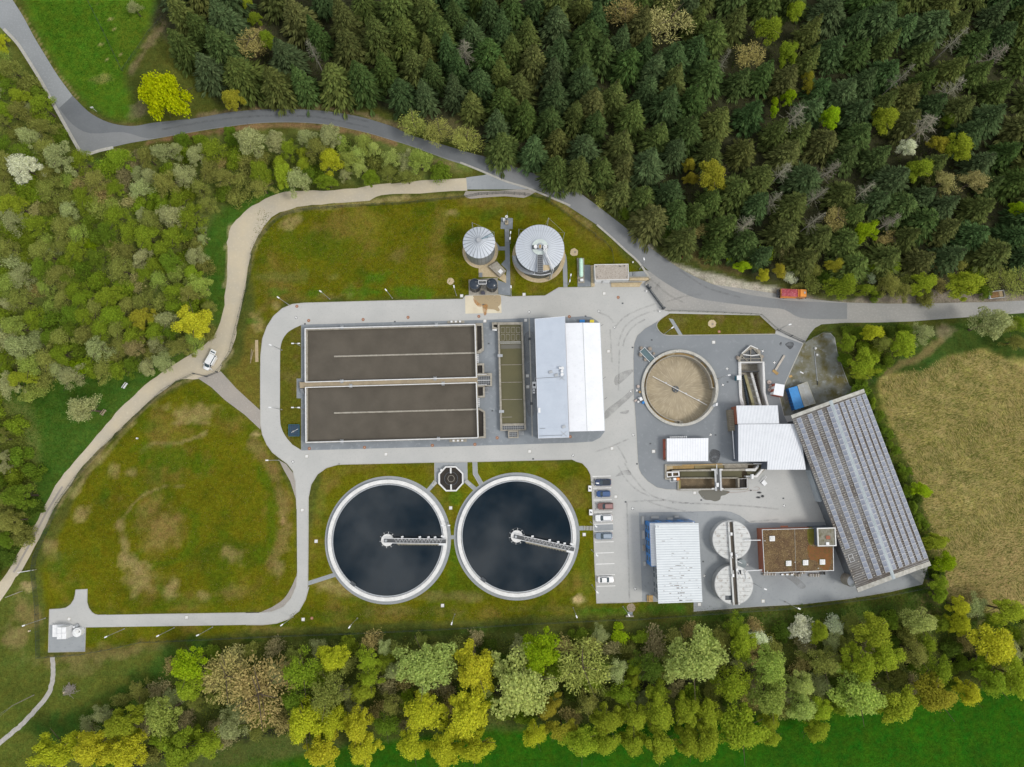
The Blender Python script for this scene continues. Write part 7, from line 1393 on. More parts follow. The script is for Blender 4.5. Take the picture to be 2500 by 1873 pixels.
# blue net cage, timber, wood pile, poles
o,q = slab('net_cage','dark cage with a blue frame on the lawn left of the basin','cage',Z2,[(386,1240),(480,1240),(480,1344),(386,1344)],.05,.75,paint('dark_navy',(.03,.05,.085),None,.8));wallring(MB(),inset(q,-.06),inset(q,.12),.7,.85).build('frame',paint('petrol_frame',(.02,.16,.22),None,.5),o);gridbars(MB(),q,.76,5,5,.04,.03).build('net',paint('petrol_frame',(.02,.12,.18),None,.5),o)
a,b = xz(Z2,[(408,1312),(470,1278)],.9);MB().tube((*a,.85),(*b,.85),.05,6).build('rod','white_steel',o);MB().ring(lerp2(a,b,.3),.2,.27,.8,.86,14).build('ring','dead_bark',o)
o = thing('timber_board','pale weathered board lying on the grass left of the ring road','timber',W(*Z2(97,575),0));a,b = xz(Z2,[(97,480),(100,676)],.1);MB().beam(a,b,.85,.0,.14).build('board',paint('bleached_board',(.46,.37,.22),(.36,.28,.17),.9,scale=1.5),o)
for k,(a,b) in enumerate((((52,560),(44,655)),((68,570),(40,690)))): a,b = xz(Z2,[a,b],.1);MB().tube((*a,.1),(*b,.1),.08,6).build('lath','grey_wood',o)
o = thing('wood_pile','round pile of cut branches on the grass at lower left','wood pile',W(*L3(545,1050),0));m_ = MB();q_ = random.Random(9);p = o.location
for k in range(150): a = q_.uniform(0,6.28);s = p + Vector((q_.gauss(0,.65),q_.gauss(0,.6),.1 + q_.random() * .8));m_.tube(s,s + Vector((math.cos(a),math.sin(a),q_.uniform(-.2,.3))) * q_.uniform(.4,1.3),.045,4)
tag(m_.build('branches','dead_bark',o),kind='stuff');p = W(*L3(497,1078),0);MB().cyl((p.x,p.y),.28,0,.3,12).build('stump','sand',o)
for pts,lab in (([(135,152),(262,132)],'pale barrier pole at the fence beside the gravel track'),([(40,345),(155,300)],'weathered barrier pole over the gravel track')): a,b = W(*L3(*pts[0]),1.0),W(*L3(*pts[1]),1.0);o = thing('barrier_pole',lab,'pole',(b.x,b.y,0));MB().tube(a,b,.09,6).build('pole','white_steel' if 'pale' in lab else 'dead_bark',o);MB().tube((b.x,b.y,0),(b.x,b.y,1.2),.08,6).build('post','dead_bark',o)
ep = thing('power_pole','tall timber power pole with thin wires at the lower left edge','pole',W(*L3(250,1105),0));p = ep.location;p0_ = W(*L3(262,1096),0);MB().tube(p0_,p0_ + Vector((0,0,8.5)),.13,8,.09).build('pole','dead_bark',ep)
for k in range(3): e = p0_ + Vector((-48,-30 - 6 * k,7.0));MB().tube(p0_ + Vector((0,0,8.2)),e,.02,3).build('wire','steel',ep)
for fr,x,y,lab in ((V7,1460,836,'white bollard lamp before the sliding gate, upper one'),(V7,1755,1292,'white bollard lamp before the sliding gate, lower one'),(V7,1155,186,'pale round marker on the lawn behind the service building'),(L2,985,650,'white round marker on the big lawn'),(L3,222,604,'orange round marker outside the left fence')): p = W(*fr(x,y),.5);o = thing('bollard',lab,'bollard',(p.x,p.y,0));MB().cyl((p.x,p.y),.2,0,.5,14).build('post','white_steel',o);MB().cyl((p.x,p.y),.24,.5,.6,16).build('cap','sand' if 'orange' in lab else 'white_wall',o)
for x,y,lab in ((178,278,'white notice board facing the bright blue hatchback'),(188,535,'white notice board facing the white estate car')): q = xz(Z6,[(x - 18,y - 32),(x + 20,y - 32),(x + 20,y + 32),(x - 18,y + 32)],1.0);o = thing('meter_cabinet',lab.replace('notice board','meter cabinet'),'cabinet',(*centroid(q)[:2],0));MB().prism(q,0,.95).build('body','wall',o);MB().prism(inset(q,.07),.95,1.0).build('lid','white_steel',o);c_ = centroid(q);MB().box((c_.x,c_.y,0),(.3,.5,.12),.7,1.0).build('handle','black',o)
ws = None
for k,(x,y) in enumerate(((103,190),(112,315),(117,455),(122,580),(127,725),(131,860),(142,1130))):
    p = W(*V4(x,y),0)
    if ws is None: ws = thing('wheel_stop','x','wheel stop',(p.x,p.y,.03),'black wheel stops of the parking bays');MB().box((p.x,p.y,0),(.14,.42,.1),0,.03).build('block','black',ws);MB().box((p.x,p.y,0),(.15,.08,.02),0,.13).build('reflector','white_steel',ws);register(ws);o = ws
    else: o = copy_tree(ws);o.location = (p.x,p.y,.03)
    o['label'] = 'black wheel stop at the %s side of the %s parking bay' % (('upper' if k % 2 == 0 and k < 6 else 'lower'),('topmost','topmost','second','second','third','third','fourth')[k])
p = W(*R2(985,290),0);o = thing('red_marker','red plastic marker lying on the slope above the road','marker',p);MB().box((p.x,p.y,0),(.7,.45,.25),.6,0).build('body','red',o);MB().box((p.x - .35,p.y - .25,0),(.3,.2,.1),.6,0).build('foot','sand',o)
st_ = thing('flag_markers','row of thin slope stakes beside the concrete slab','stakes',W(*K5(980,715),0)); 
for k in range(10): p = W(*K5(830 + k * 42,722 - 14 * math.sin(k / 9 * 3.14)),0);MB().tube(p,p + Vector((0,0,1.3)),.05,5).build('stake','dark_steel',st_)
# ================================================================== vegetation
TR = random.Random(77)
def mesh_from(name,vs,fs,mat):
    me = bpy.data.meshes.new(name);me.from_pydata(vs,[],fs);me.materials.append(M[mat]);return me
def trunk_mesh(h,r,seed,limbs=5,spread=.45,mat='bark',start=.35):
    q = random.Random(seed);m = MB();p = Vector((0,0,-.1));n = 4
    for k in range(n):
        d = Vector((q.uniform(-.05,.05) * h / n,q.uniform(-.05,.05) * h / n,h / n));m.tube(p,p + d,r * (1 - k / n * .7),6,r * (1 - (k + 1) / n * .7));p = p + d
    for k in range(limbs):
        z = h * q.uniform(start,.9);a = q.uniform(0,6.28);L = h * spread * q.uniform(.5,1);s = Vector((0,0,z));e = s + Vector((math.cos(a) * L,math.sin(a) * L,L * q.uniform(.3,.9)));m.tube(s,e,r * .38,4,r * .1)
    return mesh_from('trunk',m.v,m.f,mat)
def conifer_mesh(seed,h=18.0,r=3.1,dens=1.0):
    q = random.Random(seed);vs,fs = [],[];nw = int(23 * dens)
    prof = q.uniform(.75,1.0)
    for k in range(nw):
        t = k / (nw - 1);z = h * (.10 + .88 * t);rr = r * (1 - t) ** prof * q.uniform(.82,1.12) + .18
        nb = max(5,int(13 - 6 * t));a0 = q.uniform(0,6.28)
        for b in range(nb):
            a = a0 + 6.283 * b / nb + q.uniform(-.22,.22);L = rr * q.uniform(.72,1.18);ca,sa = math.cos(a),math.sin(a)
            zz = z + q.uniform(-.25,.25);droop = -.30 * L + q.uniform(-.1,.2);nseg = 3 if L > 1.1 else 2
            for s_ in range(nseg):
                f0,f1 = s_ / nseg,(s_ + 1.15) / nseg;wd = (.62 * (1 - .55 * f0)) * min(1,.35 + L * .28) * q.uniform(.8,1.25)
                for side in (-1,1):
                    # feathery spray: a kite swept forward and hanging a little
                    x0,x1 = L * f0,L * f1;xm = x0 + (x1 - x0) * .55;off = side * wd;dz = -abs(wd) * q.uniform(.1,.55)
                    P = [(x0,0,droop * f0 ** 1.3),(xm,off * .85,droop * f0 ** 1.3 + dz),(x1,off * .35,droop * min(f1,1.1) ** 1.3 + dz * .4),(xm,off * .05,droop * ((f0 + f1) / 2) ** 1.3 + .1)]
                    i = len(vs);vs += [(x * ca - y * sa,x * sa + y * ca,zz + w_) for x,y,w_ in P];fs.append((i,i + 1,i + 2,i + 3) if side > 0 else (i + 3,i + 2,i + 1,i))
    i = len(vs); 
    for b in range(5):
        a = 6.283 * b / 5;ca,sa = math.cos(a),math.sin(a);i = len(vs);vs += [(0,0,h * 1.03),(.28 * ca,.28 * sa,h * .965),(.5 * ca - .15 * sa,.5 * sa + .15 * ca,h * .94),(.06 * ca,.06 * sa,h * .94)];fs.append((i,i + 1,i + 2,i + 3))
    return mesh_from('crown',vs,fs,'needle')
def clump_mesh(seed,r=4.0,h=7.0,z0=2.0,n=2600,lumps=16,leaf=.42,up=.55,hollow=.55,twigs=0,mat='leaf',lumpr=.42,limbs=0):
    """leaf clusters over the outside of many lobes: ragged outline, gaps between lobes"""
    q = random.Random(seed);vs,fs = [],[];L = []
    for k in range(lumps):
        a = q.uniform(0,6.28);rr = math.sqrt(q.random()) * .80;t = q.uniform(.12,1);rr *= math.sqrt(max(0.05,1 - (abs(t - .42) / .62) ** 2.2))
        L.append((Vector((rr * r * math.cos(a),rr * r * math.sin(a),z0 + h * t * .88)),r * lumpr * q.uniform(.6,1.15)))
    if limbs:                                                           # lobes follow a few unequal limbs, so the outline is ragged
        L = [];a0 = q.uniform(0,6.28)
        for b in range(limbs):
            a = a0 + 6.283 * b / limbs + q.gauss(0,.22);reach = q.uniform(.62,1.08);rise = q.uniform(.35,.95)
            for k in range(max(2,lumps // limbs)):
                f = (k + q.random()) / max(2,lumps // limbs);aa = a + q.gauss(0,.28);L.append((Vector((r * reach * f * .86 * math.cos(aa),r * reach * f * .86 * math.sin(aa),z0 + h * (1 - f * f * (1 - rise * .75)) * q.uniform(.62,1))),r * lumpr * q.uniform(.55,1.2) * (1.1 - .35 * f)))
    else: L.append((Vector((q.uniform(-.1,.1) * r,q.uniform(-.1,.1) * r,z0 + h * .85)),r * .42))
    for k in range(n):
        c,cr = L[q.randrange(len(L))]
        while True:
            d = Vector((q.uniform(-1,1),q.uniform(-1,1),q.uniform(-.75,1)))
            if .02 < d.length_squared < 1: break
        d.normalize();p = c + d * cr * (hollow + (1 - hollow) * q.random() ** .5) * (q.uniform(.9,1.12) if q.random() < .78 else q.uniform(1.1,1.5))
        nrm = (d * (1 - up) + Vector((q.gauss(0,.45),q.gauss(0,.45),up + q.gauss(0,.35)))).normalized()
        u = nrm.orthogonal().normalized();u.rotate(Matrix.Rotation(q.uniform(0,6.28),3,nrm));v = nrm.cross(u);s = leaf * q.uniform(.55,1.35)
        i = len(vs);vs += [tuple(p + u * s * a_ + v * s * b_ + nrm * w_ * s) for a_,b_,w_ in ((-.62,q.uniform(-.15,.15),0),(q.uniform(-.15,.15),-.5,q.uniform(-.2,.2)),(.62,q.uniform(-.15,.15),0),(q.uniform(-.15,.15),.5,q.uniform(-.2,.2)))];fs.append((i,i + 1,i + 2,i + 3))
    m = MB();m.v,m.f = vs,fs
    for k in range(twigs):
        c,cr = L[q.randrange(len(L))];d = Vector((q.gauss(0,1),q.gauss(0,1),abs(q.gauss(.4,.6)))).normalized();b = Vector((c.x * .35,c.y * .35,c.z * .75));m.tube(b.lerp(c,.5),c + d * cr * q.uniform(.8,1.25),.05,3,.02)
    return mesh_from('crown',m.v,m.f,mat)
def twig_mesh(seed,r=4.0,h=7.0,z0=1.0,n=1500,curl=.4,base=.045):
    """bare crown: a cloud of fine rising shoots with a few stout limbs"""
    q = random.Random(seed);m = MB()
    L = [(r * math.sqrt(q.random()) * .75,q.uniform(0,6.28),q.uniform(.25,.85)) for _ in range(24)]
    for k in range(n):
        rr,a,t = L[q.randrange(len(L))];c = Vector((rr * math.cos(a),rr * math.sin(a),z0 + h * t * (1 - .25 * (rr / r) ** 2)))
        d = Vector((q.gauss(0,1),q.gauss(0,1),q.gauss(.35,.7))).normalized();s = c + d * r * .30 * q.random() ** .5;o = (Vector((s.x,s.y,0)) * .6 / r + d + Vector((0,0,.25))).normalized();e = s + o * r * q.uniform(.07,.2)
        sd = o.orthogonal().normalized();sd.rotate(Matrix.Rotation(q.uniform(0,6.28),3,o));i = len(m.v);m.v += [tuple(s + sd * base),tuple(s - sd * base),tuple(e - sd * base * .4),tuple(e + sd * base * .4)];m.f.append((i,i + 1,i + 2,i + 3))
        if k % 5 == 0:
            for j in range(2): x = e + Vector((q.gauss(0,.2),q.gauss(0,.2),q.gauss(0,.2)));u = Vector((q.gauss(0,1),q.gauss(0,1),0)).normalized() * .14;v = Vector((-u.y,u.x,q.uniform(-.1,.1)));i = len(m.v);m.v += [tuple(x - u),tuple(x - v * .7),tuple(x + u),tuple(x + v * .7)];m.f.append((i,i + 1,i + 2,i + 3))
    for rr,a,t in L[:14]: m.tube(Vector((0,0,z0 + h * t * .3)),Vector((rr * math.cos(a),rr * math.sin(a),z0 + h * t)),.07,3,.03)
    return mesh_from('crown',m.v,m.f,'twig')
def snag_mesh(seed,h=15.0,r=2.2):
    q = random.Random(seed);m = MB()
    for k in range(70):
        t = q.uniform(.42,1);a = q.uniform(0,6.28);L = r * (1.15 - t) * q.uniform(.8,1.6) + .4;z = h * t;s = Vector((0,0,z));e = s + Vector((math.cos(a) * L,math.sin(a) * L,L * q.uniform(-.35,.25)));m.tube(s,e,.042,3,.014)
        for b in range(2): x = s.lerp(e,q.uniform(.4,.9));m.tube(x,x + Vector((q.gauss(0,.35),q.gauss(0,.35),q.gauss(-.1,.2))),.03,3,.012)
    return mesh_from('crown',m.v,m.f,'twig')
CON = [conifer_mesh(100 + i,18,3.1 * (1 + .08 * (i % 3 - 1)),1.25) for i in range(10)]
DEC = [clump_mesh(200 + i,4,7.0,2.2,13000,42 + i % 5 * 6,.20,.6,.4,70,lumpr=.25,limbs=6 + i % 3) for i in range(9)]
PALE = [clump_mesh(300 + i,4,7.5,2.0,8500,42 + i % 3 * 6,.20,.5,.45,60,lumpr=.25,limbs=6 + i % 3) for i in range(6)]
SPARSE = [clump_mesh(400 + i,4,7.5,1.6,5200,36,.18,.5,.2,190,lumpr=.28,limbs=7) for i in range(6)]
SHRUB = [clump_mesh(500 + i,2.4,2.6,.2,3200,18,.19,.5,.45,40,lumpr=.36) for i in range(7)]
BARE = [twig_mesh(600 + i,4,7,1.0) for i in range(5)]
BUSHY = [twig_mesh(650 + i,2.6,2.4,.2,900,.2,.035) for i in range(3)]
SNAG = [snag_mesh(700 + i) for i in range(5)]
TRK_CON = [trunk_mesh(17.2,.24,800 + i,0) for i in range(2)]
TRK_DEC = [trunk_mesh(7.5,.26,820 + i,7,.5) for i in range(4)]
TRK_SNAG = [trunk_mesh(15.0,.17,840 + i,0,mat='dead_bark') for i in range(2)]
TRK_SH = [trunk_mesh(1.9,.07,860 + i,6,.6,start=.1) for i in range(3)]
KIND = {'con': ('spruce_tree','tree',CON,TRK_CON,18.0,3.1),'dec': ('broadleaf_tree','tree',DEC,TRK_DEC,9.7,4.0),'pale': ('broadleaf_tree','tree',PALE,TRK_DEC,9.5,4.0),'sparse': ('budding_tree','tree',SPARSE,TRK_DEC,9.1,4.0),
        'shrub': ('shrub','shrub',SHRUB,TRK_SH,2.8,2.4),'bare': ('bare_tree','tree',BARE,TRK_DEC,8.0,4.0),'bush': ('bare_shrub','shrub',BUSHY,TRK_SH,2.8,2.6),'snag': ('dead_tree','dead tree',SNAG,TRK_SNAG,15.0,2.2)}
COLS = {'yellow': (.47,.465,.040),'lime': (.46,.50,.008),'gold': (.36,.32,.045),'yg': (.32,.375,.040),'bright': (.29,.40,.018),'green': (.165,.235,.030),'dgreen': (.10,.15,.026),'pale': (.40,.45,.155),'pgreen': (.33,.39,.10),'grey': (.38,.395,.21),'olive': (.27,.28,.08),'white': (.64,.66,.56),'brown': (.32,.255,.11),'tan': (.38,.33,.16),'violet': (.27,.235,.13),'ygdark': (.23,.295,.032),'dead': (.235,.225,.165)}
COUNT = {}
def plant(kind,x,y,w_,h_,col,label,group,zc=.6,jig=.12,hmul=1.0):
    """x, y, w_, h_: where the crown shows in the photo; the tree stands upright below its crown"""
    name,cat,ms,ts,H0,R0 = KIND[kind];sx = w_ / 2 / SCALE / R0;sy = h_ / 2 / SCALE / R0
    if kind == 'con': sz = hmul * TR.uniform(.85,1.12)
    elif kind == 'snag': sz = hmul * TR.uniform(.85,1.1)
    elif kind in ('shrub','bush'): sz = max(.7,min(1.5,(sx + sy) / 2)) * TR.uniform(.85,1.2)
    else: sz = max(.55,min(1.5,(sx + sy) / 2 * 1.0)) * TR.uniform(.9,1.1) * hmul
    zc_ = H0 * sz * zc;p = W(x,y,zc_);rel = CAM_H / (CAM_H - zc_);sx /= rel;sy /= rel
    t = thing(name,label,cat,(p.x,p.y,0),group);k = TR.randrange(len(ms));COUNT[kind] = COUNT.get(kind,0) + 1
    cr = bpy.data.objects.new('crown',ms[k]);tk = bpy.data.objects.new('trunk',ts[TR.randrange(len(ts))])
    rz = TR.uniform(0,6.28)
    if abs(sx - sy) > .25 * max(sx,sy): rz = TR.choice((0,math.pi))
    for o in (cr,tk): C.objects.link(o);o.parent = t
    cr.scale = (sx,sy,sz);cr.rotation_euler = (0,0,rz);s_ = max(.7,(sx + sy) / 2);tk.scale = (s_,s_,sz)
    c = COLS[col] if isinstance(col,str) else col
    if kind not in ('con','snag'): c = (c[0] * 1.2,c[1] * 1.25,c[2] * 1.05)
    j = 1 + TR.uniform(-jig,jig);g = 1 + TR.uniform(-jig * .5,jig * .5)
    cr.color = (c[0] * j,c[1] * j * g,c[2] * j,1);return t
TAKEN = []
def box_tree(fr,x0,y0,x1,y1,kind,col,label,group,**k):
    (a,b),(c,d) = fr(x0,y0),fr(x1,y1);w_,h_ = abs(c - a),abs(d - b);x,y = (a + c) / 2,(b + d) / 2;TAKEN.append((x,y,(w_ + h_) / 4));return plant(kind,x,y,w_ * 1.14,h_ * 1.14,col,label,group,**k)
def many(fr,rows_,group):
    for x0,y0,x1,y1,kind,col,lab in rows_:
        if kind in ('dec','pale','sparse') and (y1 - y0) > 1.42 * (x1 - x0):      # tall patches are two crowns, one behind the other
            ym = y0 + (y1 - y0) * .56;yn = y0 + (y1 - y0) * .42
            box_tree(fr,x0,y0,x1,ym,kind,col,lab,group);dx = (x1 - x0) * TR.uniform(-.15,.15)
            box_tree(fr,x0 + dx,yn,x1 + dx,y1,kind,col,'tree just below the ' + lab.split(' at ')[0].split(' in ')[0],group)
        else: box_tree(fr,x0,y0,x1,y1,kind,col,lab,group)

# ---- riverside belt along the bottom
GB = 'trees of the riverside belt'
many(P0,[
 (79,1790,200,1872,'dec','yellow','yellow tree at the lower left end of the riverside belt'),(180,1780,290,1860,'dec','yellow','yellow tree second from the left end of the riverside belt'),(265,1785,370,1872,'dec','yellow','dull yellow tree right of the two at the left end of the belt'),
 (250,1725,362,1800,'dec','yg','olive yellow tree between footpath and the brook at lower left'),(362,1695,445,1793,'pale','pgreen','pale green willow at the left bend of the brook'),(425,1575,512,1665,'pale','bright','light green tree just below the fence left of the brown bare tree'),(430,1640,500,1715,'pale','yg','light green tree under the first fence-side tree at left'),
 (386,1785,497,1872,'dec','ygdark','green round tree at the picture bottom left of the dark meadow'),(480,1775,545,1850,'pale','yg','small light green tree at the edge of the dark meadow at left'),(530,1730,610,1810,'sparse','grey','greyish budding tree below the brown bare tree'),
 (500,1590,620,1700,'bare','brown','reddish brown bare tree below the south fence'),(570,1610,708,1765,'bare','brown','large brown bare tree with pale branches in the belt'),(545,1580,600,1640,'bare','tan','small tan bare tree by the south fence'),
 (700,1583,790,1690,'sparse','ygdark','green budding tree right of the brown bare tree'),(777,1568,855,1645,'dec','yellow','bright yellow crown nearest the fence below the left clarifier'),(750,1640,858,1735,'sparse','olive','thin olive tree under the yellow crown'),(690,1660,760,1740,'sparse','green','dull green tree behind the yellow trees at left centre'),
 (694,1705,800,1808,'dec','yellow','wide yellow tree left of the belt centre'),(775,1715,850,1800,'dec','yellow','yellow tree joined to the wide yellow one'),(740,1790,836,1873,'dec','yellow','yellow tree hanging over the dark meadow left of centre'),(835,1730,920,1868,'dec','yellow','tall yellow tree right of its yellow neighbours at left centre'),(905,1738,982,1795,'sparse','green','dull green shrubby tree between the two yellow masses'),
 (868,1580,932,1680,'sparse','yg','slim green tree below the clarifier lawn'),(862,1645,922,1718,'dec','yg','yellow green low tree between slim tree and willow'),(938,1610,985,1660,'sparse','grey','grey green small tree left of the pale willow'),(920,1555,960,1600,'sparse','grey','small grey green tree close to the south fence'),
 (978,1546,1100,1698,'pale','pale','big pale green willow below the gap of the clarifiers'),(1108,1555,1216,1690,'dec','yellow','bright yellow tree between the two pale willows'),(1186,1580,1345,1765,'pale','pale','largest pale green willow of the belt'),(1262,1536,1362,1650,'dec','bright','bright lemon green crown on top of the largest willow'),
 (978,1690,1090,1785,'dec','yellow','yellow tree at the brook below the pale willow'),(1085,1685,1205,1800,'dec','yellow','yellow tree right of the brook pool'),(968,1780,1050,1858,'dec','yellow','low yellow tree reaching into the meadow at centre'),(1040,1775,1130,1873,'dec','yellow','yellow tree on the picture bottom at centre'),(1110,1780,1215,1855,'dec','yellow','yellow tree right end of the central yellow mass'),(930,1690,985,1745,'sparse','olive','small olive tree beside the brook pool'),
 (1310,1690,1365,1760,'dec','gold','golden olive tree at the foot of the largest willow'),(1274,1758,1338,1820,'dec','yellow','yellow round tree at the meadow edge right of centre'),(1342,1742,1402,1822,'dec','gold','orange yellow small tree at the meadow edge'),
 (1365,1560,1478,1685,'bare','olive','olive bare tree right of the largest willow'),(1476,1600,1535,1668,'sparse','grey','greyish twiggy tree left of a yellow green one'),(1525,1612,1572,1684,'dec','yg','yellow green tree beside the dark pool'),(1490,1527,1538,1573,'shrub','bright','bright green shrub by the fence left of the office corner'),(1560,1540,1640,1600,'bush','violet','brown thicket by the fence below the office'),(1545,1590,1625,1660,'sparse','dgreen','dark green tree in the hollow below the office'),(1400,1550,1470,1600,'bush','olive','olive thicket by the fence right of the willow'),
 (1382,1760,1458,1858,'dec','yg','light green tree right of the orange yellow one'),(1440,1715,1520,1845,'dec','yg','light green tree second in the row below the office'),(1512,1705,1578,1852,'dec','yg','light green tree third in the row below the office'),(1570,1690,1645,1860,'dec','yg','light green tree fourth in the row below the office'),(1640,1690,1705,1850,'dec','yg','light green tree fifth in the row below the office'),(1690,1700,1760,1850,'dec','yg','light green tree sixth in the row below the office'),(1400,1680,1470,1745,'sparse','olive','twiggy olive tree over the brook below the parking'),(1480,1660,1560,1720,'sparse','ygdark','twiggy green tree over the brook below the office'),(1570,1655,1640,1715,'sparse','ygdark','green tree behind the dark pool below the office'),
 (1615,1535,1765,1685,'pale','pale','big pale willow below the covered tanks'),(1695,1530,1750,1600,'sparse','pgreen','slender pale tree on top of the willow below the covered tanks'),(1775,1525,1842,1615,'dec','yg','yellow green tree left of the first white blossoming bush'),(1836,1532,1880,1590,'shrub','white','white blossoming bush below the workshop, left of two'),(1740,1615,1830,1720,'sparse','yg','hanging light green tree right of the big willow'),(1750,1715,1868,1845,'dec','yg','broad light green tree at the meadow below the covered tanks'),(1826,1575,1925,1745,'pale','pgreen','tall grey green willow below the workshop'),(1850,1735,1905,1822,'dec','yg','light green tree hanging to the meadow below the workshop'),
 (1924,1505,1988,1568,'shrub','white','white blossoming bush right of the first one'),(1975,1515,2025,1570,'dec','yg','yellow green tree between two white blossoming bushes'),(2015,1508,2060,1550,'shrub','white','smaller white blossoming bush below the barn corner'),(2075,1496,2180,1575,'dec','yg','yellow green tree right of the white bushes'),(2195,1486,2290,1550,'pale','pale','pale round willow above the brook at the right'),(2312,1455,2370,1548,'dec','yellow','slim yellow tree at the corner of the straw field'),(2370,1518,2478,1624,'dec','yellow','large yellow tree below the straw field'),(2410,1462,2500,1522,'dec','yg','yellow green tree at the right picture edge above the yellow one'),(2440,1600,2515,1705,'dec','yg','yellow green tree low at the right picture edge'),(2380,1610,2450,1700,'dec','ygdark','olive green tree below the large yellow one'),
 (2050,1570,2136,1668,'dec','yg','light green tree in the middle of the right part of the belt'),(2105,1568,2200,1640,'dec','yg','light green tree beside the brook at right'),(2190,1555,2265,1625,'sparse','olive','olive tree above the open brook at right'),(2025,1632,2155,1745,'pale','pgreen','pale broad tree at the meadow below the barn'),(1918,1630,1985,1760,'pale','pale','pale hanging willow below the workshop at the meadow'),(1960,1700,2035,1808,'dec','yg','light green tree reaching deepest into the meadow at right'),(2150,1662,2235,1775,'dec','yg','yellow green tree with a drooping tip over the meadow'),(2226,1645,2328,1745,'dec','gold','golden tree at the meadow edge at right'),(2328,1650,2390,1720,'dec','yellow','small yellow tree at the meadow edge at right'),(1960,1575,2050,1650,'sparse','olive','twiggy olive tree below the white bushes'),(2240,1600,2330,1670,'sparse','ygdark','dull green tree right of the open brook'),
],GB)
# ---- scrub wood at the left
GS = 'trees and bushes of the scrub wood on the left'
many(L1,[
 (55,200,290,420,'dec','white','large white blossoming tree in the scrub at upper left'),(280,140,530,360,'pale','grey','broad grey green tree beside the road corner'),(120,20,300,200,'sparse','grey','grey twiggy tree left of the road corner'),(0,450,185,660,'dec','yg','yellow green tree at the left edge below the white blossoming tree'),(460,340,620,480,'bush','brown','brown bare thicket in the clearing below the road corner'),(600,400,780,570,'bush','brown','second brown bare thicket in the clearing'),(955,305,1075,435,'pale','grey','small round pale willow beside the violet thicket'),(1240,150,1410,315,'pale','grey','pale willow below the road'),(1138,128,1235,225,'pale','grey','small pale willow near the road verge'),(875,165,960,340,'bush','violet','violet grey bare thicket beside the sand patch'),(760,300,920,450,'bush','violet','brownish violet thicket left of the round pale willow'),(815,470,960,570,'bush','tan','tan thicket with pale buds below the violet one'),
 (1600,15,1800,265,'pale','grey','tall pale willow at the road bend'),(1790,55,1940,220,'pale','grey','pale willow right of the tall one at the road'),(1500,15,1605,165,'dec','green','green bush tree at the road verge'),(1168,60,1282,165,'shrub','green','round green bush on the road verge near the yellow tree'),(1285,80,1400,150,'shrub','ygdark','olive bush on the road verge'),(1690,255,1842,445,'dec','ygdark','green tree between road and track'),(1840,200,1940,440,'dec','yg','yellow green tree between road and track'),
 (915,575,1012,685,'pale','grey','small pale willow in the middle of the scrub'),(1065,545,1285,740,'pale','grey','wide pale willow beside the green glade'),(888,685,1092,872,'dec','ygdark','fresh green tree in the middle of the scrub'),(552,785,655,868,'shrub','bright','small lemon green bush alone in the scrub'),(888,850,1062,990,'sparse','grey','grey green tree under the fresh green one'),(1078,850,1235,1042,'pale','green','green tree near the glade'),(1248,830,1392,985,'sparse','grey','beige grey tree beside the glade'),(1228,965,1382,1092,'dec','ygdark','green tree at the foot of the glade'),(1198,1070,1372,1235,'sparse','olive','olive tree above the bright yellow one'),(1200,700,1320,800,'dec','green','green bush beside the wide pale willow'),(1320,680,1400,830,'sparse','grey','narrow grey tree at the glade edge'),
 (640,1095,842,1390,'dec','ygdark','biggest fresh green tree of the lower scrub'),(478,1130,645,1370,'dec','ygdark','fresh green tree left of the biggest one'),(878,1228,1062,1400,'dec','gold','golden brown round tree in the scrub'),(935,1380,1030,1455,'dec','yg','yellow green bush under the golden tree'),(1165,1218,1465,1475,'dec','yellow','bright yellow tree beside the gravel track'),(1350,1190,1470,1300,'sparse','olive','olive twiggy tree above the bright yellow one'),(828,1445,1005,1592,'sparse','tan','beige blossoming bush near the track'),(1000,1418,1125,1560,'sparse','grey','grey twiggy bush near the track'),(1120,1440,1330,1590,'sparse','olive','olive bush on the track verge'),(578,1438,772,1620,'sparse','grey','grey green bush in the lower scrub'),(418,1340,562,1460,'pale','green','green round tree in the lower scrub'),(268,1380,422,1525,'pale','green','green tree left of the round one in the lower scrub'),(0,1180,152,1285,'pale','grey','pale tree at the left edge in the lower scrub'),(20,1285,205,1480,'pale','pgreen','pale willow near the left edge'),(60,1400,245,1630,'pale','grey','pale hanging willow above the meadow at left'),(328,1480,505,1645,'dec','ygdark','green bush above the meadow at left'),(205,905,395,1065,'pale','green','fresh green tree near the left edge'),(395,1005,545,1125,'pale','green','grey green tree in the left part of the scrub'),(0,880,190,1010,'bush','grey','grey thicket at the left edge'),(850,1010,1000,1130,'bush','tan','tan twiggy thicket in the middle of the scrub'),(180,540,300,640,'bush','tan','pale bare bush with star-like branches'),(1440,420,1580,540,'shrub','green','green low bush at the head of the glade'),(300,820,420,890,'bush','grey','grey white twiggy bush in the left scrub'),
],GS)
many(L2,[(475,335,750,555,'sparse','grey','grey blossoming bush alone on the meadow by the benches'),(470,80,660,185,'shrub','bright','lemon yellow bush at the meadow edge'),(40,150,280,285,'dec','yg','yellow green bush at the left meadow edge'),(0,570,60,690,'pale','olive','olive tree cut by the left edge beside the meadow'),(-10,730,80,910,'pale','grey','pale tree cut by the left edge beside the meadow'),(20,960,260,1180,'pale','green','large green tree left of the gravel track'),(-20,1160,200,1330,'pale','olive','olive tree left of the gravel track'),(-10,1320,120,1440,'dec','green','green bush left of the gravel track')],GS)
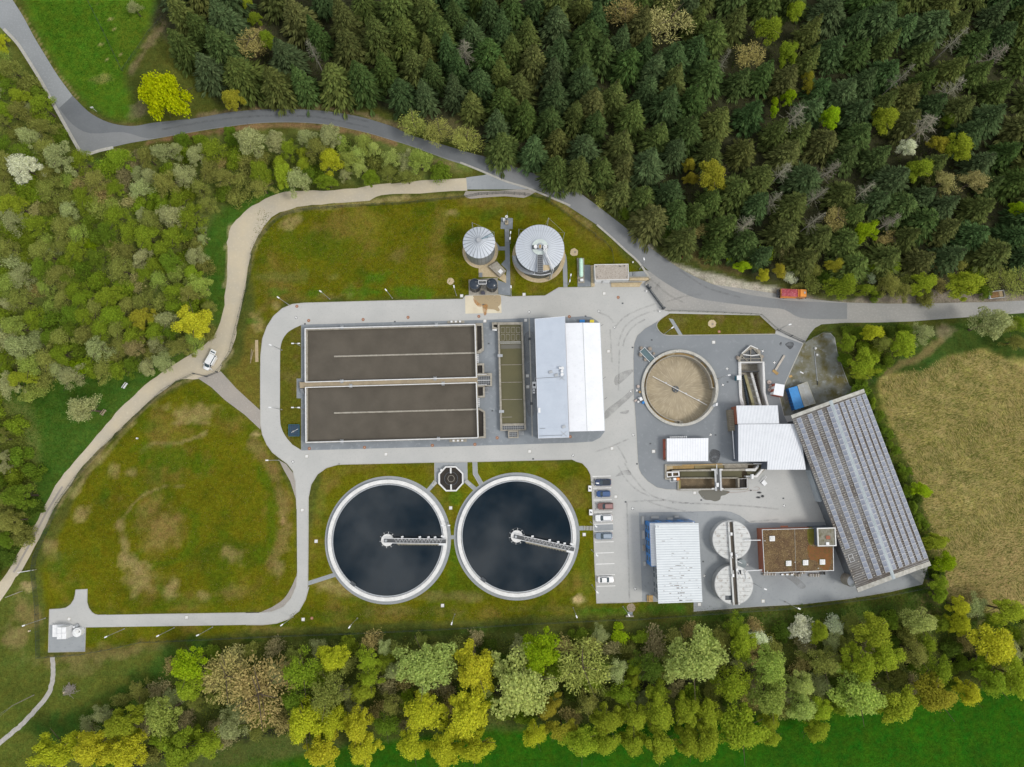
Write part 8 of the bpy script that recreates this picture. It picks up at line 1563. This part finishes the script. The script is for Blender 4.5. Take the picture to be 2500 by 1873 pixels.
many(K4,[(1100,215,1240,400,'pale','grey','pale willow of the strip between road and track'),(1330,330,1455,545,'dec','yg','yellow green bush of the strip between road and track'),(1490,350,1735,560,'dec','yellow','yellow bush tree above the gravel track'),(965,430,1150,660,'dec','ygdark','green bush tree above the track bend'),(1150,440,1335,680,'dec','yg','light green bush tree above the track'),(1470,545,1680,668,'dec','ygdark','green low bush above the track'),(1660,500,1760,625,'sparse','grey','grey bush above the track'),(1330,180,1500,385,'pale','grey','pale willow at the crest of the road bend'),(1500,165,1700,385,'pale','grey','pale willow right of the crest'),(1745,330,1890,590,'sparse','pale','whitish willow near the concrete slab'),(1875,290,2000,430,'pale','pale','whitish small willow at the road'),(1985,350,2165,530,'sparse','pale','whitish wide willow at the road'),(1845,500,1995,650,'dec','ygdark','green bush below the whitish willows'),(1970,480,2140,620,'sparse','olive','olive bush right of the green one'),(2100,520,2290,640,'sparse','olive','olive bush at the track end')],GS)
many(K5,[(290,335,505,570,'pale','pgreen','light olive willow left of the concrete slab'),(235,70,465,285,'bare','olive','olive bare tree leaning over the road'),(430,130,660,330,'bare','olive','second olive bare tree leaning over the road'),(640,180,880,400,'bare','olive','third olive bare tree at the forest edge over the road')],'bare trees leaning over the road')
# ---- top-left corner and yellow tree by the road
box_tree(P0,318,160,478,312,'dec','lime','large brilliant yellow tree standing beside the road bend',None,hmul=1.15)
for ch in (bigt := [o for o in C.objects if o.name.startswith('broadleaf_tree')][-1]).children:
    if ch.name.startswith('crown'): ch.scale = (ch.scale[0] * 1.13,ch.scale[1] * .78,ch.scale[2]);ch.rotation_euler = (0,0,R(-48))
many(Z1,[(-40,255,70,450,'dec','yellow','yellow bush cut by the left picture edge'),(0,440,180,650,'sparse','olive','olive tree left of the first road stretch'),(80,675,240,825,'dec','yg','yellow green bush left of the road'),(-20,770,120,950,'dec','ygdark','green bush at the left edge above the white blossoming tree'),(200,790,300,900,'sparse','grey','grey twiggy bush at the road kerb'),(230,930,480,1060,'sparse','olive','olive bush along the kerb of the road corner'),(-30,1300,150,1420,'sparse','olive','olive bush below the white blossoming tree'),(1685,680,1900,855,'dec','gold','olive golden bush at the forest foot above the road')],GS)
# ---- broadleaves and dead trees within the spruce forest
GF = 'broadleaved trees in the spruce forest'
many(K1,[(375,115,605,300,'dec','ygdark','olive green tree in the upper middle of the forest'),(585,0,735,150,'dec','yg','yellow olive tree at the top picture edge'),(535,260,690,470,'dec','ygdark','light green slim tree in the upper forest'),(558,595,672,725,'dec','bright','bright green tree in the forest left of a dead spruce'),(498,650,560,800,'dec','bright','small bright green tree beside the bright one'),(815,715,980,885,'dec','bright','vivid green tree right of the dead spruce'),(1155,715,1365,905,'dec','yg','pale yellow tree in the centre right of the forest'),(1560,890,1700,1060,'dec','gold','golden green tree in the right glade'),(1660,900,1870,1110,'dec','yg','yellow green tree right in the glade'),(1395,1055,1580,1245,'dec','ygdark','green tree at the left of the glade'),(1550,1150,1760,1310,'sparse','tan','tan budding tree in the right glade'),(1740,1150,1960,1310,'sparse','tan','tan budding tree right of the other'),(-10,1055,225,1305,'dec','gold','broad golden brown tree in the forest above the road bend'),(1045,1480,1235,1645,'dec','bright','yellow green tree low in the forest'),(2105,1345,2215,1490,'dec','bright','yellow green tree at the right edge of the forest'),(1650,745,1755,870,'dec','green','green small tree beside the fallen dead spruce'),(860,1395,1015,1565,'bare','brown','brown bare tree low in the forest'),(1335,945,1495,1060,'dec','white','white grey blossoming tree in the right glade'),(1230,1560,1400,1657,'bare','brown','reddish brown bare tree at the forest foot'),(270,270,440,470,'bare','brown','brown bare tree in the upper left of the right forest'),(700,480,810,640,'sparse','gold','thin yellow tree in the upper forest')],GF)
many(T8,[(1820,10,2190,330,'bare','tan','wide tan bare tree at the top of the forest'),(1500,0,1810,190,'bare','brown','brown bare tree at the top edge of the forest'),(2100,1200,2212,1450,'dec','gold','golden tree at the lower middle of the forest')],GF)
many(T7,[(890,190,1110,470,'bare','brown','brown bare thicket in the clearing near the road'),(1035,210,1185,400,'dec','ygdark','green bush in the clearing near the road'),(955,80,1085,210,'dec','ygdark','fresh green tree at the top left of the forest'),(905,-10,1005,70,'dec','yg','yellow green tree at the top picture edge at left'),(20,10,160,130,'sparse','grey','grey blossoming tree at the meadow corner')],GF)
GD = 'grey dead spruces in the forest'
for fr,x,y,s_,lab in ((K1,690,760,1.5,'tallest grey dead spruce in the middle of the forest'),(K1,600,1140,1.1,'grey dead spruce left of two in the lower forest'),(K1,920,1130,1.1,'grey dead spruce right of two in the lower forest'),(K1,535,1330,1.0,'grey dead spruce low in the forest at left'),(K1,840,1300,1.0,'thin grey dead spruce low in the forest'),(K1,350,1500,1.2,'grey dead spruce near the forest foot'),(K1,820,1470,.9,'small grey dead spruce near the forest foot'),(K1,1330,1480,1.0,'pale dead spruce low in the right forest'),(K1,1165,1260,.9,'small pale dead spruce in the centre of the forest'),(K1,1560,830,1.8,'large silvery dead spruce beside the glade'),(K1,1760,570,1.3,'slanting silvery dead spruce in the right forest'),(K1,2040,350,1.3,'pale dead spruce top in the far right forest'),(K1,1780,240,1.0,'grey dead spruce top in the upper right forest'),(K1,1420,480,.8,'small grey dead spruce in the upper right forest'),(T8,425,370,1.2,'grey dead spruce in the left part of the forest'),(T7,1450,370,.9,'grey dead spruce near the road bend'),(K1,200,380,.7,'small grey dead spruce left in the right forest')):
    px,py = fr(x,y);TAKEN.append((px,py,20));plant('snag',px,py,48 * s_,48 * s_,'dead',lab,GD,.80,hmul=1.12)
# ---- forest edge on the right, road-side bushes
GE = 'bushes along the forest edge by the road'
many(R3,[(385,250,745,490,'dec','ygdark','large yellow green bush right of the red truck'),(405,110,620,240,'dec','gold','golden bush above the large one'),(875,240,1110,480,'sparse','olive','olive bush in the middle of the road edge'),(1145,240,1445,455,'dec','yg','round yellow green bush at the road edge'),(1475,205,1865,485,'dec','yg','largest yellow green bush left of the small trailer'),(780,140,955,240,'dec','ygdark','green bush above the white blossoming one'),(775,235,895,335,'shrub','white','white blossoming bush between two olive bushes'),(25,225,165,335,'shrub','white','white blossoming bush above the truck bed'),(-60,150,75,300,'dec','gold','golden yellow bush left of the white blossoming one'),(1860,200,2060,400,'bare','olive','olive bare tree above the small trailer'),(2020,180,2230,460,'bare','olive','olive bare tree at the right edge by the road'),(640,330,900,470,'sparse','ygdark','green bush right of the large yellow green one'),(1000,300,1200,510,'sparse','olive','olive bush hanging over the road edge'),(200,250,400,420,'bush','olive','olive thicket above the orange truck'),(110,330,240,390,'bush','olive','low olive thicket behind the truck')],GE)
many(R2,[(1435,310,1605,425,'dec','bright','bright lemon green bush on the slope above the road'),(1370,270,1440,335,'shrub','bright','small lemon bush left of the bright one'),(1635,385,1785,522,'dec','yellow','yellow bush above the gravel shoulder'),(1000,180,1080,245,'shrub','green','small green bush on the slope by the red spot')],GE)
GR = 'trees between the road and the straw field'
many(R3,[(725,700,955,865,'dec','yellow','yellow tree beside the mossy yard'),(515,795,725,970,'dec','ygdark','green tree at the corner of the mossy yard'),(615,925,915,1200,'dec','yg','round light green tree above the barn'),(975,770,1250,1015,'dec','yg','light green tree on the bank'),(845,800,1025,960,'sparse','olive','olive tree between yellow and light green trees'),(1180,695,1385,895,'sparse','grey','grey green bush at the gravel lay-by'),(1735,535,2085,875,'pale','grey','large grey green tree south of the road'),(2015,790,2230,950,'sparse','olive','olive tree at the right edge above the field'),(1960,640,2140,800,'sparse','olive','olive tree behind the large grey green one'),(540,960,660,1100,'shrub','green','green bush along the yard edge'),(560,720,700,810,'shrub','green','green bush at the yard head'),(2080,620,2230,780,'sparse','ygdark','green tree at the right edge below the road')],GR)
GH = 'hedge bushes between barn and straw field'
many(Z7,[(590,-20,825,75,'dec','yg','light green hedge tree above the barn roof'),(1040,745,1155,890,'dec','bright','light green bush beside the middle of the barn'),(1100,1105,1285,1235,'dec','yg','light green bush beside the lower barn'),(1180,1230,1340,1375,'dec','bright','broad lemon green bush at the barn corner'),(1135,1385,1295,1490,'dec','ygdark','green bush below the barn corner'),(1150,1470,1290,1580,'dec','ygdark','green bush where hedge and belt meet')],GH)
hp = PX(Z7,[(690,110),(740,200),(790,300),(840,400),(880,480),(920,570),(950,650),(990,720),(1010,800),(1060,900),(1090,990),(1110,1080),(1140,1160),(1190,1330),(1230,1420)])
for i,(x,y) in enumerate(hp):
    for k in range(2): plant('shrub' if k else 'dec',x + TR.uniform(-10,14),y + TR.uniform(-14,14),TR.uniform(24,36),TR.uniform(26,42),TR.choice(['green','green','dgreen','ygdark']),'dark green hedge bush in the row between barn and field',GH,hmul=.6 if not k else 1)
many(P0,[(2078,935,2120,990,'shrub','green','green bush at the barn gable')],GH)

# ---- fillers: spruces, scrub, undergrowth
def poly_px(pts): return PX(F,pts)
def poisson(poly,dmin,rng,avoid=1.0,tries=6000,dfun=None):
    xs = [p[0] for p in poly];ys = [p[1] for p in poly];out = []
    for _ in range(tries):
        x,y = rng.uniform(min(xs),max(xs)),rng.uniform(min(ys),max(ys))
        if not inside_poly((x,y),poly): continue
        d = dmin if dfun is None else dfun(x,y)
        if any((x - a) ** 2 + (y - b) ** 2 < (d * .5 + r * .78 * avoid) ** 2 for a,b,r in TAKEN): continue
        if any((x - a) ** 2 + (y - b) ** 2 < d * d for a,b in out): continue
        out.append((x,y))
    return out
FOREST = poly_px([(345,-40),(2260,-40),(2260,560),(2050,560),(1880,575),(1720,560),(1600,548),(1500,520),(1400,465),(1300,400),(1220,375),(1120,335),(1050,286),(1010,218),(940,200),(880,205),(800,192),(700,180),(560,185),(500,168),(440,150),(420,105),(330,95)])
fr_pts = poisson(FOREST,50,random.Random(21),.72,16000,lambda x,y: 60 if x < 1000 else (49 if x < 1750 else 56))
edge = PX(F,[(1100,355),(1200,385),(1300,420),(1400,480),(1500,530)])
cc_ = [((.078,.125,.036),'dark green'),((.096,.136,.036),'mossy green'),((.112,.146,.040),'olive green'),((.068,.114,.040),'deep green'),((.130,.156,.042),'light olive'),((.088,.134,.052),'cool green'),((.122,.142,.044),'yellowish')]
fr_pts.sort(key=lambda p: abs(p[0] - 1250) + abs(p[1] - 300))
def zone_name(x,y):
    v_ = 'top' if y < 200 else 'middle' if y < 420 else 'low'
    if x >= 1500 and y <= 400 or x >= 1750: return ('%s spruce of the %s, %s' % ('leaning' if x > 2050 else 'pointed','far right forest corner' if x > 2050 else 'right forest',{'top': 'near the top edge','middle': 'halfway up','low': 'near the forest foot'}[v_]),'spruces in the right part of the forest' if x < 2050 else 'spruces in the far right corner')
    if y > 400 and x < 1750: return 'spruce in the forest front above the road bend','spruces above the road bend'
    if x < 1000: return 'broad spruce in the left wing of the forest above the road','spruces in the left wing of the forest'
    if x < 1500: return 'pointed spruce in the dense middle of the forest','spruces in the middle of the forest'
    if x < 2050: return 'spruce in the right part of the forest among dead trunks','spruces in the right part of the forest'
    return 'leaning spruce in the far right corner of the forest','spruces in the far right corner'
nspr = 0
for x,y in fr_pts:
    if nspr >= 298: break
    lab,grp = zone_name(x,y);s_ = TR.uniform(.78,1.22) * (1.15 if x < 1000 else 1.0)
    c,cw = random.Random(int(x * 7 + y)).choice(cc_);plant('con',x,y,88 * s_,88 * s_,c,cw + ' ' + lab,grp,.60,.18,(.92 if x < 1700 else .78) if x < 2000 else .68);nspr += 1
WORD = {'grey': 'grey green','olive': 'olive','pgreen': 'pale green','ygdark': 'fresh green','green': 'mid green','dgreen': 'dark green','brown': 'brown','violet': 'purplish brown','tan': 'tan'}
def part_of(x,y): return ('upper ' if y < 480 else 'middle ' if y < 680 else 'lower ') + ('left part' if x < 200 else 'centre' if x < 370 else 'right part')
SCR = poly_px([(-20,60),(60,170),(160,345),(250,345),(430,310),(760,300),(860,330),(960,370),(860,375),(600,400),(520,430),(440,470),(440,620),(462,720),(400,770),(300,800),(180,810),(60,850),(-20,880)])
for x,y in poisson(SCR,33,random.Random(33),.52,14000):
    k = TR.random()
    if k < .60: (lambda c: plant('sparse',x,y,TR.uniform(56,96),TR.uniform(56,96),c,WORD[c] + ' twiggy tree in the ' + part_of(x,y) + ' of the scrub wood',GS,hmul=.8))(TR.choice(['olive','olive','pgreen','ygdark','green','ygdark','grey']))
    elif k < .92: (lambda c: plant('shrub',x,y,TR.uniform(46,74),TR.uniform(46,74),c,'low ' + WORD[c] + ' bush in the ' + part_of(x,y) + ' of the scrub wood',GS))(TR.choice(['green','ygdark','ygdark','olive','pgreen']))
    else: (lambda c: plant('bush',x,y,TR.uniform(44,70),TR.uniform(44,70),c,'bare ' + WORD[c] + ' bush in the ' + part_of(x,y) + ' of the scrub wood',GS))(TR.choice(['olive','olive','brown']))
SC2 = poly_px([(-20,900),(40,900),(70,1000),(80,1080),(40,1180),(-20,1230)])
for x,y in poisson(SC2,44,random.Random(34),.6,2000): plant('shrub',x,y,TR.uniform(46,70),TR.uniform(46,70),TR.choice(['green','dgreen','ygdark','olive']),'low green bush left of the gravel track',GS)
def belt_of(x): return 'belt trees ' + ('at its left end' if x < 600 else 'below the left clarifier' if x < 1080 else 'below the right clarifier' if x < 1440 else 'below the office' if x < 1760 else 'below the workshop' if x < 2050 else 'below the straw field')
BELT = poly_px([(190,1560),(320,1470),(430,1400),(700,1385),(1300,1368),(1900,1335),(2050,1310),(2240,1310),(2240,1480),(2050,1490),(1800,1530),(1400,1540),(900,1570),(500,1600),(200,1660)])
for x,y in poisson(BELT,40,random.Random(35),.55,9000):
    k = TR.random()
    if k < .35: (lambda c: plant('bush',x,y,TR.uniform(40,64),TR.uniform(40,64),c,'bare ' + WORD[c] + ' bush under the ' + belt_of(x),GB))(TR.choice(['violet','olive','brown']))
    elif k < .7: (lambda c: plant('shrub',x,y,TR.uniform(40,62),TR.uniform(36,56),c,'low ' + WORD[c] + ' bush under the ' + belt_of(x),GB))(TR.choice(['dgreen','green','olive','ygdark']))
    else: (lambda c: plant('sparse',x,y,TR.uniform(50,76),TR.uniform(50,76),c,'thin ' + WORD[c] + ' budding tree under the ' + belt_of(x),GB,hmul=.7))(TR.choice(['olive','ygdark','grey']))
EDGE = poly_px([(1280,430),(1400,500),(1500,540),(1620,575),(1740,600),(1860,635),(2000,645),(2230,620),(2230,560),(2000,560),(1800,555),(1600,530),(1450,470),(1330,410)])
for x,y in poisson(EDGE,36,random.Random(36),.6,5000):
    if TR.random() < .6: (lambda c: plant('shrub',x,y,TR.uniform(38,60),TR.uniform(36,54),c,'low ' + WORD[c] + ' bush at the forest foot ' + ('above the road bend' if x < 1850 else 'beyond the truck'),GE))(TR.choice(['dgreen','green','olive','ygdark']))
    else: (lambda c: plant('bush',x,y,TR.uniform(40,60),TR.uniform(36,54),c,'bare ' + WORD[c] + ' bush at the forest foot ' + ('above the road bend' if x < 1850 else 'beyond the truck'),GE))(TR.choice(['olive','brown','tan']))
BK = poly_px([(1822,722),(1900,705),(1970,715),(1960,760),(1900,800),(1855,840),(1838,800)])
for x,y in poisson(BK,30,random.Random(37),.6,1500): plant('shrub',x,y,TR.uniform(34,50),TR.uniform(34,50),TR.choice(['green','dgreen','ygdark']),'low green bush on the bank right of the mossy yard',GR)
print('PLANTS',COUNT,nspr)
# ---- ground cover nobody could count: tufts and saplings as one mass each
def cover(name,polys,n,seed,size,h,mat_col,lean=.5,row=None):
    q = random.Random(seed);vs,fs = [],[];k = 0
    while k < n:
        poly = polys[q.randrange(len(polys))];xs = [p[0] for p in poly];ys = [p[1] for p in poly]
        x,y = q.uniform(min(xs),max(xs)),q.uniform(min(ys),max(ys));k += 1
        if not inside_poly((x,y),poly): continue
        p = W(x,y,0)
        for j in range(3):
            s = size * q.uniform(.5,1.4);a = q.uniform(0,6.28) if row is None else row(x,y) + q.gauss(0,.25);sl,sw = (.6,.45) if row is None else (1.5,.16);c = p + Vector((q.gauss(0,.5),q.gauss(0,.5),h * q.random()));nrm = Vector((q.gauss(0,lean),q.gauss(0,lean),1)).normalized();u = Vector((math.cos(a),math.sin(a),0));u = (u - nrm * u.dot(nrm)).normalized();v = nrm.cross(u)
            i = len(vs);vs += [tuple(c - u * s * sl),tuple(c - v * s * sw),tuple(c + u * s * sl),tuple(c + v * s * sw)];fs.append((i,i + 1,i + 2,i + 3))
    me = mesh_from(name,vs,fs,'leaf');o = bpy.data.objects.new(name,me);C.objects.link(o);o.color = (*mat_col,1);tag(o,kind='stuff');return o
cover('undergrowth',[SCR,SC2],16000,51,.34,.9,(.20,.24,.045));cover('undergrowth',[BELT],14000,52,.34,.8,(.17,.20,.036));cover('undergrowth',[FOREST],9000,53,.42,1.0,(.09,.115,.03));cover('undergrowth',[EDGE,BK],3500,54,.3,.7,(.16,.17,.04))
cover('tall_grass',[poly_px([(1840,850),(1900,1000),(1960,1150),(2000,1280),(2060,1310),(2030,1200),(1960,1000),(1900,870)]),poly_px([(1740,1310),(2000,1280),(2060,1320),(1700,1370),(1400,1350)])],5000,55,.28,.4,(.10,.17,.025))
FLD = PX(F,[(1900,820),(1990,803),(2040,778),(2105,760),(2150,768),(2230,810),(2230,1295),(2052,1298),(2045,1260),(2025,1180),(1985,1060),(1950,970),(1920,900)])
mow = lambda x,y: R(14) if (x * .6 + y) % 230 < 150 else R(-62)
cover('straw',[FLD],15000,61,.30,.06,(.50,.41,.17),.15,mow);cover('stubble_grass',[FLD],9000,62,.26,.08,(.13,.155,.03),.15,mow)
LW = [PX(F,[(100,1240),(200,1010),(330,880),(420,830),(550,940),(595,1010),(630,1090),(632,1240),(590,1310),(215,1312),(200,1260),(130,1265)]),PX(F,[(560,450),(545,530),(555,640),(620,645),(1000,635),(1010,580),(990,480),(980,432),(700,448),(615,478)]),PX(F,[(650,1305),(1280,1310),(1400,1308),(1690,1320),(1690,1330),(700,1345),(200,1385),(200,1365),(600,1355)])]
cover('grass_tufts',LW,12000,63,.17,.08,(.085,.125,.008),.3);cover('dry_tufts',LW,5000,64,.15,.06,(.26,.205,.075),.3)
cover('meadow_tufts',[PX(F,[(0,1640),(400,1570),(1300,1560),(2212,1500),(2212,1655),(0,1655)]),PX(F,[(70,5),(320,5),(300,90),(260,180),(200,220),(130,130)]),PX(F,[(0,860),(200,815),(300,815),(170,930),(85,1060),(80,1000)])],12000,65,.2,.1,(.05,.13,.010),.3)
